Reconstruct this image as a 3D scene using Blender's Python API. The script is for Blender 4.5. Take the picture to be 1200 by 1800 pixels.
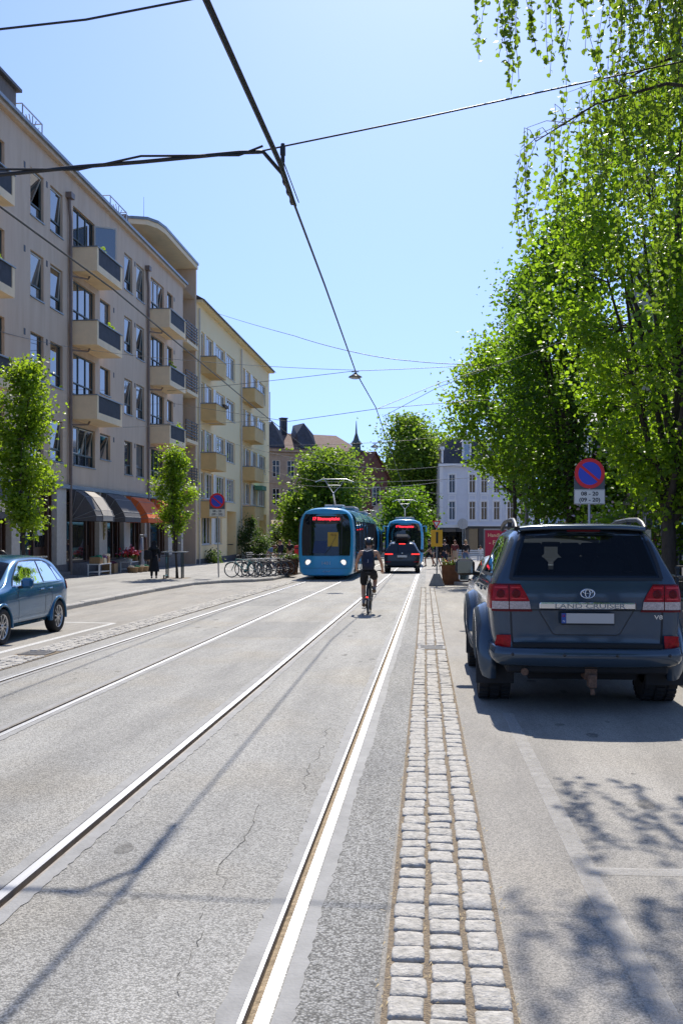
import bpy, bmesh, math, random
import numpy as np
from mathutils import Vector, Matrix, Euler
from mathutils.bvhtree import BVHTree

for _o in list(bpy.data.objects):
    bpy.data.objects.remove(_o)
SC = bpy.context.scene
COL = SC.collection
PI = math.pi
R = math.radians

# ------------------------------------------------------------------ camera
FPX = 1727.0                      # focal length in photo pixels (1200 x 1800)
CAMH = 1.73
YAW = math.atan((755 - 600) / FPX)
cam_data = bpy.data.cameras.new('camera')
cam = bpy.data.objects.new('camera', cam_data)
COL.objects.link(cam)
cam.location = (0, 0, CAMH)
cam.rotation_euler = (R(90), 0, YAW)
cam_data.sensor_fit = 'VERTICAL'
cam_data.sensor_height = 36
cam_data.sensor_width = 24
cam_data.lens = FPX / 1800 * 36
cam_data.shift_y = 32 / 1800
cam_data.clip_start = 0.1
cam_data.clip_end = 6000
SC.camera = cam

# ------------------------------------------------------------------ light
SUN_EL, SUN_AZ = 49.0, 1.0        # azimuth measured from +Y (up the street) towards +X
world = bpy.data.worlds.new('World')
SC.world = world
world.use_nodes = True
_nt = world.node_tree
_bg = _nt.nodes['Background']
_sky = _nt.nodes.new('ShaderNodeTexSky')
_sky.sky_type = 'NISHITA'
_sky.sun_disc = False
_sky.sun_elevation = R(SUN_EL)
_sky.sun_rotation = R(SUN_AZ)
_sky.altitude = 100
_sky.air_density = 1.0
_sky.dust_density = 0.25
_sky.ozone_density = 1.3
_tc = _nt.nodes.new('ShaderNodeTexCoord')
_ma = _nt.nodes.new('ShaderNodeMapping'); _ma.inputs['Scale'].default_value = (1, 1, 0.75); _ma.inputs['Location'].default_value = (0, 0, 0.24)
_nt.links.new(_tc.outputs['Generated'], _ma.inputs[0]); _nt.links.new(_ma.outputs[0], _sky.inputs[0])
_mu = _nt.nodes.new('ShaderNodeMix'); _mu.data_type = 'RGBA'; _mu.blend_type = 'MULTIPLY'; _mu.inputs['Factor'].default_value = 1
_mu.inputs['B'].default_value = (.84, .89, 1.06, 1)
_nt.links.new(_sky.outputs[0], _mu.inputs['A']); _nt.links.new(_mu.outputs['Result'], _bg.inputs[0])
_bg.inputs[1].default_value = 0.128
sun_data = bpy.data.lights.new('sun', 'SUN')
sun_data.energy = 3.6
sun_data.angle = R(0.53)
sun_data.color = (1.0, 0.94, 0.84)
sun = bpy.data.objects.new('sun', sun_data)
COL.objects.link(sun)
sun.location = (0, 60, 80)
_d = Vector((math.sin(R(SUN_AZ)) * math.cos(R(SUN_EL)), math.cos(R(SUN_AZ)) * math.cos(R(SUN_EL)), math.sin(R(SUN_EL))))
sun.rotation_euler = _d.to_track_quat('Z', 'Y').to_euler()
SC.view_settings.view_transform = 'Standard'
SC.view_settings.look = 'None'
SC.view_settings.exposure = 0.74
SC.view_settings.gamma = 1.0
SC.view_settings.use_curve_mapping = False
SC.cycles.max_bounces = 8
SC.cycles.transparent_max_bounces = 8
SC.cycles.caustics_reflective = False
SC.cycles.caustics_refractive = False
SC.cycles.sample_clamp_indirect = 6

# ------------------------------------------------------------------ helpers
SLOPE = 0.0116                    # the street falls away from the camera
def gz(y):
    return -SLOPE * y

class MB:
    """collects shapes and links them as one mesh object"""
    def __init__(s):
        s.v = []; s.f = []; s.m = []; s.s = []
    def add(s, verts, faces, smooth=False, m=0):
        o = len(s.v)
        s.v.extend([tuple(p) for p in verts])
        for f in faces:
            s.f.append([o + i for i in f]); s.m.append(m); s.s.append(smooth)
        return s
    def box(s, c, d, rz=0.0, m=0, bevel=0.0, taper=1.0):
        x, y, z = d[0] / 2, d[1] / 2, d[2] / 2
        if bevel > 0:
            b = min(bevel, x * .9, y * .9, z * .9)
            vs = []
            for zz, q in ((-z, b), (-z + b, 0), (z - b, 0), (z, b)):
                for (px, py) in ((-x + q, -y + b + q * 0), (-x + b + q * 0, -y + q), (x - b, -y + q), (x - q, -y + b), (x - q, y - b), (x - b, y - q), (-x + b, y - q), (-x + q, y - b)):
                    t = taper if zz > 0 else 1
                    vs.append((px * t, py * t, zz))
            fs = []
            for k in range(3):
                for i in range(8):
                    j = (i + 1) % 8
                    fs.append((k * 8 + i, k * 8 + j, k * 8 + 8 + j, k * 8 + 8 + i))
            fs.append(tuple(range(7, -1, -1))); fs.append(tuple(range(24, 32)))
        else:
            t = taper
            vs = [(-x, -y, -z), (x, -y, -z), (x, y, -z), (-x, y, -z), (-x * t, -y * t, z), (x * t, -y * t, z), (x * t, y * t, z), (-x * t, y * t, z)]
            fs = [(3, 2, 1, 0), (4, 5, 6, 7), (0, 1, 5, 4), (1, 2, 6, 5), (2, 3, 7, 6), (3, 0, 4, 7)]
        cr, sr = math.cos(rz), math.sin(rz)
        vs = [(c[0] + p[0] * cr - p[1] * sr, c[1] + p[0] * sr + p[1] * cr, c[2] + p[2]) for p in vs]
        return s.add(vs, fs, False, m)
    def bx(s, x0, x1, y0, y1, z0, z1, m=0, bevel=0.0):
        return s.box(((x0 + x1) / 2, (y0 + y1) / 2, (z0 + z1) / 2), (abs(x1 - x0), abs(y1 - y0), abs(z1 - z0)), 0, m, bevel)
    def loft(s, rings, closed=True, caps=True, smooth=True, m=0):
        n = len(rings[0]); vs = [p for r in rings for p in r]; fs = []
        for k in range(len(rings) - 1):
            for i in range(n if closed else n - 1):
                j = (i + 1) % n
                fs.append((k * n + i, k * n + j, (k + 1) * n + j, (k + 1) * n + i))
        s.add(vs, fs, smooth, m)
        if caps and closed:
            s.add(rings[0], [tuple(range(n - 1, -1, -1))], False, m)
            s.add(rings[-1], [tuple(range(n))], False, m)
        return s
    def tube(s, pts, r, n=8, m=0, caps=True, closed=False):
        pts = [Vector(p) for p in pts]
        if not hasattr(r, '__len__'): r = [r] * len(pts)
        rings = []; up = None
        N = len(pts)
        for i, p in enumerate(pts):
            a = pts[i - 1] if (i > 0 or closed) else p
            b = pts[(i + 1) % N] if (i < N - 1 or closed) else p
            t = (b - a)
            if t.length < 1e-9: t = Vector((0, 0, 1))
            t.normalize()
            if up is None:
                up = Vector((0, 0, 1)) if abs(t.z) < .9 else Vector((1, 0, 0))
            x = up - t * up.dot(t)
            if x.length < 1e-6: x = t.orthogonal()
            x.normalize(); up = x; y = t.cross(x)
            rings.append([p + (x * math.cos(2 * PI * k / n) + y * math.sin(2 * PI * k / n)) * r[i] for k in range(n)])
        if closed: rings.append(rings[0])
        return s.loft(rings, True, caps and not closed, True, m)
    def lathe(s, prof, c=(0, 0, 0), axis='z', n=24, m=0, smooth=True, caps=True):
        """prof: list of (radius, height)"""
        rings = []
        for (r, h) in prof:
            ring = []
            for k in range(n):
                a = 2 * PI * k / n
                p = (r * math.cos(a), r * math.sin(a), h)
                if axis == 'x': p = (p[2], p[0], p[1])
                elif axis == 'y': p = (p[1], p[2], p[0])
                ring.append((c[0] + p[0], c[1] + p[1], c[2] + p[2]))
            rings.append(ring)
        return s.loft(rings, True, caps, smooth, m)
    def ball(s, c, r, n=12, m=0):
        if not hasattr(r, '__len__'): r = (r, r, r)
        rings = []
        k = max(4, n // 2)
        for i in range(1, k):
            t = PI * i / k
            rings.append([(c[0] + r[0] * math.sin(t) * math.cos(2 * PI * j / n), c[1] + r[1] * math.sin(t) * math.sin(2 * PI * j / n), c[2] - r[2] * math.cos(t)) for j in range(n)])
        return s.loft(rings, True, True, True, m)
    def prism(s, poly, f, m=0, smooth=False):
        """poly: 2-D outline; f(a, b, side) -> point; side 0 and 1 are the two faces"""
        n = len(poly)
        vs = [f(a, b, 0) for a, b in poly] + [f(a, b, 1) for a, b in poly]
        fs = [tuple(range(n - 1, -1, -1)), tuple(range(n, 2 * n))]
        s.add(vs, fs, False, m)
        s.add(vs, [(i, (i + 1) % n, n + (i + 1) % n, n + i) for i in range(n)], smooth, m)
        return s
    def grid(s, fn, nu, nv, m=0, smooth=True):
        vs = [fn(i / nu, j / nv) for j in range(nv + 1) for i in range(nu + 1)]
        fs = [(j * (nu + 1) + i, j * (nu + 1) + i + 1, (j + 1) * (nu + 1) + i + 1, (j + 1) * (nu + 1) + i) for j in range(nv) for i in range(nu)]
        return s.add(vs, fs, smooth, m)
    def mesh(s, name, mats, off=None, merge=False):
        me = bpy.data.meshes.new(name)
        vs = s.v
        if off is not None:
            vs = [(p[0] - off[0], p[1] - off[1], p[2] - off[2]) for p in vs]
        me.from_pydata(vs, [], s.f)
        if not isinstance(mats, (list, tuple)): mats = [mats]
        for q in mats: me.materials.append(q)
        me.polygons.foreach_set('material_index', s.m)
        me.polygons.foreach_set('use_smooth', s.s)
        if merge:
            bm = bmesh.new(); bm.from_mesh(me)
            bmesh.ops.remove_doubles(bm, verts=bm.verts, dist=1e-5)
            bmesh.ops.recalc_face_normals(bm, faces=bm.faces)
            bm.to_mesh(me); bm.free()
        me.update()
        return me
    def build(s, name, mats, parent=None, world=False, merge=False, loc=None):
        off = None
        if parent is not None and world:
            off = Vector((0, 0, 0)); q = parent
            while q is not None:
                off = off + q.location; q = q.parent
        o = bpy.data.objects.new(name, s.mesh(name, mats, off, merge))
        COL.objects.link(o)
        if parent is not None: o.parent = parent
        if loc is not None: o.location = loc
        return o

def mesh_obj(name, me, parent=None, loc=None):
    o = bpy.data.objects.new(name, me); COL.objects.link(o)
    if parent is not None: o.parent = parent
    if loc is not None: o.location = loc
    return o

def thing(name, label, cat, loc=(0, 0, 0), rz=0.0, group=None, rx=0.0):
    o = bpy.data.objects.new(name, None); COL.objects.link(o)
    o.empty_display_size = 0.2
    o.location = loc; o.rotation_euler = (rx, 0, rz)
    return tag(o, label, cat, group)

def tag(o, label, cat, group=None):
    o['label'] = label; o['category'] = cat
    if group: o['group'] = group
    return o

def struct(o):
    o['kind'] = 'structure'; return o

def part(name, parent, loc=(0, 0, 0), rot=(0, 0, 0)):
    o = bpy.data.objects.new(name, None); COL.objects.link(o)
    o.parent = parent; o.location = loc; o.rotation_euler = rot
    o.empty_display_size = 0.1
    return o

def copy_tree(o, parent=None):
    c = o.copy(); COL.objects.link(c); c.parent = parent
    for ch in list(o.children): copy_tree(ch, c)
    return c

def text_mesh(txt, size, depth=0.004, bold=0.0, align='CENTER', sx=1.0):
    cu = bpy.data.curves.new('text_tmp', 'FONT')
    cu.body = txt; cu.size = size; cu.extrude = depth; cu.align_x = align; cu.align_y = 'CENTER'; cu.offset = bold
    cu.resolution_u = 3
    o = bpy.data.objects.new('text_tmp', cu); COL.objects.link(o)
    bpy.context.view_layer.update()
    me = bpy.data.meshes.new_from_object(o.evaluated_get(bpy.context.evaluated_depsgraph_get()))
    bpy.data.objects.remove(o); bpy.data.curves.remove(cu)
    vs = [Vector((v.co.x * sx, v.co.y, v.co.z)) for v in me.vertices]; fs = [tuple(p.vertices) for p in me.polygons]
    bpy.data.meshes.remove(me)
    return vs, fs

def add_text(mb, txt, size, origin, xdir, updir, m=0, depth=0.003, bold=0.0, align='CENTER', sx=1.0):
    """lays lettering in the plane spanned by xdir and updir"""
    vs, fs = text_mesh(txt, size, depth, bold, align, sx)
    x = Vector(xdir).normalized(); u = Vector(updir).normalized(); n = x.cross(u); o = Vector(origin)
    mb.add([o + x * p.x + u * p.y + n * p.z for p in vs], fs, False, m)

def lerp(a, b, t): return a + (b - a) * t
def tab(t, x):
    """piecewise-linear lookup in [(x, y), ...]"""
    if x <= t[0][0]: return t[0][1]
    for (x0, y0), (x1, y1) in zip(t, t[1:]):
        if x <= x1: return y0 + (y1 - y0) * (x - x0) / (x1 - x0)
    return t[-1][1]

def modified(o):
    """replaces an object's mesh by its evaluated one and drops the modifiers"""
    bpy.context.view_layer.update()
    me = bpy.data.meshes.new_from_object(o.evaluated_get(bpy.context.evaluated_depsgraph_get()))
    o.modifiers.clear(); old = o.data; o.data = me
    me.name = o.name
    if old.users == 0: bpy.data.meshes.remove(old)
    return o

# ------------------------------------------------------------------ materials
def _lin(c):
    return tuple(c) + (1,) if len(c) == 3 else tuple(c)

def mat(name, col, rough=0.6, metal=0.0, var=0.0, scale=3.0, bump=0.0, bscale=40.0, col2=None, spec=0.5, coat=0.0, ior=None, emit=0.0, stretch=None):
    m = bpy.data.materials.new(name); m.use_nodes = True
    nt = m.node_tree; b = nt.nodes['Principled BSDF']
    b.inputs['Base Color'].default_value = _lin(col)
    b.inputs['Roughness'].default_value = rough
    b.inputs['Metallic'].default_value = metal
    b.inputs['Specular IOR Level'].default_value = spec
    if ior: b.inputs['IOR'].default_value = ior
    if coat:
        b.inputs['Coat Weight'].default_value = coat; b.inputs['Coat Roughness'].default_value = 0.04
    if emit:
        b.inputs['Emission Color'].default_value = _lin(col); b.inputs['Emission Strength'].default_value = emit
    tc = None
    if var or col2 or bump:
        tc = nt.nodes.new('ShaderNodeTexCoord'); src = tc.outputs['Object']
        if stretch:
            mp = nt.nodes.new('ShaderNodeMapping'); mp.inputs['Scale'].default_value = stretch
            nt.links.new(src, mp.inputs[0]); src = mp.outputs[0]
    if var or col2:
        n = nt.nodes.new('ShaderNodeTexNoise'); n.inputs['Scale'].default_value = scale; n.inputs['Detail'].default_value = 6; n.inputs['Roughness'].default_value = 0.65
        nt.links.new(src, n.inputs['Vector'])
        r = nt.nodes.new('ShaderNodeValToRGB')
        c2 = col2 or tuple(min(1, q * (1 + var)) for q in col[:3])
        c1 = col if col2 else tuple(q * (1 - var) for q in col[:3])
        r.color_ramp.elements[0].position = 0.35; r.color_ramp.elements[1].position = 0.68
        r.color_ramp.elements[0].color = _lin(c1); r.color_ramp.elements[1].color = _lin(c2)
        nt.links.new(n.outputs['Fac'], r.inputs[0]); nt.links.new(r.outputs[0], b.inputs['Base Color'])
    if bump:
        n2 = nt.nodes.new('ShaderNodeTexNoise'); n2.inputs['Scale'].default_value = bscale; n2.inputs['Detail'].default_value = 4
        nt.links.new(src, n2.inputs['Vector'])
        bp = nt.nodes.new('ShaderNodeBump'); bp.inputs['Strength'].default_value = bump; bp.inputs['Distance'].default_value = 0.02
        nt.links.new(n2.outputs['Fac'], bp.inputs['Height']); nt.links.new(bp.outputs[0], b.inputs['Normal'])
    return m

def leaf_mat(name, c1, c2, tr, gloss=0.45):
    """two-sided leaf: diffuse + light coming through, colour varied leaf by leaf"""
    m = bpy.data.materials.new(name); m.use_nodes = True
    nt = m.node_tree; out = nt.nodes['Material Output']; b = nt.nodes['Principled BSDF']
    b.inputs['Roughness'].default_value = gloss; b.inputs['Specular IOR Level'].default_value = 0.35
    at = nt.nodes.new('ShaderNodeAttribute'); at.attribute_name = 'tint'
    mx = nt.nodes.new('ShaderNodeMix'); mx.data_type = 'RGBA'
    mx.inputs['A'].default_value = _lin(c1); mx.inputs['B'].default_value = _lin(c2)
    nt.links.new(at.outputs['Fac'], mx.inputs['Factor'])
    nt.links.new(mx.outputs['Result'], b.inputs['Base Color'])
    t = nt.nodes.new('ShaderNodeBsdfTranslucent')
    mt = nt.nodes.new('ShaderNodeMix'); mt.data_type = 'RGBA'
    mt.inputs['A'].default_value = _lin(tr); mt.inputs['B'].default_value = _lin(tuple(min(1, q * 1.45) for q in tr))
    nt.links.new(at.outputs['Fac'], mt.inputs['Factor']); nt.links.new(mt.outputs['Result'], t.inputs['Color'])
    ms = nt.nodes.new('ShaderNodeMixShader'); ms.inputs[0].default_value = 0.42
    nt.links.new(b.outputs[0], ms.inputs[1]); nt.links.new(t.outputs[0], ms.inputs[2])
    nt.links.new(ms.outputs[0], out.inputs[0])
    return m

def asphalt(name, light, dark, tan, cell=75.0, bump=0.6, fine=0.5):
    """aggregate: pale chips in a dark binder, with larger worn and dusty areas"""
    m = bpy.data.materials.new(name); m.use_nodes = True
    nt = m.node_tree; b = nt.nodes['Principled BSDF']; L = nt.links.new
    b.inputs['Roughness'].default_value = 0.72; b.inputs['Specular IOR Level'].default_value = 0.35
    tc = nt.nodes.new('ShaderNodeTexCoord')
    v = nt.nodes.new('ShaderNodeTexVoronoi'); v.inputs['Scale'].default_value = cell; v.inputs['Randomness'].default_value = 1
    L(tc.outputs['Object'], v.inputs['Vector'])
    sp = nt.nodes.new('ShaderNodeSeparateColor'); L(v.outputs['Color'], sp.inputs[0])
    ra = nt.nodes.new('ShaderNodeValToRGB'); e = ra.color_ramp.elements
    e[0].position = 0.05; e[0].color = _lin(dark); e[1].position = 0.8; e[1].color = _lin(light)
    L(sp.outputs[0], ra.inputs[0])
    gp = nt.nodes.new('ShaderNodeValToRGB'); g = gp.color_ramp.elements
    g[0].position = 0.42; g[0].color = (1, 1, 1, 1); g[1].position = 0.78; g[1].color = (fine, fine, fine, 1)
    L(v.outputs['Distance'], gp.inputs[0])
    mu = nt.nodes.new('ShaderNodeMix'); mu.data_type = 'RGBA'; mu.blend_type = 'MULTIPLY'; mu.inputs['Factor'].default_value = 1
    L(ra.outputs[0], mu.inputs['A']); L(gp.outputs[0], mu.inputs['B'])
    mp = nt.nodes.new('ShaderNodeMapping'); mp.inputs['Scale'].default_value = (1.1, 0.16, 1); L(tc.outputs['Object'], mp.inputs[0])
    n = nt.nodes.new('ShaderNodeTexNoise'); n.inputs['Scale'].default_value = 1.3; n.inputs['Detail'].default_value = 8; n.inputs['Roughness'].default_value = 0.7
    L(mp.outputs[0], n.inputs['Vector'])
    rb = nt.nodes.new('ShaderNodeValToRGB'); q = rb.color_ramp.elements
    q[0].position = 0.3; q[0].color = (.66, .66, .66, 1); q[1].position = 0.68; q[1].color = (1.18, 1.17, 1.14, 1)
    L(n.outputs['Fac'], rb.inputs[0])
    m2 = nt.nodes.new('ShaderNodeMix'); m2.data_type = 'RGBA'; m2.blend_type = 'MULTIPLY'; m2.inputs['Factor'].default_value = 1
    L(mu.outputs['Result'], m2.inputs['A']); L(rb.outputs[0], m2.inputs['B'])
    n3 = nt.nodes.new('ShaderNodeTexNoise'); n3.inputs['Scale'].default_value = 0.55; n3.inputs['Detail'].default_value = 5
    L(tc.outputs['Object'], n3.inputs['Vector'])
    r3 = nt.nodes.new('ShaderNodeValToRGB'); w = r3.color_ramp.elements
    w[0].position = 0.48; w[0].color = (0, 0, 0, 1); w[1].position = 0.72; w[1].color = (.55, .55, .55, 1)
    L(n3.outputs['Fac'], r3.inputs[0])
    m3 = nt.nodes.new('ShaderNodeMix'); m3.data_type = 'RGBA'; m3.blend_type = 'MULTIPLY'
    m3.inputs['B'].default_value = _lin(tan); L(r3.outputs[0], m3.inputs['Factor']); L(m2.outputs['Result'], m3.inputs['A'])
    L(m3.outputs['Result'], b.inputs['Base Color'])
    bp = nt.nodes.new('ShaderNodeBump'); bp.inputs['Strength'].default_value = bump; bp.inputs['Distance'].default_value = 0.006; bp.invert = True
    L(v.outputs['Distance'], bp.inputs['Height']); L(bp.outputs[0], b.inputs['Normal'])
    return m

M = {}
M['road'] = asphalt('road asphalt', (.42, .41, .385), (.19, .185, .172), (1.0, .90, .74), 105, 0.6, .60)
M['coarse'] = asphalt('coarse asphalt', (.39, .385, .37), (.13, .128, .12), (1.0, .97, .92), 85, 0.9, .42)
M['lane'] = asphalt('parking asphalt', (.37, .345, .31), (.19, .18, .165), (1.0, .95, .87), 130, 0.5, .75)
M['walk'] = asphalt('pavement asphalt', (.36, .35, .335), (.20, .195, .185), (1.0, .96, .9), 110, 0.4, .8)
M['ground'] = asphalt('ground asphalt', (.30, .29, .27), (.16, .15, .14), (1, .96, .9), 60, 0.3, .8)
M['grout'] = mat('rail concrete', (.265, .26, .25), .75, var=.16, scale=5, bump=.25, bscale=60)
M['steel'] = mat('rail steel', (.50, .505, .52), .42, 1.0, var=.08, scale=6, stretch=(14, .35, 1))
M['railside'] = mat('dull rail steel', (.24, .215, .19), .6, .4, var=.2, scale=9)
M['dirt'] = mat('groove dirt', (.36, .28, .19), .95, var=.35, scale=30, bump=.5, bscale=80)
M['straw'] = mat('sandy joint dirt', (.30, .23, .15), .95, col2=(.13, .105, .08), scale=55, bump=.8, bscale=90)
M['sett'] = mat('granite sett', (.30, .28, .245), .8, col2=(.52, .49, .44), scale=26, bump=.6, bscale=55)
M['kerb'] = mat('granite kerb', (.33, .31, .28), .8, col2=(.50, .48, .44), scale=18, bump=.5, bscale=40)
M['paint'] = mat('worn road paint', (.50, .49, .47), .7, col2=(.30, .29, .275), scale=24)
M['iron'] = mat('cast iron', (.10, .10, .105), .6, .5, var=.3, scale=20)
M['black'] = mat('black plastic', (.015, .015, .017), .45)
M['blackmetal'] = mat('dark painted metal', (.03, .033, .036), .45, .2)
M['zinc'] = mat('galvanised steel', (.42, .43, .44), .45, .8, var=.12, scale=12)
M['grey'] = mat('grey painted metal', (.24, .25, .26), .5, .1)
M['white'] = mat('white paint', (.78, .78, .76), .5)
M['rubber'] = mat('tyre rubber', (.022, .022, .023), .8, bump=.2, bscale=120)
M['chrome'] = mat('chrome', (.75, .76, .78), .12, 1.0)
M['bark'] = mat('bark', (.075, .06, .048), .9, col2=(.035, .028, .022), scale=14, bump=.9, bscale=22, stretch=(1, 1, .25))
# ================================================================== ground, road, tracks
def sheet(name, x0, x1, y0, y1, h, m, ny=1, nx=1):
    mb = MB()
    mb.grid(lambda u, v: (lerp(x0, x1, u), lerp(y0, y1, v), gz(lerp(y0, y1, v)) + h), nx, ny, smooth=False)
    return struct(mb.build(name, m))

RAILS = [(-5.27, -1), (-3.84, 1), (-2.055, -1), (-0.63, 1)]     # gauge face X, side the head lies on
YA, YB = -12.0, 150.0
sheet('ground', -1500, 1500, -300, 3000, -0.11, M['ground'])

mb = MB()
HW, GW, LW, BW = .057, .042, .017, .075      # head, groove, guard lip, grout strip
edges = []
for g, sd in RAILS:
    a = g - (GW + LW) if sd > 0 else g - HW
    b = g + HW if sd > 0 else g + GW + LW
    edges.append((a, b))
cuts = [-6.3] + [q for e in edges for q in e] + [-.20]
for x0, x1 in zip(cuts[0::2], cuts[1::2]):
    mb.grid(lambda u, v: (lerp(x0, x1, u), lerp(YA, YB, v), gz(lerp(YA, YB, v))), 1, 1, smooth=False)
struct(mb.build('road', M['road']))
# the outer strip beside the setts is a coarser, darker mix
sheet('road_strip', edges[3][1] + .03, -.20, YA, 60, .002, M['coarse'])
sheet('parking_lane', -.20, 3.4, YA, YB, 0, M['lane'])
sheet('road_margin', -9.9, -6.3, YA, YB, 0, M['lane'])

rnd = random.Random(4)
_rl = ['leftmost steel rail of the far tram track, beside the left paving setts',
       'inner steel rail of the left tram track, running under the tram front',
       'steel rail left of the cyclist, running diagonally down to the left picture edge',
       'bright steel rail nearest the granite setts, ending at the bottom edge']
for (g, sd), lab in zip(RAILS, _rl):
    t = thing('tram_rail', lab, 'tram rail', (g, 0, 0), group='tram rails set in the asphalt')
    def strip(mb, xa, xb, za, zb, y0=YA, y1=YB, m=0):
        mb.add([(xa, y0, gz(y0) + za), (xb, y0, gz(y0) + zb), (xb, y1, gz(y1) + zb), (xa, y1, gz(y1) + za)], [(0, 1, 2, 3)], False, m)
    s = sd
    h = MB(); q = sorted((0.0, s * HW))
    strip(h, q[0], q[1], .004, .004)
    h.build('rail_head', M['steel'], t)
    l = MB(); strip(l, -s * GW, -s * (GW + LW), .002, .002); 
    l.build('guard_lip', M['steel'] if g > -1 else M['railside'], t)
    w_ = MB(); strip(w_, 0, -s * .002, .004, -.05); strip(w_, -s * GW, -s * (GW - .002), .002, -.05); strip(w_, s * HW, s * (HW + .001), .004, -.03); w_.build('rail_wall', M['railside'], t)
    d = MB(); strip(d, 0, -s * GW * .5, -.042, -.034); strip(d, -s * GW * .5, -s * GW, -.034, -.040)
    d.build('groove', M['dirt'], t)
    sl = MB(); strip(sl, s * HW, s * (HW + .006), -.006, -.006)
    sl.build('seal', M['black'], t)
    for side in (1, -1):
        e0 = s * (HW + .006) if side * s > 0 else -s * (GW + LW)
        bm_ = MB(); y = YA; pts = []
        while y < YB:
            step = .05 if y < 14 else (.2 if y < 40 else 3)
            w = BW * (1 + .10 * math.sin(y * .9 + g) + .08 * math.sin(y * 2.3 + side)) + rnd.uniform(-.009, .009)
            pts.append((y, e0, e0 + side * w)); y += step
        for (ya, a0, a1), (yb, b0, b1) in zip(pts, pts[1:]):
            bm_.add([(a0, ya, gz(ya) + .004), (a1, ya, gz(ya) + .004), (b1, yb, gz(yb) + .004), (b0, yb, gz(yb) + .004)], [(0, 1, 2, 3) if side > 0 else (3, 2, 1, 0)])
        bm_.build('grout_strip', M['grout'], t)

# granite setts: one paved strip each side of the carriageway
def sett_strip(name, x0, rows, w, y0, y1, skip, seed, drift=lambda y: 0):
    r = random.Random(seed); mb = MB()
    for k in range(rows):
        y = y0 + r.uniform(0, .1)
        while y < y1:
            l = r.uniform(.135, .195)
            if any(a < y + l and y < b for a, b in skip): y += .05; continue
            cx = x0 + (k + .5) * w + r.uniform(-.007, .007) + drift(y); W = w - r.uniform(.014, .026); Ln = l - r.uniform(.012, .022)
            z = gz(y) + .006 + r.uniform(-.003, .005)
            o = []                                  # worn, slightly skewed rectangle with knocked-off corners
            cf = r.uniform(.10, .22)
            for (ca, sa) in ((1, -1 + cf), (1, 0), (1, 1 - cf), (1 - cf, 1), (0, 1), (-1 + cf, 1), (-1, 1 - cf), (-1, 0), (-1, -1 + cf), (-1 + cf, -1), (0, -1), (1 - cf, -1)):
                o.append((cx + ca * W / 2 * r.uniform(.94, 1.02), y + l / 2 + sa * Ln / 2 * r.uniform(.93, 1.03)))
            t1 = r.uniform(-.05, .05); t2 = r.uniform(-.04, .04)
            def zz(p, q): return z + (p - cx) * t1 + (q - y - l / 2) * t2
            rings = [[(p, q, z - .05) for p, q in o], [(p, q, zz(p, q) + .004) for p, q in o]]
            for sc, dz in ((.95, .011), (.84, .015), (.4, .016)):
                rings.append([(cx + (p - cx) * sc, y + l / 2 + (q - y - l / 2) * sc, zz(p, q) + dz + r.uniform(-.0018, .0018)) for p, q in o])
            mb.loft(rings, True, True, True)
            y += l
    return struct(mb.build(name, M['sett']))
_dr = lambda y: -.0045 * max(0, y - 3.5)
_s = MB()
_s.grid(lambda u, v: (lerp(-.176, .320, u) + _dr(lerp(-6, 37.5, v)), lerp(-6, 37.5, v), gz(lerp(-6, 37.5, v)) + .008), 1, 40, smooth=False)
struct(_s.build('sett_bed', M['straw']))
sett_strip('sett_paving', -.165, 3, .158, 1.5, 37.3, [(15.75, 16.25)], 3, _dr)
_s = MB()
_s.grid(lambda u, v: (lerp(-6.28, -5.70, u), lerp(2, 42, v), gz(lerp(2, 42, v)) + .008), 1, 1, smooth=False)
struct(_s.build('sett_bed', M['straw']))
sett_strip('sett_paving', -6.26, 4, .138, 4, 42, [(14.3, 14.9)], 8)
# drain gratings in both sett strips
for (x, y, lab) in ((.03, 16.0, 'dark iron drain grating set in the right sett strip'), (-6.0, 14.6, 'dark iron drain grating in the left sett strip beside the blue car')):
    mb = MB(); z = gz(y) + .012
    for q in (-1, 1):
        mb.bx(x + q * .2 - .02, x + q * .2 + .02, y - .21, y + .21, z - .03, z + .008); mb.bx(x - .18, x + .18, y + q * .19 - .02, y + q * .19 + .02, z - .03, z + .007)
    for i in range(9): mb.bx(x - .18, x + .18, y - .155 + i * .039 - .011, y - .155 + i * .039 + .011, z - .03, z + .005)
    mb.bx(x - .18, x + .18, y - .18, y + .18, z - .04, z - .03)
    tag(mb.build('drain_grating', M['iron']), lab, 'drain', 'drain gratings')

# pavements with granite kerbs
def pavement(name, outline, h, m, kerb_side=None):
    mb = MB(); n = len(outline)
    mb.add([(x, y, gz(y) + h) for x, y in outline], [tuple(range(n))])
    return struct(mb.build(name, m))
def kerb(name, pts, h=.125, w=.15, inward=1, seed=1):
    r = random.Random(seed); mb = MB()
    P2 = [Vector((x, y, 0)) for x, y in pts]
    for a, b in zip(P2, P2[1:]):
        d = b - a; L = d.length; d.normalize(); nrm = Vector((-d.y, d.x, 0)) * inward
        k = max(1, round(L / .95))
        for i in range(k):
            p = a + d * (L * i / k + .004); q = a + d * (L * (i + 1) / k - .004)
            jz = r.uniform(-.006, .006); jx = nrm * r.uniform(-.006, .006)
            prof = [(0.0, -.12), (0.0, h - .03), (.025, h + .003), (w, h + .003), (w, -.12)]
            def ring(c):
                return [(c.x + nrm.x * u + jx.x, c.y + nrm.y * u + jx.y, gz(c.y) + z + jz) for u, z in prof]
            mb.loft([ring(p), ring(q)], True, True, False)
    return struct(mb.build(name, M['kerb']))
LK = [(-9.0, -10), (-9.05, 23.5), (-9.35, 33), (-9.25, 38.2), (-8.6, 40.2), (-7.5, 41.4), (-6.9, 43.2), (-6.85, 50), (-6.8, 100), (-6.8, 140)]
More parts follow.
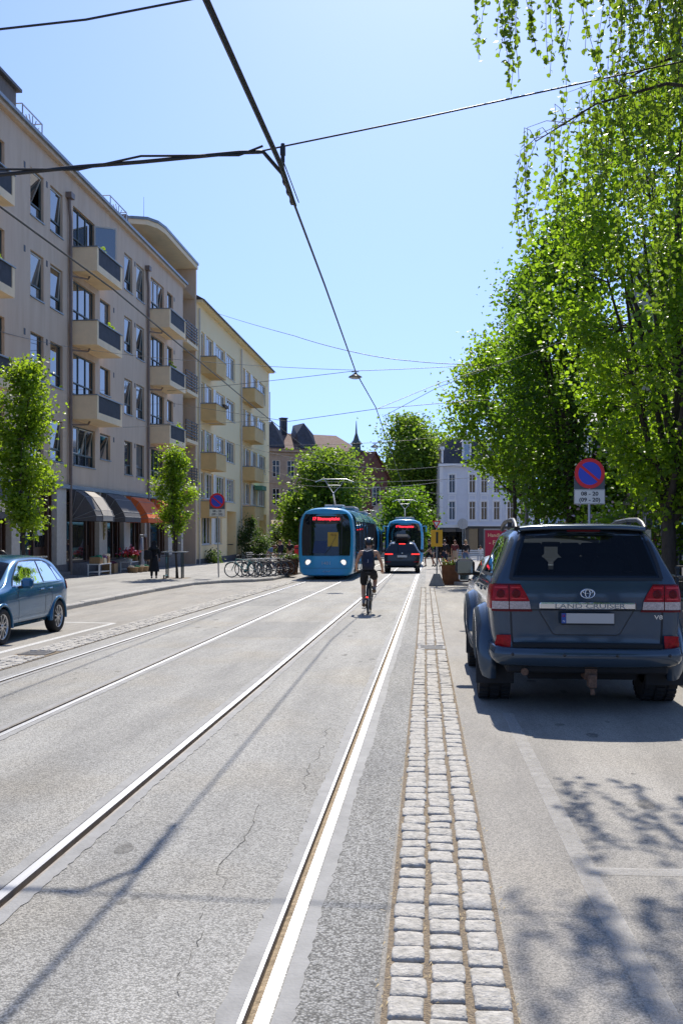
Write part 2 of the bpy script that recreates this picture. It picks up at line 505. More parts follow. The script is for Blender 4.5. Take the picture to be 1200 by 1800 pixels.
pavement('pavement', [(-40, 140), (-40, -10)] + [(x - .12, y) for x, y in LK], .125, M['walk'])
kerb('kerb', LK, inward=1)
RK = [(2.98, -10), (2.98, 26), (2.9, 33.0), (1.9, 37.2), (.95, 39.6), (.62, 42.5), (.62, 60), (.7, 140)]
pavement('pavement', [(x + .12, y) for x, y in RK] + [(60, 140), (60, -10)], .125, M['walk'])
kerb('kerb', RK, inward=-1, seed=5)
# chaff blown against the left kerb
r = random.Random(2); mb = MB()
for i in range(700):
    y = r.uniform(22, 41); x = tab([(b, a) for a, b in LK], y) + abs(r.gauss(0, .18)) + .01
    a = r.uniform(0, PI); l = r.uniform(.015, .05); z = gz(y) + .008
    mb.add([(x, y, z), (x + l * math.cos(a), y + l * math.sin(a), z + .004), (x + l * math.cos(a) - .008, y + l * math.sin(a) + .008, z + .006)], [(0, 1, 2)])
for i in range(900):
    y = r.uniform(2, 16); x = r.choice((-.17, -.01, .15, .31)) + r.gauss(0, .02) + _dr(y); a = r.uniform(0, PI); l = r.uniform(.01, .03); z = gz(y) + .012
    mb.add([(x, y, z), (x + l * math.cos(a), y + l * math.sin(a), z + .004), (x + l * math.cos(a) - .006, y + l * math.sin(a) + .005, z + .006)], [(0, 1, 2)])
for i in range(260):
    y = r.uniform(9, 30); x = 2.9 - abs(r.gauss(0, .14)); a = r.uniform(0, PI); l = r.uniform(.015, .05); z = gz(y) + .008
    mb.add([(x, y, z), (x + l * math.cos(a), y + l * math.sin(a), z + .004), (x + l * math.cos(a) - .008, y + l * math.sin(a) + .008, z + .006)], [(0, 1, 2)])
o = mb.build('fallen_chaff', mat('dry chaff', (.52, .40, .22), .9)); o['kind'] = 'stuff'; o['label'] = 'dry straw coloured chaff along the kerbs and joints'

# painted markings (worn)
def marking(pts, w, h=.0045):
    mb = MB()
    for (xa, ya), (xb, yb) in zip(pts, pts[1:]):
        d = Vector((xb - xa, yb - ya, 0)).normalized(); n = Vector((-d.y, d.x, 0)) * w / 2
        N = max(1, int(math.hypot(xb - xa, yb - ya) / .5))
        for i in range(N):
            p = (lerp(xa, xb, i / N), lerp(ya, yb, i / N)); q = (lerp(xa, xb, (i + 1) / N), lerp(ya, yb, (i + 1) / N))
            mb.add([(p[0] - n.x, p[1] - n.y, gz(p[1]) + h), (q[0] - n.x, q[1] - n.y, gz(q[1]) + h), (q[0] + n.x, q[1] + n.y, gz(q[1]) + h), (p[0] + n.x, p[1] + n.y, gz(p[1]) + h)], [(3, 2, 1, 0)])
    return mb
def worn(name, col, cover, soft=False):
    m = bpy.data.materials.new(name); m.use_nodes = True; nt = m.node_tree; b = nt.nodes['Principled BSDF']
    b.inputs['Base Color'].default_value = _lin(col); b.inputs['Roughness'].default_value = .7
    n = nt.nodes.new('ShaderNodeTexNoise'); n.inputs['Scale'].default_value = 9 if soft else 60; n.inputs['Detail'].default_value = 9 if soft else 5; n.inputs['Roughness'].default_value = .75
    tc = nt.nodes.new('ShaderNodeTexCoord'); nt.links.new(tc.outputs['Object'], n.inputs['Vector'])
    rp = nt.nodes.new('ShaderNodeValToRGB'); rp.color_ramp.elements[0].position = .3 if soft else .5 - cover * .3; rp.color_ramp.elements[1].position = .75 if soft else .62 - cover * .1
    rp.color_ramp.elements[0].color = (.08, .08, .08, 1)
    if soft: rp.color_ramp.elements[1].color = (cover, cover, cover, 1)
    nt.links.new(n.outputs['Fac'], rp.inputs[0]); nt.links.new(rp.outputs[0], b.inputs['Alpha'])
    return m
mk = MB()
for q in ([(.86, 3.3), (.82, 5.0), (.78, 10.0)], [(.84, 5.25), (2.6, 5.3)]):
    p = marking(q, .11); mk.add(p.v, p.f)
struct(mk.build('road_marking', worn('worn bay line', (.50, .48, .45), .62, True)))
mk = MB()
for q in ([(-6.62, 2), (-6.62, 20.2)], [(-6.62, 20.2), (-8.2, 20.4)]):
    p = marking(q, .12); mk.add(p.v, p.f)
struct(mk.build('road_marking', worn('bay line', (.62, .61, .58), .7)))
# cracks in the asphalt
r = random.Random(12); mb = MB()
def crack(x, y, y1, wv):
    while y < y1:
        ny = y + r.uniform(.03, .09); nx = x + r.gauss(0, wv); w = r.uniform(.0008, .0026)
        mb.add([(x - w, y, gz(y) + .003), (x + w, y, gz(y) + .003), (nx + w, ny, gz(ny) + .003), (nx - w, ny, gz(ny) + .003)], [(0, 1, 2, 3)])
        if r.random() < .25: x, y = nx, ny; mb.f.pop(); mb.m.pop(); mb.s.pop(); continue
        x, y = nx, ny
crack(-.93, 3.6, 6.4, .018); crack(-.88, 6.6, 9, .012)
struct(mb.build('road_cracks', mat('crack', (.09, .085, .075), .95)))

mk = MB()
for (x0, x1, y0, y1) in ((-3.7, -2.25, 17.5, 21.0), (-5.1, -4.0, 26, 33), (.9, 2.7, 22.5, 29)):
    pts = []
    for k in range(24):
        a = 2 * PI * k / 24; f = 1 / max(abs(math.cos(a)), abs(math.sin(a))); y = lerp(y0, y1, .5 + .5 * math.sin(a) * f * r.uniform(.97, 1)); pts.append((lerp(x0, x1, .5 + .5 * math.cos(a) * f * r.uniform(.95, 1)), y, gz(y) + .0012))
    mk.add(pts, [tuple(range(24))])
struct(mk.build('road_patch', asphalt('patched asphalt', (.33, .325, .31), (.15, .147, .14), (1, .95, .88), 100, .5, .65)))

# dark oil drips along the middle of each lane
r = random.Random(31); mk = MB()
for k in range(60):
    x0 = r.choice((-1.35, -4.55, 1.6)) + r.gauss(0, .22); y0 = r.uniform(4.5, 34); a = r.uniform(.02, .07); l = a * r.uniform(1, 3.2)
    mk.add([(x0 + math.cos(2 * PI * i / 12) * a * r.uniform(.75, 1.1), y0 + math.sin(2 * PI * i / 12) * l * r.uniform(.8, 1.1), gz(y0) + .0016 + .00002 * k) for i in range(12)], [tuple(range(12))])
o = struct(mk.build('oil_stains', worn('oil stain', (.06, .056, .05), .5, True)))
# ================================================================== buildings
M['stucco'] = mat('taupe stucco', (.58, .43, .30), .9, col2=(.66, .51, .37), scale=1.5, bump=.12, bscale=9, stretch=(1.3, 1.3, .18))
M['balcony'] = mat('cream balcony plaster', (.88, .68, .43), .85, var=.06, scale=2, bump=.12, bscale=30)
M['slab'] = mat('pale soffit plaster', (.84, .66, .42), .85, var=.05, scale=2)
M['panel'] = mat('dark corrugated balcony panel', (.055, .055, .06), .6, var=.2, scale=3)
M['frame'] = mat('dark green window frame', (.05, .075, .075), .5)
M['framewhite'] = mat('white window frame', (.72, .72, .68), .5)
M['sash'] = mat('pale sash underside', (.55, .52, .45), .5)
M['pipe'] = mat('brown downpipe', (.20, .15, .125), .55, var=.1, scale=4)
M['roofmetal'] = mat('grey roof edge metal', (.22, .25, .27), .45, .4, var=.15, scale=3)
M['wood'] = mat('dark varnished wood', (.085, .042, .025), .5, var=.35, scale=5, stretch=(6, 6, .6))
M['oldwood'] = mat('weathered roof timber', (.20, .16, .13), .8, var=.25, scale=4, stretch=(8, 8, .5))
M['marble'] = mat('pale stone pilaster', (.52, .47, .40), .7, col2=(.62, .57, .50), scale=7)
M['darkstone'] = mat('dark stone plinth', (.10, .10, .11), .6, var=.25, scale=5)
M['yellow'] = mat('pale yellow render', (.90, .70, .38), .9, col2=(.91, .73, .43), scale=1.1, bump=.15, bscale=25)
M['yellowdark'] = mat('ochre balcony render', (.68, .46, .20), .9, var=.06, scale=2)
M['slate'] = mat('dark slate', (.055, .057, .065), .6, var=.3, scale=3)
M['tile'] = mat('dark roof tile', (.05, .045, .042), .7, var=.25, scale=6)

def glass(name, tint=(.015, .02, .022), wave=.05, ior=2.3):
    m = mat(name, tint, .03, ior=ior, spec=.75, bump=wave, bscale=1.6)
    return m
M['glass'] = glass('window glass')
M['glass_b'] = glass('window glass over blind', (.16, .155, .14), .05, 2.0)
M['glass_c'] = glass('window glass over curtain', (.07, .07, .068), .06, 2.3)
_gr = random.Random(77)
M['shopglass'] = glass('shop glass', (.03, .032, .034), .02, 1.6)
M['farglass'] = glass('far window glass', (.02, .022, .026), .02, 1.45)
M['carglass'] = glass('car glass', (.006, .007, .008), 0.0, 1.5)

def wall_grid(mb, fn, a0, a1, z0, z1, holes, depth=.18, m=0):
    """wall with openings; fn(a, z, d) -> point, d is outward from the face"""
    A = sorted({a0, a1} | {q for h in holes for q in h[:2] if a0 < q < a1}); Z = sorted({z0, z1} | {q for h in holes for q in h[2:4] if z0 < q < z1})
    for i in range(len(A) - 1):
        j = 0
        while j < len(Z) - 1:
            ca = (A[i] + A[i + 1]) / 2
            def inside(k):
                cz = (Z[k] + Z[k + 1]) / 2
                return any(h[0] < ca < h[1] and h[2] < cz < h[3] for h in holes)
            if inside(j): j += 1; continue
            k = j
            while k + 1 < len(Z) - 1 and not inside(k + 1): k += 1
            mb.add([fn(A[i], Z[j], 0), fn(A[i + 1], Z[j], 0), fn(A[i + 1], Z[k + 1], 0), fn(A[i], Z[k + 1], 0)], [(0, 1, 2, 3)], False, m)
            j = k + 1
    for h in holes:
        x0, x1, y0, y1 = h[:4]; d = -(h[4] if len(h) > 4 else depth)
        for (p, q) in (((x0, y0), (x1, y0)), ((x1, y0), (x1, y1)), ((x1, y1), (x0, y1)), ((x0, y1), (x0, y0))):
            mb.add([fn(p[0], p[1], 0), fn(q[0], q[1], 0), fn(q[0], q[1], d), fn(p[0], p[1], d)], [(0, 1, 2, 3)], False, m)

def fbox(mb, fn, a0, a1, z0, z1, d0, d1, m=0):
    vs = [fn(a, z, d) for d in (d0, d1) for (a, z) in ((a0, z0), (a1, z0), (a1, z1), (a0, z1))]
    mb.add(vs, [(3, 2, 1, 0), (4, 5, 6, 7), (0, 1, 5, 4), (1, 2, 6, 5), (2, 3, 7, 6), (3, 0, 4, 7)], False, m)

def frame_boxes(mb, fn, a0, a1, z0, z1, d0, d1, w=.06, m=0):
    fbox(mb, fn, a0, a1, z0, z0 + w, d0, d1, m); fbox(mb, fn, a0, a1, z1 - w, z1, d0, d1, m)
    fbox(mb, fn, a0, a0 + w, z0 + w, z1 - w, d0, d1, m); fbox(mb, fn, a1 - w, a1, z0 + w, z1 - w, d0, d1, m)

def tilt_fn(fn, zc, dc, ang, hinge='bottom'):
    """turns (z, d) about a horizontal line in the wall"""
    ca, sa = math.cos(ang), math.sin(ang)
    def g(a, z, d):
        y, w = z - zc, d - dc
        return fn(a, zc + y * ca - w * sa, dc + y * sa + w * ca)
    return g
def swing_fn(fn, ac, dc, ang):
    ca, sa = math.cos(ang), math.sin(ang)
    def g(a, z, d):
        y, w = a - ac, d - dc
        return fn(ac + y * ca - w * sa, z, dc + y * sa + w * ca)
    return g

def window(root, fn, a0, a1, z0, z1, split=.30, lights=1, set_back=-.15, fm='frame', tilt=0.0, sill=True, gm='glass', bars=0, tiltset=None, sm=None):
    """frame with a low fixed light under taller top-hung lights; panes are sub-parts"""
    f = MB(); frame_boxes(f, fn, a0, a1, z0, z1, set_back - .05, set_back + .03, .055)
    zs = z0 + (z1 - z0) * split
    if split: fbox(f, fn, a0 + .055, a1 - .055, zs - .03, zs + .03, set_back - .04, set_back + .035)
    for i in range(1, lights):
        a = lerp(a0, a1, i / lights); fbox(f, fn, a - .035, a + .035, z0 + .055, z1 - .055, set_back - .04, set_back + .032)
    fo = f.build('window', M[fm], root, True)
    p = MB()
    if split: p.add([fn(a0 + .05, z0 + .05, set_back - .02), fn(a1 - .05, z0 + .05, set_back - .02), fn(a1 - .05, zs, set_back - .02), fn(a0 + .05, zs, set_back - .02)], [(0, 1, 2, 3)])
    s = MB()
    if split: zl = zs + .03
    else: zl = z0 + .05
    for i in range(lights):
        b0, b1 = lerp(a0, a1, i / lights) + .045, lerp(a0, a1, (i + 1) / lights) - .045
        t = tilt if (tiltset is None or i in tiltset) else 0
        g = tilt_fn(fn, z1 - .05, set_back + .03, t) if t else fn
        off = .045 if t else 0
        d = set_back - .01 + off
        if t or sm: frame_boxes(s, g, b0, b1, zl, z1 - .05, d - .03, d + .035, .05)
        p.add([g(b0 + .02, zl, d + .005), g(b1 - .02, zl, d + .005), g(b1 - .02, z1 - .07, d + .005), g(b0 + .02, z1 - .07, d + .005)], [(0, 1, 2, 3)])
        for k in range(1, bars + 1):
            a = lerp(b0, b1, k / (bars + 1)); fbox(s, g, a - .02, a + .02, zl, z1 - .06, d - .01, d + .022)
    p.build('pane', M[gm if gm != 'glass' else _gr.choice(('glass', 'glass', 'glass_b', 'glass_c'))], fo, True)
    if s.v: s.build('sash', M[sm or fm], fo, True)
    if sill:
        q = MB(); fbox(q, fn, a0 - .04, a1 + .04, z0 - .05, z0 + .004, set_back, .05); q.build('sill', M['roofmetal'] if fm == 'frame' else M['marble'], fo, True)
    return fo

# ------------------------------------------------------------------ taupe apartment block
XA = -16.5
fA = lambda a, z, d: (XA + d, a, z)
A = thing('apartment_building', 'taupe five storey apartment block with cream balconies above awninged shops', 'building', (XA, 44, -.4))
zs_rows = [(4.78, 6.62), (8.10, 10.02), (11.50, 13.42), (14.88, 16.85)]
holes = []; wins = []
def col(a0, a1, rows, **k):
    for i in rows:
        z0, z1 = zs_rows[i]
        z0b = z0 if not k.get('short') else z0 + .55
        holes.append((a0, a1, z0b, z1)); wins.append((i, a0, a1, z0b, z1, k))
R4 = (0, 1, 2, 3)
for base in (-3.9, -16.7):           # bays nearer the camera, out of the picture
    col(31.5 + base, 32.9 + base, R4); col(34.0 + base, 35.4 + base, R4)
col(36.2, 37.0, R4)
col(39.5, 40.9, R4); col(41.65, 43.1, R4)
col(44.4, 47.4, R4, lights=3); col(48.15, 49.75, R4, short=True)
col(52.1, 53.55, R4); col(54.3, 55.85, R4)
col(57.2, 60.1, R4, lights=3); col(60.85, 62.25, R4, short=True)
SHOPZ = 3.72
mb = MB()
wall_grid(mb, fA, 14, 64.8, SHOPZ, 18.05, holes)
for a0, a1 in ((14, 64.8),):         # top and far end
    mb.add([fA(14, 18.05, 0), fA(68.5, 18.05, 0), fA(68.5, 18.05, -11), fA(14, 18.05, -11)], [(0, 1, 2, 3)])
mb.add([fA(14, -.5, 0), fA(14, 18.05, 0), fA(14, 18.05, -11), fA(14, -.5, -11)], [(0, 1, 2, 3)])
mb.add([fA(68.5, -.9, -2.2), fA(68.5, 18.05, -2.2), fA(68.5, 18.05, -11), fA(68.5, -.9, -11)], [(3, 2, 1, 0)])
# recessed loggia bay at the far end and the fin wall behind it
mb.add([fA(64.8, 3.72, 0), fA(64.8, 18.05, 0), fA(64.8, 18.05, -2.2), fA(64.8, 3.72, -2.2)], [(0, 1, 2, 3)])
mb.add([fA(64.8, -.9, -2.2), fA(68.2, -.9, -2.2), fA(68.2, 18.05, -2.2), fA(64.8, 18.05, -2.2)], [(0, 1, 2, 3)])
fbox(mb, fA, 68.2, 68.48, -.9, 20.19, -2.2, .05)
mb.build('wall', M['stucco'], A, True)
rr = random.Random(9)
tilts = {(0, 44.4): (.22, (1, 2)), (0, 48.15): (.30, None), (3, 39.5): (.42, None), (2, 39.5): (.16, None), (1, 52.1): (.14, None), (2, 54.3): (.14, None), (3, 54.3): (.14, None), (0, 41.65): (.1, None), (1, 54.3): (.12, None),
         (3, 41.65): (.08, None), (2, 41.65): (.07, None), (3, 57.2): (.18, (2,)), (3, 52.1): (.1, None), (2, 52.1): (.08, None)}
for i, a0, a1, z0, z1, k in wins:
    t, ts = tilts.get((i, a0), (0, None))
    window(A, fA, a0, a1, z0, z1, split=.29 if not k.get('short') else 0, lights=k.get('lights', 1), tilt=t, tiltset=ts, sm='sash' if t > .05 else None)
# balcony doors standing open on the top floor
o = MB(); g = swing_fn(fA, 47.2, .02, R(62)); frame_boxes(o, g, 47.2, 48.3, 15.1, 16.75, 0, .05, .07)
oo = o.build('balcony_door', M['sash'], A, True); o = MB(); o.add([g(47.25, 15.15, .03), g(48.25, 15.15, .03), g(48.25, 16.7, .03), g(47.25, 16.7, .03)], [(0, 1, 2, 3)]); o.build('pane', M['glass'], oo, True)
# small wall vents
mb = MB()
for z0, z1 in zs_rows:
    for a in (41.25, 50.3, 54.02, 62.55, 38.9): fbox(mb, fA, a - .08, a + .08, z1 - .28, z1 - .02, -.02, .012)
mb.build('wall_vent', M['iron'], A, True)
# balconies
def balcony_a(a0, a1, zf, h=1.15):
    D = 1.2; q = MB()
    fbox(q, fA, a0, a1, zf - 1.12, zf - .95, -.0, D)               # slab
    fbox(q, fA, a0, a0 + .1, zf - .95, zf - .02, 0, D)              # near end
    fbox(q, fA, a1 - .1, a1, zf - .95, zf - .02, 0, D)              # far end
    fbox(q, fA, a0 + .1, a1 - .1, zf - .95, zf - .80, D - .12, D)
    fbox(q, fA, a0 + .1, a0 + .22, zf - .80, zf - .02, D - .12, D); fbox(q, fA, a1 - .22, a1 - .1, zf - .80, zf - .02, D - .12, D)
    b = q.build('balcony', M['balcony'], A, True)
    p = MB(); n = 46
    for i in range(n):
        a = lerp(a0 + .22, a1 - .22, i / n); w = (a1 - a0 - .44) / n
        fbox(p, fA, a, a + w * .55, zf - .80, zf - .02, D - .085, D - .02); fbox(p, fA, a + w * .55, a + w, zf - .80, zf - .02, D - .085, D - .045)
    p.build('balcony_panel', M['panel'], b, True)
    c = MB(); fbox(c, fA, a0 - .04, a1 + .04, zf - .02, zf + .03, D - .16, D + .04); fbox(c, fA, a0 - .04, a0 + .12, zf - .018, zf + .028, 0, D - .16); fbox(c, fA, a1 - .12, a1 + .04, zf - .018, zf + .028, 0, D - .16)
    c.build('coping', M['roofmetal'], b, True)
    d = MB(); d.tube([fA(a0 - .28, zf - 1.42, .08), fA(a0 + .9, zf - 1.28, .45), fA(a0 + 1.0, zf - 1.12, .5)], .045, 8); d.build('drain_pipe', M['pipe'], b, True)
for zf in (14.86, 11.45, 8.0):
    balcony_a(44.25, 47.95, zf); balcony_a(57.0, 60.8, zf); balcony_a(31.2, 35.2, zf)
# loggias
for z in (4.9, 8.05, 11.4, 14.75):
    q = MB(); fbox(q, fA, 64.95, 68.2, z - .35, z - .12, -2.2, .25); b = q.build('loggia_floor', M['slab'], A, True)
    q = MB()
    for k in range(6): fbox(q, fA, 64.95, 68.2, z + .1 + k * .2, z + .16 + k * .2, .18, .22)
    for a in (65.0, 66.55, 68.1): fbox(q, fA, a, a + .06, z - .12, z + 1.2, .14, .18)
    q.build('railing', M['blackmetal'], b, True)
# downpipes with hoppers, eave, plinth band
for a in (43.79, 56.3):
    q = MB(); q.tube([fA(a, -.35, .12), fA(a, 15.9, .12), fA(a - .12, 16.5, .10), fA(a - .12, 16.9, .1)], .075, 10)
    fbox(q, fA, a - .35, a + .1, 16.9, 17.15, 0, .28); q.build('downpipe', M['pipe'], A, True)
q = MB(); fbox(q, fA, 13.8, 64.9, 18.05, 18.22, -11, .22); q.build('eave', M['stucco'], A, True)
q = MB(); fbox(q, fA, 13.8, 64.95, 18.22, 18.36, -.3, .34); q.build('gutter', M['roofmetal'], A, True)
q = MB(); fbox(q, fA, 14, 64.8, 3.62, 3.80, 0, .14); q.build('lintel_band', M['roofmetal'], A, True)
# set-back attic: timber box, dormers, railings and the curved end roof
q = MB(); fbox(q, fA, 30.0, 39.0, 18.4, 19.75, -4, -.4); q.build('attic', M['oldwood'], A, True)
q = MB(); fbox(q, fA, 29.8, 39.15, 19.75, 19.87, -4.1, -.2); q.build('attic_roof', M['iron'], A, True)
q = MB(); q.add([fA(41.5, 18.3, -.35), fA(49.3, 18.3, -.35), fA(49.3, 18.9, -.8), fA(41.5, 18.95, -.8), fA(41.5, 18.3, -5), fA(49.3, 18.3, -5), fA(49.3, 19.0, -4), fA(41.5, 19.0, -4)], [(0, 1, 2, 3), (3, 2, 6, 7), (0, 3, 7, 4), (1, 5, 6, 2)]); q.build('dormer', M['oldwood'], A, True)
def sunrail(a0, a1):
    q = MB(); z0, z1 = 18.4, 19.35
    frame_boxes(q, fA, a0, a1, z0, z1, -.24, -.2, .05)
    for k in range(9):
        t = PI * k / 8; c = (a0 + a1) / 2
        q.tube([fA(c, z0 + .1, -.22), fA(c + math.cos(t) * (a1 - a0) / 2 * .95, z0 + .1 + math.sin(t) * .75, -.22)], .022, 5)
    q.tube([fA(a0, z1, -.22), fA(a0, z1, -1.6)], .025, 5); q.tube([fA(a1, z1, -.22), fA(a1, z1, -1.6)], .025, 5)
    q.build('roof_railing', M['zinc'], A, True)
sunrail(39.2, 41.3); sunrail(50.4, 53.2)
q = MB(); fbox(q, fA, 53.3, 53.6, 18.3, 19.3, -2.0, -.25); q.build('chimney', M['oldwood'], A, True)
q = MB(); q.add([fA(53.6, 18.3, -.5), fA(58.5, 18.3, -.5), fA(58.5, 18.85, -.9), fA(53.6, 18.95, -.9), fA(53.6, 18.3, -5), fA(58.5, 18.3, -5)], [(0, 1, 2, 3), (3, 2, 5, 4), (0, 3, 4), (1, 5, 2)]); q.build('dormer', M['oldwood'], A, True)
q = MB(); wall_grid(q, lambda a, z, d: fA(a, z, -1.5 + d), 58.4, 68.2, 18.36, 20.2, [(60.4, 62.2, 18.7, 19.9), (64.4, 66.4, 18.7, 19.9)]); q.add([fA(58.4, 18.36, -1.5), fA(58.4, 20.2, -1.5), fA(58.4, 20.2, -9), fA(58.4, 18.36, -9)], [(0, 1, 2, 3)]); q.build('attic_wall', M['stucco'], A, True)
fA2 = lambda a, z, d: fA(a, z, -1.5 + d)
window(A, fA2, 60.4, 62.2, 18.7, 19.9, split=0); window(A, fA2, 64.4, 66.4, 18.7, 19.9, split=0)
q = MB(); ol = [(57.8, -9), (57.8, -1.4), (58.1, -.5), (58.9, -.05), (60.0, .12), (68.5, .14), (68.5, -9)]
q.prism(ol, lambda a, d, s: fA(a, 20.2 if s == 0 else 20.5, d)); q.build('attic_roof', M['slab'], A, True)
q = MB(); q.prism([(a - .05 if a < 60 else a + .05, d + (.06 if d > -2 else 0)) for a, d in ol], lambda a, d, s: fA(a, 20.5 if s == 0 else 20.66, d)); q.build('roof_edge', M['roofmetal'], A, True)
q = MB(); q.tube([fA(62.5, 20.6, -2), fA(62.5, 23.4, -2)], [.02, .01], 5); q.build('antenna', M['grey'], A, True)
# shop fronts: stone pilasters, timber frames, glass, dark interior
pil = [(14.0, 14.7), (23.0, 23.8), (31.4, 32.4), (37.6, 38.4), (42.35, 43.5), (48.0, 49.2), (52.0, 53.1), (55.9, 57.0), (61.0, 62.0), (64.3, 64.8)]
for a0, a1 in pil:
    q = MB(); fbox(q, fA, a0, a1, -.2, 3.62, -.35, .02); q.build('pilaster', M['marble'], A, True)
q = MB(); fbox(q, fA, 14, 64.8, -.9, .18, -.32, .03)
q.build('plinth', M['darkstone'], A, True)
q = MB(); fbox(q, fA, 14, 64.8, -.2, 3.7, -4.2, -4.0); fbox(q, fA, 14, 64.8, -.3, -.15, -4, -.4); fbox(q, fA, 14, 64.8, 3.6, 3.7, -4, -.36)
q.build('shop_interior', mat('dim shop interior', (.11, .085, .065), .9, var=.5, scale=1.5), A, True)
for (p0, p1) in zip(pil, pil[1:]):
    a0, a1 = p0[1], p1[0]
    if a1 < 26: continue
    f = MB(); frame_boxes(f, fA, a0, a1, .18, 3.62, -.32, -.22, .09)
    dr = a1 - 1.25                                # door at the far side of each bay
    if (a0, a1) == (38.4, 42.35): dr = a1 - 2.0
    for a in (dr, a1 - .45 if a1 - dr > 1.1 else dr): fbox(f, fA, a - .06, a + .06, .18, 3.62, -.34, -.2)
    fbox(f, fA, a0, dr, 2.95, 3.05, -.31, -.23)
    ff = f.build('shop_window', M['wood'], A, True)
    p = MB(); p.add([fA(a0 + .05, .2, -.27), fA(dr, .2, -.27), fA(dr, 3.6, -.27), fA(a0 + .05, 3.6, -.27)], [(0, 1, 2, 3)]); p.build('pane', M['shopglass'], ff, True)
    d = MB(); fbox(d, fA, dr + .05, a1 - .1, -.18, 3.5, -.5, -.44); dd = d.build('shop_door', M['wood'], A, True)
    d = MB(); fbox(d, fA, dr + .16, a1 - .2, 1.0, 2.3, -.45, -.425); d.build('pane', M['shopglass'], dd, True)
# entrance steps, letter boxes on the door wall
q = MB(); fbox(q, fA, 38.4, 42.6, -.45, -.12, -.3, .55); fbox(q, fA, 38.4, 42.6, -.45, -.28, .55, .9); q.build('step', M['darkstone'], A, True)
for a in (39.1, 40.7):
    q = MB(); fbox(q, fA, a, a + .55, 1.5, 2.15, -.4, -.2); q.build('notice', mat('paper notice', (.55, .54, .5), .7, var=.2, scale=20), A, True)
# gold leaf ornament on the pilaster between the first two awnings
q = MB(); rr = random.Random(3)
q.tube([fA(48.62, 1.25, .05), fA(48.6, 1.9, .05), fA(48.66, 2.55, .05)], .03, 6)
for i in range(12):
    z = 1.35 + i * .1; s_ = 1 if i % 2 else -1; l = .22 - abs(i - 6) * .012
    q.add([fA(48.62, z, .05), fA(48.62 + s_ * l * .5, z + .03, .09), fA(48.62 + s_ * l, z + .14, .06), fA(48.62 + s_ * l * .4, z + .13, .03)], [(0, 1, 2, 3)])
q.build('leaf_ornament', mat('aged gold', (.42, .33, .14), .45, .6), A, True)
# awnings
M['awngrey'] = mat('grey awning cloth', (.105, .10, .10), .85, var=.08, scale=8)
M['awnlit'] = mat('awning cloth in reflected light', (.46, .41, .34), .85, var=.06, scale=8)  # paler copy of the awning cloth: reflected light put in as colour
M['awnorange'] = mat('orange awning cloth', (.78, .16, .04), .85, var=.08, scale=8)
def awning(a0, a1, mm, d=1.25, z1=3.60, h=1.45, frame=True, mid=None):
    prof = [(0, z1), (.30, z1 - .05), (.72, z1 - .32), (d * .92, z1 - .95), (d, z1 - 1.2), (d, z1 - h)]
    q = MB()
    for i in range(len(prof) - 1):
        (x0, y0), (x1, y1) = prof[i], prof[i + 1]
        # rounded ends: the outline narrows towards the top of the hood
        ins = [tab([(0, .0), (1, .0)], 0) for _ in (0, 1)]
        q.add([fA(a0, y0, x0), fA(a1, y0, x0), fA(a1, y1, x1), fA(a0, y1, x1)], [(0, 1, 2, 3)], True)
    for a in (a0, a1):
        vs = [fA(a, y, x) for x, y in prof] + [fA(a, z1 - h, 0)]
        q.add(vs, [tuple(range(len(vs)))])
    w = q.build('awning', M[mm], A, True, merge=False)
    s = MB()
    for a in (a0 + .01, a1 - .01):
        for (x, y) in prof[1:5]: s.tube([fA(a - .012 if a < (a0 + a1) / 2 else a + .012, z1 - h + .05, .02), fA(a - .012 if a < (a0 + a1) / 2 else a + .012, y, x)], .014, 5)
    for (x, y) in prof[1:5]: s.tube([fA(a0, y + .004, x + .006), fA(a1, y + .004, x + .006)], .012, 5)
    s.build('awning_frame', M['grey'], w, True)
    return w, prof
for (a0, a1, mm) in ((31.9, 36.9, 'awngrey'), (43.98, 46.6, 'awngrey'), (48.3, 51.0, 'awngrey'), (52.4, 55.3, 'awnorange'), (57.3, 60.2, 'awnorange')):
    w, prof = awning(a0, a1, mm)
    if mm == 'awngrey' and a0 == 43.98:
        q = MB()
        for i in range(1, len(prof) - 1):
            (x0, y0), (x1, y1) = prof[i], prof[i + 1]
            q.add([fA(44.9, y0 + .02, x0 + .02), fA(46.3, y0 + .02, x0 + .02), fA(46.3, y1 + .02, x1 + .025), fA(44.9, y1 + .02, x1 + .025)], [(0, 1, 2, 3)])
        q.build('awning_light_patch', M['awnlit'], w, True)  # patch of light thrown back onto the hood, laid on as a pale sheet
    if mm == 'awnorange':
        q = MB(); lm = mat('pale awning print', (.75, .42, .30), .8)
        c = 57.9
        if a0 < 55:
            add_text(q, 'tamtam', .34, fA(54.0, 2.78, 1.12), (0, 1, 0), (-.35, 0, 1), depth=.004)
        else:
            for rr_ in (.62, .48):
                pts = []
                for k in range(33):
                    t = 2 * PI * k / 32; z = 2.75 + rr_ * math.sin(t)
                    x = tab([(2.15, 1.28), (2.4, 1.26), (2.65, 1.16), (3.28, .74), (3.6, .05)], z); pts.append(fA(c + .4 + rr_ * math.cos(t), z, x + .02))
                q.tube(pts, .03, 5)
            q.tube([fA(c + .1, 2.6, 1.2), fA(c + .35, 2.95, 1.0), fA(c + .4, 2.6, 1.2), fA(c + .7, 2.9, 1.02)], .03, 5)
        q.build('awning_print', lm, w, True)

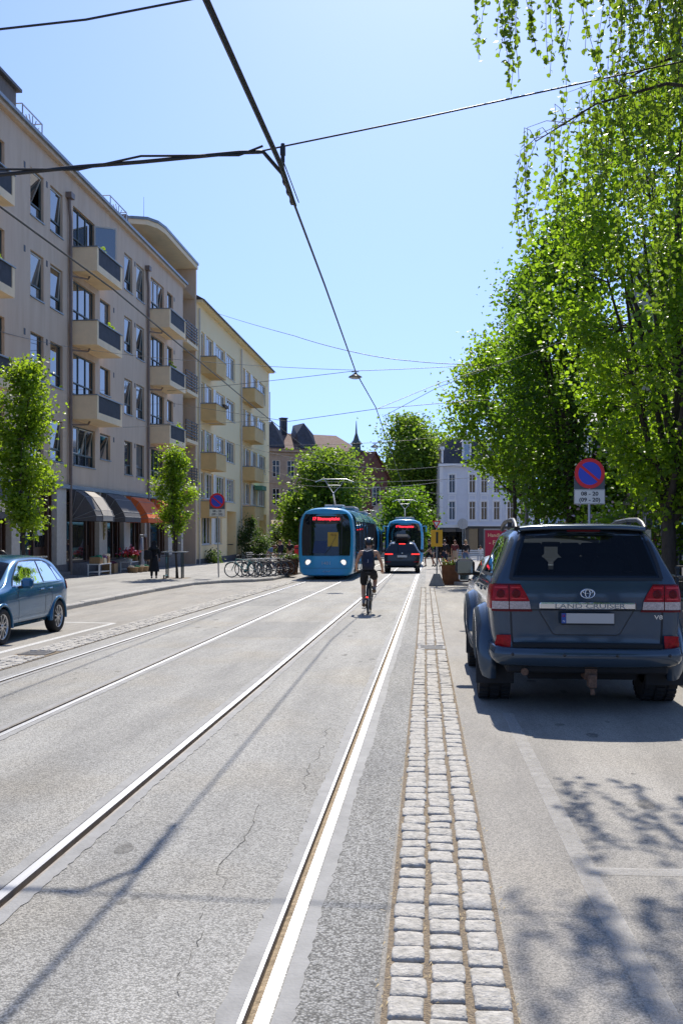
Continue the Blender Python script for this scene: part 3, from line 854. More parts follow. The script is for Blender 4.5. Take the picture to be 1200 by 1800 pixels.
# ------------------------------------------------------------------ pale yellow block
Yb = thing('apartment_building', 'pale yellow four storey block with ochre box balconies and white windows', 'building', (XA, 69, -.7))
zr = [(4.05, 6.0), (7.35, 9.1), (10.85, 12.55), (14.3, 16.2)]
holes = []; ws = []
for i, (z0, z1) in enumerate(zr):
    for (a0, a1) in ((70.2, 71.2), (71.6, 74.1), (75.0, 78.5), (78.9, 82.5), (86.2, 87.2), (87.6, 89.8), (90.9, 93.4), (94.4, 98.2)):
        zz = z0 if a0 in (78.9, 94.4) else z0
        holes.append((a0, a1, z0, z1)); ws.append((a0, a1, z0, z1))
holes += [(70.3, 73.4, .65, 3.35), (74.6, 77.2, .65, 3.35), (87.0, 89.6, .75, 3.35), (90.6, 93.0, .75, 3.35)]
doors = [(79.2, 83.0, -.75, 3.3), (94.6, 98.6, -.9, 3.3)]
mb = MB()
wall_grid(mb, fA, 68.6, 100.4, -1.3, 17.95, [h for h in holes] + [d + (1.6,) for d in doors])
mb.add([fA(100.4, -1.6, 0), fA(100.4, 17.95, 0), fA(100.4, 17.95, -11), fA(100.4, -1.6, -11)], [(3, 2, 1, 0)])
mb.add([fA(68.6, -1.6, 0), fA(68.6, 17.95, 0), fA(68.6, 17.95, -11), fA(68.6, -1.6, -11)], [(0, 1, 2, 3)])
for d in doors: mb.add([fA(d[0], d[2], -1.6), fA(d[1], d[2], -1.6), fA(d[1], d[3], -1.6), fA(d[0], d[3], -1.6)], [(0, 1, 2, 3)])
mb.build('wall', M['yellow'], Yb, True)
for (a0, a1, z0, z1) in ws: window(Yb, fA, a0, a1, z0, z1, split=0, lights=max(1, round((a1 - a0) / .85)), fm='framewhite', sm='framewhite', tilt=.0)
for (a0, a1, z0, z1) in holes[-4:]: window(Yb, fA, a0, a1, z0, z1, split=0, lights=3, fm='framewhite', sm='framewhite')
for d in doors:
    q = MB(); fbox(q, fA, d[0] + .9, d[0] + 2.1, d[2], 1.9, -1.58, -1.5); o = q.build('door', M['wood'], Yb, True)
    q = MB(); fbox(q, fA, d[0] + 1.05, d[0] + 1.95, .6, 1.7, -1.5, -1.48); q.build('pane', M['shopglass'], o, True)
    q = MB(); q.tube([fA(d[0], .55, -.3), fA(d[1] + .4, .5, -.3)], .04, 6); q.build('handrail', M['blackmetal'], Yb, True)
# white shutter panels between the windows
for (z0, z1) in zr:
    for a0, a1 in ((74.15, 74.95), (78.52, 78.88), (89.85, 90.85), (93.45, 94.35), (71.22, 71.58), (87.22, 87.58)):
        q = MB(); fbox(q, fA, a0, a1, z0 + .002, z1 - .002, -.05, .02); q.build('window_panel', M['framewhite'], Yb, True)
for a0, a1 in ((73.45, 74.55), (89.65, 90.55)):
    q = MB(); fbox(q, fA, a0, a1, .66, 3.34, -.05, .02); q.build('window_panel', M['framewhite'], Yb, True)
for zt in (14.3, 10.9, 7.35, 3.85):
    for a0, a1 in ((69.9, 73.4), (85.7, 90.4)):
        q = MB(); D = 1.15
        fbox(q, fA, a0, a1, zt - 1.22, zt - 1.05, 0, D); fbox(q, fA, a0, a0 + .12, zt - 1.05, zt - .02, 0, D); fbox(q, fA, a1 - .12, a1, zt - 1.05, zt - .02, 0, D); fbox(q, fA, a0 + .12, a1 - .12, zt - 1.05, zt - .02, D - .12, D)
        b = q.build('balcony', M['yellowdark'], Yb, True)
        q = MB(); fbox(q, fA, a0 - .05, a1 + .05, zt - .02, zt + .05, D - .17, D + .05); fbox(q, fA, a0 - .05, a0 + .17, zt - .018, zt + .048, 0, D - .17); fbox(q, fA, a1 - .17, a1 + .05, zt - .018, zt + .048, 0, D - .17)
        q.build('coping', M['roofmetal'], b, True)
q = MB(); fbox(q, fA, 91.8, 94.2, 5.55, 5.95, .0, .75); q.build('sun_blind', mat('green blind', (.06, .22, .16), .8), Yb, True)
q = MB(); fbox(q, fA, 72, 73.3, 10.9, 11.1, 1.1, 1.35); q.build('flower_box', M['bark'], Yb, True)
for a in (69.1, 84.9):
    q = MB(); q.tube([fA(a, -1.0, .12), fA(a, 17.6, .12)], .07, 8); q.build('downpipe', M['marble'], Yb, True)
q = MB(); fbox(q, fA, 68.6, 100.7, 17.95, 18.12, -11, .5); q.build('eave', M['yellow'], Yb, True)
q = MB(); q.add([fA(68.55, 18.12, .62), fA(100.8, 18.12, .62), fA(100.8, 21.5, -5.5), fA(68.55, 21.5, -5.5), fA(68.55, 18.12, -11), fA(100.8, 18.12, -11), fA(68.55, 18.0, .62), fA(100.8, 18.0, .62)], [(0, 1, 2, 3), (3, 2, 5, 4), (0, 3, 4), (1, 5, 2), (6, 7, 1, 0)]); q.build('roof', M['tile'], Yb, True)
q = MB(); fbox(q, fA, 68.6, 100.4, -1.6, -.35, -.1, .06); q.build('plinth', M['darkstone'], Yb, True)

# ------------------------------------------------------------------ street end: old block, chapel, church, grey-blue hotel, cream corner house
BALC_PLANTS = []
def plain_window(root, fn, a0, a1, z0, z1, fm, cross=True, trim=None):
    f = MB(); frame_boxes(f, fn, a0, a1, z0, z1, -.14, -.06, .07)
    if cross: fbox(f, fn, (a0 + a1) / 2 - .03, (a0 + a1) / 2 + .03, z0, z1, -.13, -.06); fbox(f, fn, a0, a1, z0 + (z1 - z0) * .66 - .03, z0 + (z1 - z0) * .66 + .03, -.13, -.062)
    if trim: frame_boxes(f, fn, a0 - .16, a1 + .16, z0 - .16, z1 + .16, 0, .06, .15)
    w = f.build('window', M[fm], root, True)
    p = MB(); p.add([fn(a0, z0, -.12), fn(a1, z0, -.12), fn(a1, z1, -.12), fn(a0, z1, -.12)], [(0, 1, 2, 3)]); p.build('pane', M['farglass'], w, True)
    return w
M['oldwall'] = mat('old brown stone facade', (.34, .26, .20), .9, col2=(.44, .35, .27), scale=2.5, bump=.2, bscale=12)
M['copper'] = mat('rusty metal roof', (.15, .075, .052), .9, col2=(.20, .14, .115), scale=2.2)
M['brick'] = mat('dark red brick', (.17, .07, .048), .9, col2=(.23, .10, .07), scale=6)
M['verdigris'] = mat('dark verdigris', (.06, .085, .085), .6, var=.2, scale=5)
M['hotel'] = mat('pale blue grey render', (.66, .69, .76), .85, var=.05, scale=2)
M['trim'] = mat('white stone trim', (.80, .81, .83), .8)
M['cream'] = mat('cream stucco', (.60, .53, .42), .85, var=.06, scale=2)
M['charcoal'] = mat('charcoal shopfront', (.045, .047, .052), .5, var=.2, scale=3)

O = thing('old_apartment_building', 'old brown stone apartment block with rusty metal roof at the street end', 'building', (-16, 125, -1.5))
PO = Vector((-26.6, 123, 0)); dO = Vector((14.5, 9.0, 0)).normalized(); nO = Vector((dO.y, -dO.x, 0))
fO = lambda a, z, d: tuple(PO + dO * a + nO * d + Vector((0, 0, z)))
hs = []
for i, z in enumerate((1.0, 5.0, 8.7)):
    for k in range(9):
        a = 1.0 + k * 2.1; hs.append((a, a + 1.05, z, z + 2.2))
mb = MB(); wall_grid(mb, fO, 0, 20, -2, 12.2, hs)
for a in (0, 20): mb.add([fO(a, -2, 0), fO(a, 12.2, 0), fO(a, 12.2, -11), fO(a, -2, -11)], [(0, 1, 2, 3)])
for z in (4.2, 7.9, 11.6): fbox(mb, fO, -.1, 20.1, z, z + .25, .002, .15)
fbox(mb, fO, -.2, 20.2, 12.0, 12.35, .004, .4)
mb.build('wall', M['oldwall'], O, True)
for h in hs: plain_window(O, fO, *h, 'framewhite')
q = MB(); q.add([fO(-.3, 12.36, .5), fO(20.3, 12.36, .5), fO(19, 15.0, -5), fO(1, 15.0, -5), fO(-.3, 12.36, -11), fO(20.3, 12.36, -11)], [(0, 1, 2, 3), (3, 2, 5, 4), (0, 3, 4), (1, 5, 2)]); ro = q.build('roof', M['copper'], O, True)
for a in (2.0, 5.5, 7.6, 10.5):
    q = MB(); fbox(q, fO, a, a + .8, 14.2, 16.9, -5.2, -4.4); fbox(q, fO, a - .08, a + .88, 16.9, 17.05, -5.3, -4.3); q.build('chimney', M['slate'], ro, True)
for a in (6.6, 11.2):
    q = MB(); q.add([fO(a, 12.6, .2), fO(a + 2.4, 12.6, .2), fO(a + 2.4, 14.6, -1.0), fO(a + 1.2, 16.1, -1.4), fO(a, 14.6, -1.0), fO(a, 12.6, -4), fO(a + 2.4, 12.6, -4), fO(a + 1.2, 16.1, -5)], [(0, 1, 2, 3, 4), (4, 3, 7, 5), (3, 2, 6, 7), (0, 4, 5), (1, 6, 2)]); q.build('dormer', M['slate'], ro, True)
q = MB(); q.tube([fO(9, 15.8, -5), fO(9, 20.5, -5)], .05, 5); q.build('antenna', M['grey'], ro, True)

# brick chapel with a small copper turret, seen at its corner
B = thing('brick_chapel', 'dark red brick gabled chapel with a green copper turret between the trees', 'chapel', (-6.5, 118, -1.5))
GL, GR, DB = Vector((-8.0, 115.0, 0)), Vector((-5.1, 118.2, 0)), Vector((-5.0, 3.0, 0))
AP = (GL + GR) / 2 + Vector((0, 0, 10.9))
up_ = lambda p, z: (p.x, p.y, z)
mb = MB(); mb.add([up_(GL, -2), up_(GR, -2), up_(GR, 8.1), AP, up_(GL, 8.1)], [(0, 1, 2, 3, 4)])
mb.add([up_(GL + DB, -2), up_(GL, -2), up_(GL, 8.1), up_(GL + DB, 8.1)], [(0, 1, 2, 3)]); mb.add([up_(GR, -2), up_(GR + DB, -2), up_(GR + DB, 8.1), up_(GR, 8.1)], [(0, 1, 2, 3)])
mb.build('wall', M['brick'], B, True)
gd = (GR - GL).normalized(); gn = Vector((gd.y, -gd.x, 0)); GW_ = (GR - GL).length
fB = lambda a, z, d: tuple(GL + gd * a + gn * d + Vector((0, 0, z)))
plain_window(B, lambda a, z, d: fB(a, z, d + .16), GW_ * .40, GW_ * .40 + 1.3, 4.6, 6.9, 'framewhite')
dd_ = DB.normalized(); dn_ = Vector((dd_.y, -dd_.x, 0)) * -1
fB2 = lambda a, z, d: tuple(GL + dd_ * a + dn_ * -d + Vector((0, 0, z)))
for a in (1.5, 3.6): plain_window(B, lambda a_, z, d: fB2(a_, z, -d - .16), a, a + 1.1, 4.2, 6.6, 'framewhite')
ov = gn * .35; e1 = -gd * .4; e2 = gd * .4
q = MB(); A_ = AP + Vector((0, 0, .18)); q.add([A_ + ov, up_(GL + e1 + ov, 7.75), up_(GL + e1 + DB, 7.75), A_ + DB, up_(GR + e2 + ov, 7.75), up_(GR + e2 + DB, 7.75)], [(0, 1, 2, 3), (4, 0, 3, 5)]); q.build('roof', mat('brown tile roof', (.15, .065, .045), .8, var=.25, scale=3), B, True)
q = MB(); q.add([fB(.9, -2, .9), fB(4.1, -2, .9), fB(4.1, 3.4, .9), fB(2.5, 4.9, .9), fB(.9, 3.4, .9), fB(.9, -2, .0), fB(4.1, -2, .0), fB(4.1, 3.4, .0), fB(2.5, 4.9, .0), fB(.9, 3.4, .0)], [(0, 1, 2, 3, 4), (0, 4, 9, 5), (4, 3, 8, 9), (3, 2, 7, 8), (2, 1, 6, 7)]); q.build('portal', M['cream'], B, True)
T_ = AP + DB * .45
q = MB(); q.lathe([(.62, 9.6), (.62, 11.0), (.95, 11.1), (.95, 11.3), (.55, 11.4), (.5, 12.0), (.75, 12.1), (.36, 12.6), (.12, 13.4), (.03, 14.9)], (T_.x, T_.y, 0), n=8, smooth=False); q.build('turret', M['verdigris'], B, True)
# dark church roof with a weather-vane behind the right trees
K = thing('church', 'church with steep dark roof and weather vane behind the tall green trees', 'church', (-2, 165, -2))
q = MB(); q.add([(-8.0, 160, 12), (3.4, 160, 12), (3.4, 178, 12), (-8.0, 178, 12), (-2.3, 160, 18.6), (-2.3, 178, 18.6)], [(0, 1, 4), (1, 2, 5, 4), (2, 3, 5), (3, 0, 4, 5)]); q.build('roof', M['tile'], K, True)
q = MB(); q.bx(-7.7, 3.1, 160.4, 177.6, -2, 12); q.build('wall', M['brick'], K, True)
q = MB(); q.tube([(-5, 160, 15), (-5, 160, 20.6)], [.14, .05], 6); q.ball((-5, 160, 17.6), .32, 8); q.tube([(-5.6, 160, 19.6), (-4.4, 160, 19.6)], .06, 5); q.bx(-5, -4.3, 159.95, 160.05, 19.8, 20.2); q.build('weather_vane', M['verdigris'], K, True)

# grey-blue hotel facing the street
Hh = thing('hotel_building', 'pale blue grey hotel with mansard roof behind the bus shelter', 'building', (8, 118, -1.4))
PH = Vector((1.2, 117, 0)); dH = Vector((11.2, 1.2, 0)).normalized(); nH = Vector((dH.y, -dH.x, 0))
fH = lambda a, z, d: tuple(PH + dH * a + nH * d + Vector((0, 0, z)))
hs = [(a, a + .75, z, z + hh) for z, hh in ((2.95, 2.2), (6.15, 2.2)) for a in (1.05, 3.45, 4.85, 6.35, 7.95, 9.5)]
mb = MB(); wall_grid(mb, fH, 0, 11.2, 2.2, 9.3, hs); mb.add([fH(0, 2.2, 0), fH(0, 9.3, 0), fH(0, 9.3, -12), fH(0, 2.2, -12)], [(0, 1, 2, 3)]); mb.add([fH(11.2, -2, 0), fH(11.2, 9.3, 0), fH(11.2, 9.3, -12), fH(11.2, -2, -12)], [(3, 2, 1, 0)])
mb.build('wall', M['hotel'], Hh, True)
for h in hs: plain_window(Hh, fH, *h, 'trim', trim=True)
q = MB()
for a in (1.05, 3.45, 4.85, 6.35, 7.95, 9.5): frame_boxes(q, fH, a - .05, a + .8, 5.28, 5.9, 0, .05, .09)
fbox(q, fH, -.1, 11.3, 2.2, 2.4, 0, .25); fbox(q, fH, -.2, 11.4, 9.3, 9.6, -.2, .45); fbox(q, fH, -.05, .35, 2.4, 9.3, 0, .06)
q.build('cornice', M['trim'], Hh, True)
q = MB(); sh = [(.5, 2.0, -1.4, 1.9), (3.0, 4.6, -1.4, 1.9), (5.6, 7.0, -1.4, 1.9), (8.0, 9.6, -1.4, 1.9)]; wall_grid(q, fH, 0, 11.2, -2.2, 2.2, sh, .4); q.add([fH(0, -2.2, 0), fH(0, 2.2, 0), fH(0, 2.2, -12), fH(0, -2.2, -12)], [(0, 1, 2, 3)]); so = q.build('shopfront', M['charcoal'], Hh, True)
q = MB()
for a0, a1, z0, z1 in sh: q.add([fH(a0, z0, -.35), fH(a1, z0, -.35), fH(a1, z1, -.35), fH(a0, z1, -.35)], [(0, 1, 2, 3)])
q.build('pane', M['shopglass'], so, True)
q = MB(); q.add([fH(0, 9.6, .3), fH(11.2, 9.6, .3), fH(11.2, 12.6, -1.4), fH(1.0, 12.6, -1.4), fH(0, 9.6, -12), fH(1, 12.6, -11), fH(11.2, 12.6, -11)], [(0, 1, 2, 3), (0, 3, 5, 4), (3, 2, 6, 5)]); rf = q.build('roof', M['slate'], Hh, True)
for a, w in ((2.6, 1.1), (5.6, 1.1), (8.6, 1.1)):
    q = MB(); frame_boxes(q, fH, a, a + w, 9.7, 12.2, -.1, .15, .2); q.add([fH(a - .15, 12.2, .15), fH(a + w + .15, 12.2, .15), fH(a + w / 2, 12.9, .15), fH(a - .15, 12.2, -1), fH(a + w + .15, 12.2, -1), fH(a + w / 2, 12.9, -1)], [(0, 1, 2), (0, 2, 5, 3), (1, 4, 5, 2)]); fbox(q, fH, a + .2, a + w - .2, 9.9, 12.0, -1.2, .02)
    d = q.build('dormer', M['trim'], rf, True); p = MB(); p.add([fH(a + .25, 9.95, .04), fH(a + w - .25, 9.95, .04), fH(a + w - .25, 11.9, .04), fH(a + .25, 11.9, .04)], [(0, 1, 2, 3)]); p.build('pane', M['glass'], d, True)
q = MB(); add_text(q, 'GA', 2.0, fH(3.2, 13.4, .1), dH, (0, 0, 1), depth=.12, bold=.02); q.build('roof_letters', M['grey'], rf, True)
q = MB(); q.tube([fH(.25, 9.7, .2), fH(.25, 11.4, .2)], .12, 6); q.ball(fH(.25, 11.4, .2), .3, 8); q.build('finial', M['trim'], rf, True)

# cream corner house behind the limes
Cc = thing('corner_building', 'cream stucco corner building with pale columns behind the lime trees', 'building', (16, 90, -1))
PC = Vector((10.5, 95, 0)); dC = Vector((13, -23, 0)).normalized(); nC = Vector((dC.y, -dC.x, 0))
fC = lambda a, z, d: tuple(PC + dC * a + nC * d + Vector((0, 0, z)))
hs = [(1.0 + k * 2.2, 2.2 + k * 2.2, z, z + hh) for k in range(11) for z, hh in ((4.1, 2.3), (8.0, 2.0))]
mb = MB(); wall_grid(mb, fC, 0, 26, -2, 11, hs)
mb.add([fC(0, -2, 0), fC(0, 11, 0), fC(0, 11, -10), fC(0, -2, -10)], [(0, 1, 2, 3)])
mb.build('wall', M['cream'], Cc, True)
for h in hs: plain_window(Cc, fC, *h, 'trim')
q = MB()
for k in range(12): fbox(q, fC, .55 + k * 2.2, .85 + k * 2.2, 3.6, 10.6, 0, .2)
fbox(q, fC, -.2, 26, 3.2, 3.6, 0, .4); fbox(q, fC, -.2, 26, 10.6, 11.2, -.2, .6); q.build('pilaster', M['trim'], Cc, True)
q = MB(); q.add([fC(-.2, 11.2, .5), fC(26, 11.2, .5), fC(26, 14, -5), fC(0, 14, -5), fC(0, 11.2, -10)], [(0, 1, 2, 3), (0, 3, 4)]); q.build('roof', M['slate'], Cc, True)
for a in (1.0, 5.5):
    q = MB(); q.add([fC(a, 2.9, .02), fC(a + 3.6, 2.9, .02), fC(a + 3.6, 2.0, 1.6), fC(a, 2.0, 1.6), fC(a, 1.8, 1.6), fC(a + 3.6, 1.8, 1.6)], [(0, 1, 2, 3), (3, 2, 5, 4)])
    q.build('awning', mat('striped grey awning', (.40, .40, .42), .8, col2=(.66, .66, .66), scale=5, stretch=(8, 8, .1)), Cc, True)

# glass fronted restaurant on the right pavement
Gr = thing('restaurant_building', 'dark restaurant front with black canopy and big panes behind the pavement fence', 'building', (9, 30, -.3))
q = MB(); q.bx(8.4, 18, 20, 44, -.5, 3.0); q.build('wall', M['charcoal'], Gr, True)
q = MB(); q.bx(8.6, 18, 20.2, 43.8, 3.4, 13.0); q.build('upper_wall', M['cream'], Gr, True)
q = MB(); q.bx(6.9, 18.2, 19.8, 44.2, 3.0, 3.35); q.build('canopy', M['iron'], Gr, True)
for y in (21, 25.5, 30, 34.5, 39):
    q = MB(); fR = lambda a, z, d: (8.4 - d, a, z)
    frame_boxes(q, fR, y, y + 4, .1, 2.9, 0, .08, .1); fbox(q, fR, y + 1.95, y + 2.05, .2, 2.8, .002, .07); w = q.build('window', M['grey'], Gr, True)
    p = MB(); p.add([fR(y + .1, .2, .03), fR(y + 3.9, .2, .03), fR(y + 3.9, 2.8, .03), fR(y + .1, 2.8, .03)], [(3, 2, 1, 0)]); p.build('pane', M['shopglass'], w, True)
for y in (23, 26.5, 30, 33.5, 37, 40.5):
    for z in (4.4, 7.6, 10.4):
        plain_window(Gr, lambda a, z, d: (8.6 - d, a, z), y, y + 1.3, z, z + 1.9, 'trim')
for y in (24.9, 33.0):
    q = MB(); q.bx(7.0, 7.25, y, y + .25, -.2, 3.0); q.build('column', M['grey'], Gr, True)

# plants on a few balconies
for (a, z, d, n) in ((45.6, 14.9, .95, 60), (46.6, 11.5, 1.05, 40), (58.4, 11.5, 1.0, 50), (59.6, 8.05, 1.0, 40), (33.9, 11.5, 1.0, 60)):
    _q = np.random.default_rng(int(a * 10)); _pp = np.stack([XA + d + _q.normal(0, .08, n), a + _q.normal(0, .25, n), z + np.abs(_q.normal(0, .13, n))], 1) - np.array(A.location)
    BALC_PLANTS.append((_pp, int(a)))
# ================================================================== trees
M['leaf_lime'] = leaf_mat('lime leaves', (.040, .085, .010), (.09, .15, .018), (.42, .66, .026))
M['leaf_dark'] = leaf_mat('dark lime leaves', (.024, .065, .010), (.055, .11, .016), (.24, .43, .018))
M['leaf_young'] = leaf_mat('young maple leaves', (.06, .12, .010), (.13, .20, .02), (.40, .58, .025))
M['leaf_birch'] = leaf_mat('birch leaves', (.045, .095, .012), (.11, .16, .025), (.31, .47, .026), .38)
M['leaf_far'] = leaf_mat('far tree leaves', (.055, .11, .016), (.11, .17, .025), (.30, .46, .035))
M['leaf_shrub'] = leaf_mat('shrub leaves', (.035, .065, .018), (.07, .11, .03), (.12, .20, .03))

def leaves_mesh(name, pts, size, seed, m, droop=0.0, shape='oval'):
    """one small face pair per leaf, folded along its midrib, pointing every way"""
    r = np.random.default_rng(seed); n = len(pts)
    pts = np.asarray(pts, float)
    L = size * r.uniform(.65, 1.3, n)
    d = r.normal(size=(n, 3)); d[:, 2] = d[:, 2] * .6 - droop
    d /= np.linalg.norm(d, axis=1)[:, None]
    u = r.normal(size=(n, 3)); u -= d * (u * d).sum(1)[:, None]; u /= np.linalg.norm(u, axis=1)[:, None]
    w = np.cross(d, u)
    W = L * (.42 if shape == 'oval' else .52)
    fold = L * .14
    base = pts
    v = np.empty((n, 6, 3))
    v[:, 0] = base; v[:, 3] = base + d * L[:, None]
    v[:, 1] = base + d * (L * .30)[:, None] + u * W[:, None] + w * fold[:, None]; v[:, 2] = base + d * (L * .66)[:, None] + u * (W * .75)[:, None] + w * fold[:, None]
    v[:, 5] = base + d * (L * .30)[:, None] - u * W[:, None] + w * fold[:, None]; v[:, 4] = base + d * (L * .66)[:, None] - u * (W * .75)[:, None] + w * fold[:, None]
    idx = np.arange(n)[:, None] * 6
    f = np.concatenate([idx + np.array([[0, 1, 2, 3]]), idx + np.array([[0, 3, 4, 5]])], 1).reshape(-1)
    me = bpy.data.meshes.new(name)
    me.vertices.add(n * 6); me.vertices.foreach_set('co', v.reshape(-1))
    me.loops.add(n * 8); me.loops.foreach_set('vertex_index', f.astype(np.int32))
    me.polygons.add(n * 2); me.polygons.foreach_set('loop_start', np.arange(0, n * 8, 4, dtype=np.int32))
    me.polygons.foreach_set('loop_total', np.full(n * 2, 4, np.int32))
    me.update(calc_edges=True)
    a = me.attributes.new('tint', 'FLOAT', 'POINT')
    t = np.clip(r.normal(.5, .28, n), 0, 1)
    a.data.foreach_set('value', np.repeat(t, 6).astype(np.float32))
    me.materials.append(m)
    return me

def crown_points(r, nclump, nleaf, env, z0, z1, clump, shell=.55):
    """clump centres spread through an envelope env(t, angle) -> radius, biased to its outside"""
    C = []
    while len(C) < nclump:
        t = r.random(); a = r.random() * 2 * PI; R0 = env(t, a)
        if r.random() > (R0 / 1.0) / (R0 / 1.0 + .25): continue
        q = R0 * (shell + (1 - shell) * r.random()) if r.random() < .85 else R0 * r.random() ** .6
        C.append((q * math.cos(a), q * math.sin(a), lerp(z0, z1, t)))
    C = np.array(C)
    k = r.integers(0, nclump, nleaf)
    s = clump * (.6 + .8 * r.random(nclump))
    off = r.normal(size=(nleaf, 3)) * s[k][:, None]; off[:, 2] *= .8
    out = C / (np.linalg.norm(C * (1, 1, 0), axis=1)[:, None] + .3); out[:, 2] = .9
    off = off + out[k] * (r.normal(size=nleaf) * s[k] * .9)[:, None]
    return C, C[k] + off

def tree(name, label, cat, loc, H, z0, env, trunk_r, nclump, nleaf, leaf, m, seed, clump=.35, limbs=7, lean=(0, 0), droop=.15, fork=None, group=None, twig=.012, trunk_top=.9, shell=.55):
    r = np.random.default_rng(seed)
    t = thing(name, label, cat, loc, 0, group)
    C, P_ = crown_points(r, nclump, nleaf, env, z0, H * .985, clump, shell)
    P_ = P_[P_[:, 2] < H + .2]
    # leaning stem
    def stem(z): return np.array((lean[0] * (z / H) ** 1.3 + .10 * math.sin(z * .8 + seed), lean[1] * (z / H) ** 1.3 + .10 * math.cos(z * .7 + seed), z))
    off = np.array([stem(max(0, z)) * (1, 1, 0) for z in C[:, 2]]); C = C + off
    P_ = P_ + np.array([lean[0], lean[1], 0]) * ((np.clip(P_[:, 2], 0, None) / H) ** 1.3)[:, None]
    tb = MB(); zt = H * trunk_top
    zz = [0, .12, .5] + list(np.linspace(1, zt, 9))
    tb.tube([stem(z) + (0, 0, -.05 if z == 0 else 0) for z in zz], [trunk_r * (1.45 if z == 0 else 1.2 if z < .2 else max(.10, (1 - z / zt * .93))) for z in zz], 10)
    # limbs leave the stem at a narrow angle and rise through the crown
    LP = []
    for i in range(limbs):
        zb = lerp(z0 * .75 if fork is None else fork, H * .6, (i / max(1, limbs - 1)) ** 1.2); a = i * 2.4 + r.uniform(-.4, .4)
        ztop = min(H * .95, zb + (H - zb) * r.uniform(.45, .8)); tt = (ztop - z0) / (H - z0); R1 = env(min(1, max(0, tt)), a) * .75
        b = stem(zb); pts = []
        for k in range(7):
            s = k / 6; rad = R1 * (s ** .75)
            pts.append(b * (1, 1, 0) + np.array((math.cos(a) * rad + r.normal() * .05 * s, math.sin(a) * rad + r.normal() * .05 * s, lerp(zb, ztop, s ** 1.15))) + (stem(lerp(zb, ztop, s)) - b) * (1, 1, 0) * .6)
        rr_ = trunk_r * .55 * (1 - zb / H * .5)
        tb.tube(pts, [max(.008, rr_ * (1 - .88 * k / 6)) for k in range(7)], 6); LP += pts
    LP += [stem(z) for z in np.linspace(z0 * .9, zt, 14)]
    LPa = np.array(LP)
    for c in C:
        dd = np.linalg.norm((LPa - c) * (1, 1, 1.4), axis=1) + np.maximum(0, LPa[:, 2] - c[2]) * 1.5
        p = LPa[int(dd.argmin())]
        if np.linalg.norm(p - c) < .15: continue
        mid = (p + c) / 2 + np.array((0, 0, -.06 * np.linalg.norm(p - c)))
        tb.tube([p, mid, c], [twig * 1.5, twig, twig * .4], 4, caps=False)
    tb.build('trunk', M['bark'], t)
    mesh_obj('crown', leaves_mesh('crown', P_, leaf, seed, m, droop), t)
    return t

def env_col(rmax, low=.35, peak=.4, top=.08, seed=0, lump=.22):
    def f(t, a):
        b = lerp(low, 1, min(1, t / peak)) if t < peak else lerp(1, top, ((t - peak) / (1 - peak)) ** 1.5)
        return rmax * max(.03, b * (1 + lump * math.sin(3 * a + seed + 7 * t) * math.sin(11 * t + 2 * seed) + lump * .6 * math.sin(17 * t + a * 2 + seed)))
    return f

# young columnar street trees on the left pavement
tree('street_tree', 'young columnar street tree with bright leaves standing behind the blue hatchback', 'tree', (-11.6, 27.4, gz(27.4) + .12), 6.95, 2.05, env_col(.72, .5, .42, .22, 2, .55), .065, 92, 9500, .105, M['leaf_young'], 21, .17, 6, (0.0, 0), group='young street trees on the left pavement')
tree('street_tree', 'young slender street tree in a metal guard beside the left no stopping sign', 'tree', (-11.05, 42.0, gz(42) + .12), 5.75, 1.95, env_col(.60, .45, .45, .15, 5, .6), .055, 70, 6500, .105, M['leaf_young'], 33, .16, 6, (0, 0), group='young street trees on the left pavement')

# limes and maples along the right pavement
tree('maple_tree', 'tall upright maple with forked dark trunk behind the fence right of the SUV', 'tree', (5.72, 24.0, gz(24) + .1), 12.8, 2.5, env_col(3.45, .12, .50, .35, 1, .22), .19, 270, 27000, .125, M['leaf_lime'], 41, .25, 20, (.3, 0), fork=2.0, trunk_top=.95, shell=.68, twig=.016)
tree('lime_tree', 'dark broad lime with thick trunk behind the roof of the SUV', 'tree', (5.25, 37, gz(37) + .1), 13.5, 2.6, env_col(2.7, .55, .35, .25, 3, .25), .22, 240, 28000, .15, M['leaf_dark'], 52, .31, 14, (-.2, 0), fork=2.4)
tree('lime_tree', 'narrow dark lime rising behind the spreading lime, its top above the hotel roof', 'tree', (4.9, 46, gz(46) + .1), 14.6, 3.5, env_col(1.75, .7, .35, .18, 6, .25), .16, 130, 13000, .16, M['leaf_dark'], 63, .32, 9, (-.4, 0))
tree('lime_tree', 'low spreading lime with bright yellow green leaves reaching over the hotel', 'tree', (3.6, 42.0, gz(42) + .1), 10.2, 4.6, env_col(2.9, .5, .40, .35, 9, .3), .12, 170, 14000, .15, M['leaf_lime'], 74, .28, 11, (-.5, 0), droop=.3)
tree('maple_tree', 'bright maple crown filling the right picture edge behind the forked maple', 'tree', (9.6, 31, gz(31) + .1), 14.5, 2.6, env_col(3.2, .6, .4, .4, 12, .25), .18, 190, 20000, .15, M['leaf_lime'], 85, .32, 12, (0, 0))

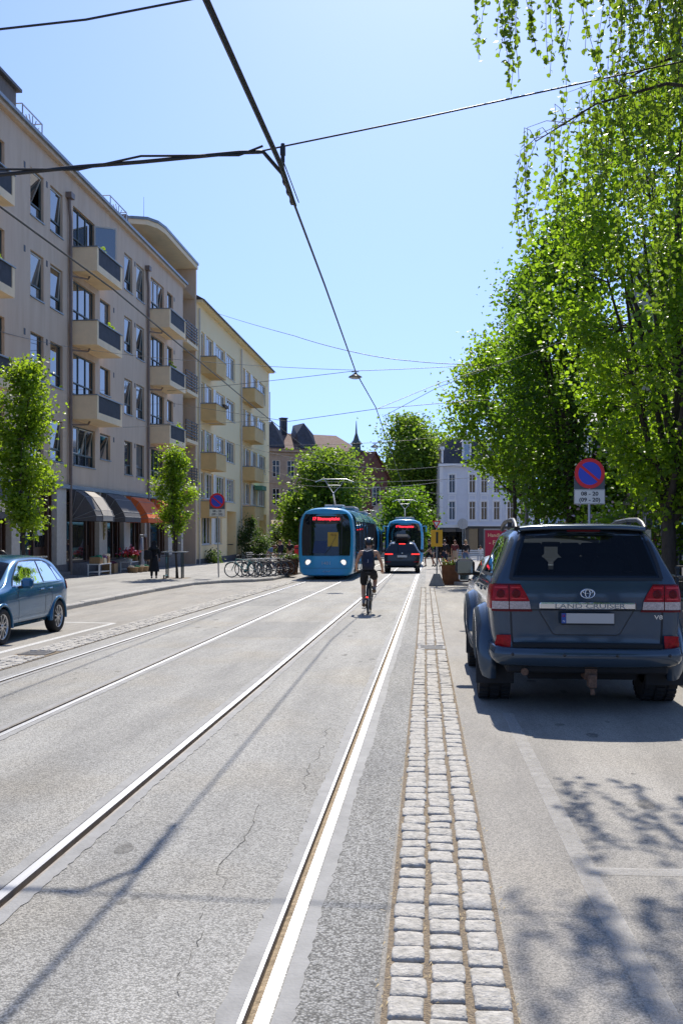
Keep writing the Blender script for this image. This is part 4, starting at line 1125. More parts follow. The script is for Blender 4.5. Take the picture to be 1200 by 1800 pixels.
# trees at the street end
tree('maple_tree', 'mid green bushy tree between the tram and the brick chapel', 'tree', (-9.7, 96, gz(96)), 10.9, 3.0, env_col(2.45, .75, .42, .35, 4, .3), .25, 120, 11000, .32, M['leaf_far'], 91, .75, 9)
tree('maple_tree', 'lower spreading tree beside the old stone block, left of the bushy tree', 'tree', (-12.2, 92, gz(92)), 6.2, 2.2, env_col(1.15, .8, .4, .4, 8, .25), .16, 60, 5000, .30, M['leaf_far'], 92, .6, 6)
tree('maple_tree', 'tall pale green tree left of the hotel, above the far tram', 'tree', (-2.5, 124, gz(124)), 17.6, 1.5, env_col(4.1, .8, .42, .35, 7, .2), .3, 190, 20000, .34, M['leaf_far'], 93, .8, 10)
tree('maple_tree', 'pale green tree with soft outline behind the hotel corner', 'tree', (2.4, 136, gz(136)), 16.6, 2.5, env_col(3.9, .8, .42, .35, 11, .2), .3, 130, 12000, .40, M['leaf_far'], 94, .9, 8)
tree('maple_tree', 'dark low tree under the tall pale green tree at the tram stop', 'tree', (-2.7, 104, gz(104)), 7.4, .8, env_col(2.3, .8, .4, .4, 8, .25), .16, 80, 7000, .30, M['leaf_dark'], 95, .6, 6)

# weeping birch whose hanging sprays come in from the top right
def birch():
    r = np.random.default_rng(7)
    t = thing('weeping_birch', 'weeping birch with hanging leafy sprays at the top right corner', 'tree', (4.9, 10.6, gz(10.6) + .1))
    tb = MB(); tb.tube([(0, 0, -.05), (0, .05, 3), (-.1, .1, 6), (-.25, .1, 9), (-.3, .1, 12.5)], [.2, .16, .13, .1, .04], 10)
    P_ = []
    def strand(p, L, dense=1.0):
        q = np.array(p, float); n = max(4, int(L / .055)); dirx = r.normal(size=2) * .06; pts = [q.copy()]
        for k in range(n):
            q = q + np.array((dirx[0] * .055 * 3 + r.normal() * .006, dirx[1] * .055 * 3 + r.normal() * .006, -.055)); pts.append(q.copy())
            dirx = dirx * .93 + r.normal(size=2) * .012
            for _ in range(r.poisson(1.55 * dense)): P_.append(q + r.normal(size=3) * .022)
        tb.tube(pts[::3] + [pts[-1]], [.0035] * (len(pts[::3]) + 1), 3, caps=False)
    def limb(pts, r0, nstr, Lr, side=1.0, dense=1.0):
        tb.tube(pts, [lerp(r0, .006, k / (len(pts) - 1)) for k in range(len(pts))], 6)
        P3 = [np.array(p) for p in pts]
        for _ in range(nstr):
            s = r.random() ** .75 * (len(P3) - 1); k = min(int(s), len(P3) - 2); p = P3[k] + (P3[k + 1] - P3[k]) * (s - k)
            e = p + r.normal(size=3) * (.26, .30, .14)
            tb.tube([p, (p + e) / 2 + (0, 0, .05), e], [.006, .004, .003], 3, caps=False)
            strand(e, r.uniform(*Lr), dense)
    X0, Y0, Z0 = 4.9, 10.6, gz(10.6) + .1
    W = lambda x, y, z: (x - X0, y - Y0, z - Z0)
    # lower reaching branch seen against the sky
    limb([W(4.85, 10.7, 5.6), W(3.7, 10.9, 6.35), W(2.6, 11.1, 6.65), W(1.85, 11.2, 6.5), W(1.18, 11.2, 6.1)], .035, 42, (.55, 1.5))
    limb([W(4.8, 10.7, 6.8), W(3.6, 11.6, 7.4), W(2.7, 12.0, 7.3), W(2.0, 12.1, 7.0)], .035, 44, (.7, 1.7))
    limb([W(4.7, 10.6, 7.6), W(3.3, 10.6, 8.6), W(2.2, 10.7, 8.7), W(1.2, 10.8, 8.35), W(.75, 10.8, 8.0)], .04, 46, (.7, 1.75), dense=.85)
    limb([W(4.7, 10.6, 8.2), W(3.6, 9.9, 8.9), W(2.6, 9.7, 8.7), W(1.9, 9.6, 8.2)], .035, 44, (.9, 2.2))
    limb([W(4.85, 10.6, 5.9), W(4.0, 11.6, 6.6), W(3.3, 12.6, 6.6), W(2.7, 13.2, 6.2)], .035, 46, (.8, 2.0))
    limb([W(4.8, 10.7, 7.0), W(4.2, 10.2, 7.8), W(3.4, 9.7, 7.9), W(2.8, 9.3, 7.5)], .035, 46, (.8, 2.3))
    limb([W(4.7, 10.7, 8.8), W(4.0, 11.3, 9.6), W(3.2, 11.7, 9.6), W(2.3, 12.0, 9.1)], .035, 44, (1.0, 2.4))
    limb([W(4.8, 10.7, 6.2), W(5.4, 12.2, 7.2), W(5.0, 13.6, 7.2), W(4.4, 14.2, 6.6)], .035, 46, (1.0, 2.4))
    limb([W(4.7, 10.6, 8.0), W(4.0, 10.3, 8.8), W(3.2, 10.2, 8.9), W(2.5, 10.2, 8.6)], .03, 46, (1.0, 2.4))
    limb([W(4.7, 10.6, 7.6), W(4.4, 9.8, 8.3), W(3.8, 9.2, 8.4), W(3.2, 8.9, 8.0)], .03, 46, (1.0, 2.2))
    limb([W(4.7, 10.8, 8.4), W(4.4, 12.2, 9.4), W(3.9, 13.2, 9.5), W(3.2, 13.9, 9.1)], .03, 46, (1.2, 2.8))
    limb([W(4.7, 10.6, 7.0), W(3.6, 10.2, 7.75), W(2.6, 10.0, 7.7), W(1.75, 9.9, 7.35)], .03, 64, (.5, 1.5))
    limb([W(4.7, 10.6, 7.4), W(3.8, 11.2, 8.35), W(2.9, 11.5, 8.3), W(2.1, 11.6, 7.9)], .03, 60, (.7, 1.8))
    # branches turned to the camera side: their shade falls on the parking lane
    limb([W(4.8, 10.5, 5.5), W(3.8, 9.7, 6.3), W(2.9, 9.3, 6.4), W(2.2, 9.2, 6.1)], .03, 14, (.4, .9))
    limb([W(4.8, 10.5, 8.5), W(5.2, 9.0, 9.2), W(4.6, 7.6, 9.2), W(3.6, 7.0, 8.8)], .03, 34, (.6, 1.5))
    for k in range(16):
        a = r.uniform(-1.4, 1.5); z = r.uniform(8.5, 12.5); L = r.uniform(1.2, 2.6)
        limb([W(4.65, 10.7, z), W(4.65 + math.cos(a) * L * .5, 10.7 + math.sin(a) * L * .5, z + .6), W(4.65 + math.cos(a) * L, 10.7 + math.sin(a) * L, z + .3)], .025, 14, (.6, 1.6))
    tb.build('trunk', M['bark'], t)
    mesh_obj('crown', leaves_mesh('crown', P_, .058, 5, M['leaf_birch'], .45, 'birch'), t)
    return len(P_)
birch()

# shrubs
def shrub(name, label, cat, loc, H, R0, n, leaf, m, seed, group=None, flowers=None):
    r = np.random.default_rng(seed); t = thing(name, label, cat, loc, 0, group)
    C, P_ = crown_points(r, 26, n, env_col(R0, .7, .4, .3, seed, .25), H * .12, H * .95, R0 * .2)
    tb = MB()
    for c in C[:12]: tb.tube([(0, 0, 0), (c[0] * .4, c[1] * .4, c[2] * .6), c], [.02, .014, .006], 5, caps=False)
    tb.build('stem', M['bark'], t); mesh_obj('foliage', leaves_mesh('foliage', P_, leaf, seed, m), t)
    if flowers:
        k = r.integers(0, len(P_), flowers[1])
        mesh_obj('blossom', leaves_mesh('blossom', P_[k] * (1.05, 1.05, 1.02), flowers[2], seed + 1, flowers[0]), t)
    return t
shrub('shrub', 'tall dark green shrub against the yellow house wall', 'shrub', (-15.4, 84, gz(84) + .1), 3.8, 1.1, 2600, .15, M['leaf_shrub'], 3, 'shrubs along the yellow house')
shrub('shrub', 'round low shrub in front of the tall dark one by the yellow house', 'shrub', (-14.3, 83, gz(83) + .1), 1.9, .9, 1500, .14, M['leaf_shrub'], 4, 'shrubs along the yellow house')
M['petal_white'] = mat('white petals', (.75, .74, .68), .7)
shrub('shrub', 'shrub flecked with white flowers at the far corner of the yellow house', 'shrub', (-14.6, 95.5, gz(95) + .1), 2.9, 1.6, 2600, .16, M['leaf_shrub'], 6, 'shrubs along the yellow house', (M['petal_white'], 260, .2))
shrub('shrub', 'small tuft of grass green plants at the near corner of the yellow house', 'shrub', (-15.9, 71.5, gz(71) + .1), .8, .7, 700, .13, M['leaf_shrub'], 8, 'shrubs along the yellow house')
M['petal_lilac'] = mat('lilac petals', (.50, .38, .48), .8)
shrub('lilac_bush', 'lilac bush with pale mauve blossom below the right no stopping sign', 'shrub', (6.3, 29.0, gz(29) + .1), 4.0, 1.7, 4200, .13, M['leaf_lime'], 10, None, (M['petal_lilac'], 700, .11))
shrub('shrub', 'leafy bush beside the lilac, in front of the cream corner house', 'shrub', (8.2, 46.0, gz(46) + .1), 3.2, 2.0, 2600, .16, M['leaf_shrub'], 11)
shrub('sapling', 'thin sapling with few bright leaves beside the dark post', 'sapling', (4.3, 45.5, gz(45) + .1), 3.3, .6, 360, .15, M['leaf_young'], 14)

# unseen limes added behind the camera, only to be mirrored in the paintwork
_src = next(o for o in bpy.data.objects if o.parent is None and o.get('label', '').startswith('dark broad lime'))
for (x, y, lab) in ((5.0, -7, 'unseen lime added for reflections a little behind the viewer'), (5.5, -16, 'unseen lime added for reflections second behind the viewer'), (5.2, -26, 'unseen lime added for reflections farthest behind the viewer')):
    c = copy_tree(_src); c.location = (x, y, gz(y) + .1); c.rotation_euler = (0, 0, y); c['label'] = lab; c['group'] = 'unseen limes added behind the viewer'

for _pp, _sd in BALC_PLANTS: mesh_obj('balcony_plant', leaves_mesh('balcony_plant', _pp, .14, _sd, M['leaf_young'], -.3), A)
# ================================================================== vehicles
def paint(name, col, metal=.35, rough=.28, flake=.10):
    return mat(name, col, rough, metal, var=flake, scale=1.4, coat=.7, spec=.3)
M['paint_suv'] = paint('slate blue metallic', (.048, .074, .104), .38, .24)
M['paint_blue'] = paint('blue metallic', (.022, .125, .25), .35, .2)
M['paint_black'] = paint('black metallic', (.02, .022, .026), .3, .25)
M['paint_white'] = paint('white car paint', (.70, .70, .69), 0, .3, .03)
M['tram_blue'] = mat('tram blue', (.03, .37, .66), .28, .0, var=.06, scale=.8, coat=.8)
M['tram_sheen'] = mat('tram blue with painted sheen', (.13, .45, .62), .25, .0, var=.05, scale=.8, coat=.8)  # tram blue made paler: reflected sky light put into the colour
M['tramglass'] = glass('tram glass', (.008, .012, .017), .03, 1.5)
M['red_lens'] = mat('red lens', (.36, .004, .010), .22, spec=.25, var=.30, scale=34)
M['red_dark'] = mat('dark red lens', (.13, .003, .006), .25, spec=.25)
M['lens_bright'] = mat('bright red facet', (.62, .03, .03), .2)
M['clear_lens'] = mat('frosted clear lens', (.52, .42, .38), .15, coat=.6, var=.3, scale=60)
M['seat'] = mat('dark seat cloth', (.03, .03, .033), .8)
M['interior'] = mat('dark car interior', (.025, .024, .024), .8)
M['underbody'] = mat('underbody', (.012, .012, .012), .8)
M['alloy'] = mat('alloy', (.60, .60, .61), .28, .9)
M['mirror_reflect'] = mat('mirror with painted reflection', (.20, .23, .22), .05, 1.0)  # dark greenish base colour stands in for trees reflected in the mirror
M['plate'] = mat('blank grey plate', (.50, .47, .43), .5)
M['euro'] = mat('plate blue strip', (.02, .07, .30), .5)
M['red_lit'] = mat('lit red lamp', (1.0, .05, .04), .3, emit=.9)
M['led_red'] = mat('red led text', (1.0, .035, .06), .4, emit=1.3)
M['led_green'] = mat('green led text', (.05, .9, .25), .4, emit=2.5)
M['headlamp'] = mat('lit headlamp', (1.0, .96, .85), .2, emit=.6)
M['rust'] = mat('rusty hitch', (.16, .085, .05), .85, var=.4, scale=40)

def tinted(name, tint, fres=1.45):
    m = bpy.data.materials.new(name); m.use_nodes = True; nt = m.node_tree; out = nt.nodes['Material Output']
    nt.nodes.remove(nt.nodes['Principled BSDF'])
    t = nt.nodes.new('ShaderNodeBsdfTransparent'); t.inputs[0].default_value = _lin(tint)
    g = nt.nodes.new('ShaderNodeBsdfGlossy'); g.inputs['Roughness'].default_value = .02; g.inputs['Color'].default_value = (.95, .97, 1, 1)
    f = nt.nodes.new('ShaderNodeFresnel'); f.inputs[0].default_value = fres
    mx = nt.nodes.new('ShaderNodeMixShader'); nt.links.new(f.outputs[0], mx.inputs[0]); nt.links.new(t.outputs[0], mx.inputs[1]); nt.links.new(g.outputs[0], mx.inputs[2]); nt.links.new(mx.outputs[0], out.inputs[0])
    return m
M['tint_dark'] = tinted('privacy glass', (.42, .47, .50), 1.33)
M['clear_screen'] = tinted('clear windscreen', (.85, .9, .88), 1.35)
M['tint_mid'] = tinted('side glass', (.11, .13, .13), 1.25)

class Shell:
    """a car body lofted through cross-sections, cut for wheels and windows; panels are laid on by projection"""
    def __init__(s, sp, root, name='body'):
        L = sp['L']; ys = sp['stations']; rings = []
        for i, y in enumerate(ys):
            zb, bl, zt = tab(sp['zb'], y), tab(sp['belt'], y), tab(sp['zt'], y)
            wl, wm, wt = tab(sp['wl'], y), tab(sp['wm'], y), tab(sp['wt'], y)
            bl = min(bl, zt - .035); zc = zt + sp.get('crown', .03)
            hgt = zt - bl
            half = [(0, zb), (wl * .7, zb), (wl, zb + .05), (lerp(wl, wm, .75), lerp(zb, bl, .28)), (wm, lerp(zb, bl, .55)), (wm - .004, lerp(zb, bl, .84)), (wm - .03, bl),
                    (lerp(wm - .05, wt, .35), bl + hgt * .33), (lerp(wm - .05, wt, .72), bl + hgt * .70), (wt, zt - .045), (wt - .10, zt - .002), (wt * .45, lerp(zt, zc, .8)), (0, zc)]
            ring = []
            for x, z in half + [(-x, z) for x, z in half[-2:0:-1]]:
                yy = y
                lr = sp['lean_r'](z) if 'lean_r' in sp else 0
                lf = sp['lean_f'](z) if 'lean_f' in sp else 0
                yy += lr * max(0, 1 - y / 1.1) - lf * max(0, 1 - (L - y) / 1.1)
                cr = sp.get('curve', .10)
                yy += cr * x * x * max(0, 1 - y / .5) - cr * 1.6 * x * x * max(0, 1 - (L - y) / .5)
                ring.append((x, yy, z))
            rings.append(ring)
        mb = MB(); n = len(rings[0])
        mb.loft(rings, True, False, True)
        h = n // 2
        for r in (rings[0], rings[-1]):          # end caps as strips between the mirrored sides
            rows = [[r[0]]] + [[Vector(r[k]).lerp(Vector(r[n - k]), t / 6) for t in range(7)] for k in range(1, h)] + [[r[h]]]
            for a, b in zip(rows, rows[1:]):
                if len(a) == 1: mb.add([a[0]] + b, [(0, i, i + 1) for i in range(1, 7)], True)
                elif len(b) == 1: mb.add(a + [b[0]], [(i + 1, i, 7) for i in range(6)], True)
                else: mb.add(a + b, [(i, i + 7, i + 8, i + 1) for i in range(6)], True)
        s.o = mb.build(name, [sp['paint'], M['interior'], M['underbody']], root, merge=True)
        sub = s.o.modifiers.new('s', 'SUBSURF'); sub.levels = sub.render_levels = 2
        modified(s.o)
        s.bvh = BVHTree.FromPolygons([v.co.copy() for v in s.o.data.vertices], [tuple(p.vertices) for p in s.o.data.polygons])
        cut = []
        for (wy, wz, wr) in sp['wheels']:
            c = MB(); c.lathe([(wr, -2), (wr, 2)], (0, wy, wz), 'x', 40); cut.append((c, 2))
        for poly in sp.get('side_cut', []):
            c = MB(); c.prism(poly, lambda a, b, k: (-2 if k == 0 else 2, a, b)); cut.append((c, 1))
        for poly, y0, y1 in sp.get('long_cut', []):
            c = MB(); c.prism(poly, lambda a, b, k: (a, y0 if k == 0 else y1, b)); cut.append((c, 1))
        for c, mi in cut:
            c.m = [mi] * len(c.m)
            co = c.build('cutter', [sp['paint'], M['interior'], M['underbody']], root, merge=True)
            b = s.o.modifiers.new('b', 'BOOLEAN'); b.object = co; b.operation = 'DIFFERENCE'; b.solver = 'EXACT'
            modified(s.o); bpy.data.objects.remove(co)
        s.root = root
    def hit(s, axis, u, v):
        """axis: 'rear', 'front' -> (x, z); 'left', 'right' -> (y, z); 'top' -> (x, y)"""
        o, d = {'rear': ((u, -3, v), (0, 1, 0)), 'front': ((u, 9, v), (0, -1, 0)), 'left': ((-4, u, v), (1, 0, 0)), 'right': ((4, u, v), (-1, 0, 0)), 'top': ((u, v, 5), (0, 0, -1))}[axis]
        p, n, i, dd = s.bvh.ray_cast(Vector(o), Vector(d))
        if p is None: return None, None
        if n.dot(Vector(d)) > 0: n = -n
        return p, n
    def pt(s, axis, u, v, off):
        p, n = s.hit(axis, u, v)
        if p is None: return None
        return p + n * off
    def panel(s, mb, axis, rows, off=.004, nu=10, nv=8, m=0, edge=True):
        z0, z1 = rows[0][0], rows[-1][0]; G = []
        for j in range(nv + 1):
            z = lerp(z0, z1, j / nv); a = tab([(r[0], r[1]) for r in rows], z); b = tab([(r[0], r[2]) for r in rows], z)
            G.append([s.pt(axis, lerp(a, b, i / nu), z, off) for i in range(nu + 1)])
        vs = []; ix = {}
        for j in range(nv + 1):
            for i in range(nu + 1):
                if G[j][i] is not None: ix[(i, j)] = len(vs); vs.append(G[j][i])
        fs = []
        flip = axis in ('right', 'front')
        for j in range(nv):
            for i in range(nu):
                q = [(i, j), (i + 1, j), (i + 1, j + 1), (i, j + 1)]
                if all(k in ix for k in q):
                    f = [ix[k] for k in q]; fs.append(f if not flip else f[::-1])
        mb.add(vs, fs, True, m); return mb
    def line(s, mb, axis, pts, w=.008, off=.002, m=0, step=.06):
        P_ = []
        for (a, b), (c, d) in zip(pts, pts[1:]):
            k = max(1, int(math.hypot(c - a, d - b) / step))
            P_ += [(lerp(a, c, i / k), lerp(b, d, i / k)) for i in range(k)]
        P_.append(pts[-1])
        for (a, b), (c, d) in zip(P_, P_[1:]):
            l = math.hypot(c - a, d - b) or 1; nx, ny = -(d - b) / l * w / 2, (c - a) / l * w / 2
            q = [s.pt(axis, a + nx, b + ny, off), s.pt(axis, a - nx, b - ny, off), s.pt(axis, c - nx, d - ny, off), s.pt(axis, c + nx, d + ny, off)]
            if all(k is not None for k in q): mb.add(q, [(0, 1, 2, 3)], False, m)
        return mb

def wheel(root, c, r, w, side, style='spokes', spokes=10, rim=.66):
    """side: +1 for the outer face towards +x"""
    W = part('wheel', root, c)
    t = MB(); h = w / 2
    t.lathe([(r * rim, -h * .82), (r * .80, -h), (r * .93, -h * .96), (r * .985, -h * .78), (r, -h * .4), (r, h * .4), (r * .985, h * .78), (r * .93, h * .96), (r * .80, h), (r * rim, h * .82)], (0, 0, 0), 'x', 40, caps=False)
    if style == 'offroad':                          # chunky blocks round the tread
        for k in range(34):
            a = 2 * PI * k / 34
            for q in (-.36, .0, .36):
                aa = a + (.09 if q == 0 else 0); c_ = (q * w, math.cos(aa) * r, math.sin(aa) * r)
                b = MB(); b.box((0, 0, 0), (w * .28, r * .115, .034)); ca, sa = math.cos(aa - PI / 2), math.sin(aa - PI / 2)
                t.add([(c_[0] + p[0], c_[1] + p[1] * ca - p[2] * sa, c_[2] + p[1] * sa + p[2] * ca) for p in b.v], b.f)
    t.build('tyre', M['rubber'], W)
    q = MB(); R_ = r * rim; x = side * h * .74
    q.lathe([(R_, side * h * .82), (R_ * .97, side * h * .86), (R_ * .92, side * h * .70), (R_ * .90, side * h * .1)], (0, 0, 0), 'x', 40, caps=False)
    q.lathe([(R_ * .16, x * .6), (R_ * .20, x), (R_ * .14, x * 1.1), (.004, x * 1.12)], (0, 0, 0), 'x', 20)
    for k in range(spokes):
        a = 2 * PI * k / spokes; tw = .16
        ring = []
        for f, wd, xx in ((.15, .055, x * 1.0), (.55, .045, x * .98), (.95, .075, x * .95)):
            aa = a + tw * f; u = Vector((0, math.cos(aa), math.sin(aa))); v = Vector((0, -math.sin(aa), math.cos(aa)))
            ring.append([Vector((xx, 0, 0)) + u * R_ * f + v * R_ * wd, Vector((xx, 0, 0)) + u * R_ * f - v * R_ * wd, Vector((xx - side * .025, 0, 0)) + u * R_ * f - v * R_ * wd, Vector((xx - side * .025, 0, 0)) + u * R_ * f + v * R_ * wd])
        q.loft(ring, True, True, False)
    q.build('rim', M['alloy'], W)
    d = MB(); d.lathe([(R_ * .88, -side * .01), (R_ * .88, side * .01)], (0, 0, 0), 'x', 24); d.build('brake_disc', M['underbody'], W)
    return W

def mirror(root, c, side, pm, s=1.0):
    q = MB(); q.box((c[0] + side * .10 * s, c[1], c[2]), (.22 * s, .13 * s, .19 * s), 0, 0, .045 * s); q.build('side_mirror', pm, root)
    o = root.children[-1]
    g = MB(); g.bx(c[0] + side * .10 * s - .085 * s, c[0] + side * .10 * s + .085 * s, c[1] - .075 * s, c[1] - .067 * s, c[2] - .07 * s, c[2] + .07 * s, 0, .003); g.build('mirror_glass', M['mirror_reflect'], o)
    a = MB(); a.tube([(c[0] - side * .07, c[1] + .03, c[2] - .08 * s), (c[0] + side * .05, c[1], c[2] - .06 * s)], .028 * s, 6); a.build('mirror_arm', M['black'], o)

# ------------------------------------------------------------------ the SUV
def build_suv():
    Yr = 10.05
    root = thing('parked_suv', 'slate blue metallic SUV with wide fender flares parked at the right kerb', 'SUV', (1.575, Yr, gz(Yr)), 0, None, -SLOPE)
    sp = dict(L=4.9, paint=M['paint_suv'], stations=[0, .05, .16, .4, .8, 1.3, 1.9, 2.4, 2.75, 3.1, 3.45, 3.7, 4.1, 4.5, 4.75, 4.86, 4.9],
        zb=[(0, .60), (.3, .55), (4.5, .52), (4.9, .6)], belt=[(0, 1.335), (2.5, 1.31), (4.9, 1.12)],
        zt=[(0, 1.80), (.05, 1.835), (.16, 1.865), (.4, 1.885), (1.3, 1.905), (2.4, 1.885), (2.75, 1.80), (3.45, 1.34), (3.7, 1.28), (4.5, 1.18), (4.9, 1.02)],
        wl=[(0, .86), (.16, .92), (4.5, .92), (4.9, .72)], wm=[(0, .90), (.05, .935), (.16, .955), (.4, .97), (4.3, .97), (4.75, .90), (4.9, .78)],
        wt=[(0, .655), (.05, .675), (.16, .69), (.4, .70), (2.4, .70), (2.8, .69), (3.5, .80), (4.9, .70)],
        lean_r=lambda z: max(0, z - 1.30) * .52, crown=.035, curve=.10,
        wheels=[(1.02, .44, .51), (3.87, .44, .51)],
        side_cut=[[(.62, 1.40), (1.22, 1.38), (1.22, 1.76), (.90, 1.765)], [(1.32, 1.385), (2.02, 1.375), (2.02, 1.79), (1.32, 1.785)], [(2.14, 1.375), (3.05, 1.36), (2.72, 1.73), (2.14, 1.79)]],
        long_cut=[([(-.70, 1.39), (.70, 1.39), (.585, 1.795), (-.585, 1.795)], -.6, 4.0)])
    S = Shell(sp, root)
    # glazing
    g = MB(); S.panel(g, 'rear', [(1.352, -.745, .745), (1.50, -.715, .715), (1.66, -.67, .67), (1.79, -.62, .62), (1.828, -.59, .59)], .004, 16, 10); g.build('rear_window', M['tint_dark'], root)
    k = MB()
    for a, b, c in ((1.349, .757, .745), (1.826, .598, .586)): S.line(k, 'rear', [(-b, a), (b, a)], .03, .005)
    for sx in (-1, 1): S.line(k, 'rear', [(sx * .752, 1.35), (sx * .722, 1.50), (sx * .678, 1.66), (sx * .628, 1.79), (sx * .595, 1.828)], .035, .0055)
    k.build('window_seal', M['black'], root)
    for sx, ax in ((-1, 'left'), (1, 'right')):
        for rows in ([(1.385, .58, 1.24), (1.60, .70, 1.24), (1.77, .90, 1.24)], [(1.37, 1.30, 2.05), (1.79, 1.30, 2.05)], [(1.355, 2.12, 3.10), (1.5, 2.12, 2.98), (1.73, 2.12, 2.74), (1.80, 2.12, 2.60)]):
            g = MB(); S.panel(g, ax, rows, .004, 8, 6); g.build('side_window', M['tint_mid'], root)
        b = MB(); S.line(b, ax, [(1.27, 1.37), (1.27, 1.78)], .06, .006); S.line(b, ax, [(2.085, 1.36), (2.085, 1.80)], .075, .006); S.line(b, ax, [(.56, 1.375), (3.12, 1.345)], .03, .006); b.build('window_trim', M['black'], root)
        d = MB()
        for pts in ([(1.34, 1.35), (1.38, .95)], [(2.08, 1.35), (2.08, .62)], [(3.12, 1.33), (3.14, .62)], [(1.55, .62), (3.14, .60)]): S.line(d, ax, pts, .010, .002)
        d.build('door_gap', M['black'], root)
        for y in (1.48, 2.22):
            h = MB(); p = S.pt(ax, y, 1.19, .022); h.box(p, (.03, .20, .032), 0, 0, .012); h.build('door_handle', M['paint_suv'], root)
    g = MB(); S.panel(g, 'top', [(2.78, -.58, .58), (3.40, -.68, .68)], .004, 10, 6); g.build('windscreen', M['clear_screen'], root)
    # cabin: seats, head rests, driver-side shade, dashboard
    c = MB(); c.bx(-.68, .68, .75, 3.3, 1.20, 1.26); c.bx(-.70, .70, 3.0, 3.35, 1.26, 1.42, 0, .05); c.build('dashboard', M['interior'], root)
    for (x, y) in ((-.38, 2.25), (.38, 2.25), (-.42, 1.25), (0.0, 1.25), (.42, 1.25)):
        q = MB(); q.box((x, y, 1.38), (.46 if y > 2 else .36, .14, .34), 0, 0, .05); q.box((x, y - .01, 1.635), (.27, .10, .17), 0, 0, .045); q.tube([(x - .06, y, 1.5), (x - .06, y, 1.6)], .01, 5); q.tube([(x + .06, y, 1.5), (x + .06, y, 1.6)], .01, 5); q.build('seat', M['seat'], root)
    q = MB(); q.box((0, 2.95, 1.70), (.24, .03, .07), 0, 0, .012); q.build('rear_view_mirror', M['black'], root)
    # spoiler, roof rails, shark fin
    q = MB(); n = 14; prof = []
    for i in range(n + 1):
        x = lerp(-.64, .64, i / n); e = 1 - abs(x / .64) ** 4; z = 1.888 + .02 * e; y0 = .215 + .10 * (x / .64) ** 2
        prof.append([(x, y0, z - .052), (x, y0 - .012, z - .030), (x, y0 + .02, z - .004), (x, y0 + .33, z + .014), (x, y0 + .33, z - .05)])
    q.loft(prof, True, True, True); o = q.build('roof_spoiler', M['paint_suv'], root)
    b = MB(); b.box((0, .245, 1.845), (.34, .02, .018), 0, 0, .006); b.build('high_brake_light', M['red_dark'], o)
    for sx in (-1, 1):
        q = MB(); pts = [(sx * .665, y, z) for y, z in ((.45, 1.87), (.58, 1.925), (.80, 1.965), (1.3, 1.975), (2.0, 1.965), (2.35, 1.93), (2.5, 1.88))]
        q.tube(pts, .026, 8); q.tube([(sx * .665, 1.3, 1.9), (sx * .665, 1.3, 1.97)], .026, 6); q.build('roof_rail', M['black'], root)
    # tail lights
    for sx in (-1, 1):
        a = (lambda p, q_: (p, q_)) if sx > 0 else (lambda p, q_: (-q_, -p))
        def R_(z, p, q_): x0, x1 = a(p, q_); return (z, x0, x1)
        l = part('tail_light', root)
        q = MB(); S.panel(q, 'rear', [R_(1.125, .565, .765), R_(1.20, .60, .765), R_(1.285, .655, .765)], .020, 8, 8); S.panel(q, 'rear', [R_(1.125, .775, .925), R_(1.20, .775, .930), R_(1.285, .78, .905)], .020, 8, 8); q.build('red_lens', M['red_lens'], l)
        q = MB(); S.panel(q, 'rear', [R_(1.045, .555, .765), R_(1.123, .566, .765)], .018, 8, 4); S.panel(q, 'rear', [R_(1.045, .775, .925), R_(1.123, .775, .925)], .018, 8, 4); q.build('clear_lens', M['clear_lens'], l)
        for zz in (1.145, 1.255):
            for p0, p1 in ((.66 if zz > 1.2 else .60, .75), (.79, .90)):
                q = MB(); S.panel(q, 'rear', [R_(zz, p0, p1), R_(zz + .014, p0, p1)], .0225, 6, 1); q.build('lens_facet', M['lens_bright'], l)
        q = MB(); S.panel(q, 'rear', [R_(1.02, .535, .93), R_(1.042, .545, .932)], .016, 10, 2); S.panel(q, 'rear', [R_(1.03, .765, .775), R_(1.29, .765, .778)], .012, 2, 6); S.panel(q, 'rear', [R_(1.285, .65, .92), R_(1.30, .66, .91)], .012, 8, 2); q.build('light_rim', M['red_dark'], l)
        q = MB()
        for (x, z) in ((.70, 1.20), (.85, 1.20)):
            p = S.pt('rear', sx * x, z, .022); q.lathe([(.045, 0), (.04, -.004), (.03, -.006), (.022, -.004), (.004, -.006)], p, 'y', 16)
        q.build('lamp_ring', M['red_dark'], l)
        # side wrap of the lamp
        q = MB(); S.panel(q, 'left' if sx < 0 else 'right', [(1.045, .10, .42), (1.29, .14, .36)], .012, 6, 6); q.build('side_lens', M['red_lens'], l)
        q = MB(); x0, x1 = a(.755, .875); S.panel(q, 'rear', [(.655, x0, x1), (.785, x0, x1)], .06, 4, 4); e = q.build('reflector', M['red_lens'], root)
    # chrome bar with raised lettering, emblem, plate, badges
    q = MB(); q.box((0, -.022, 1.083), (.955, .035, .074), 0, 0, .014); cb = q.build('chrome_bar', M['chrome'], root)
    q = MB(); add_text(q, 'LAND CRUISER', .066, (.02, -.0405, 1.083), (1, 0, 0), (0, 0, 1), depth=.003, bold=.001, sx=1.55); q.build('lettering', mat('dull chrome letters', (.28, .28, .28), .3, 1.0), cb)
    q = MB()
    def ell(rx, rz, cz=0): return [(rx * math.cos(2 * PI * k / 28), -.028, 1.21 + cz + rz * math.sin(2 * PI * k / 28)) for k in range(28)]
    q.tube(ell(.068, .046), .0065, 6, closed=True); q.tube(ell(.024, .040, .001), .005, 6, closed=True); q.tube(ell(.048, .017, .018), .005, 6, closed=True); q.build('emblem', M['chrome'], root)
    q = MB(); q.bx(-.265, .265, -.028, -.008, .895, 1.02, 0, .006); pf = q.build('plate_frame', M['black'], root)
    q = MB(); q.bx(-.212, .258, -.034, -.027, .912, 1.012); q.build('licence_plate', M['plate'], pf)
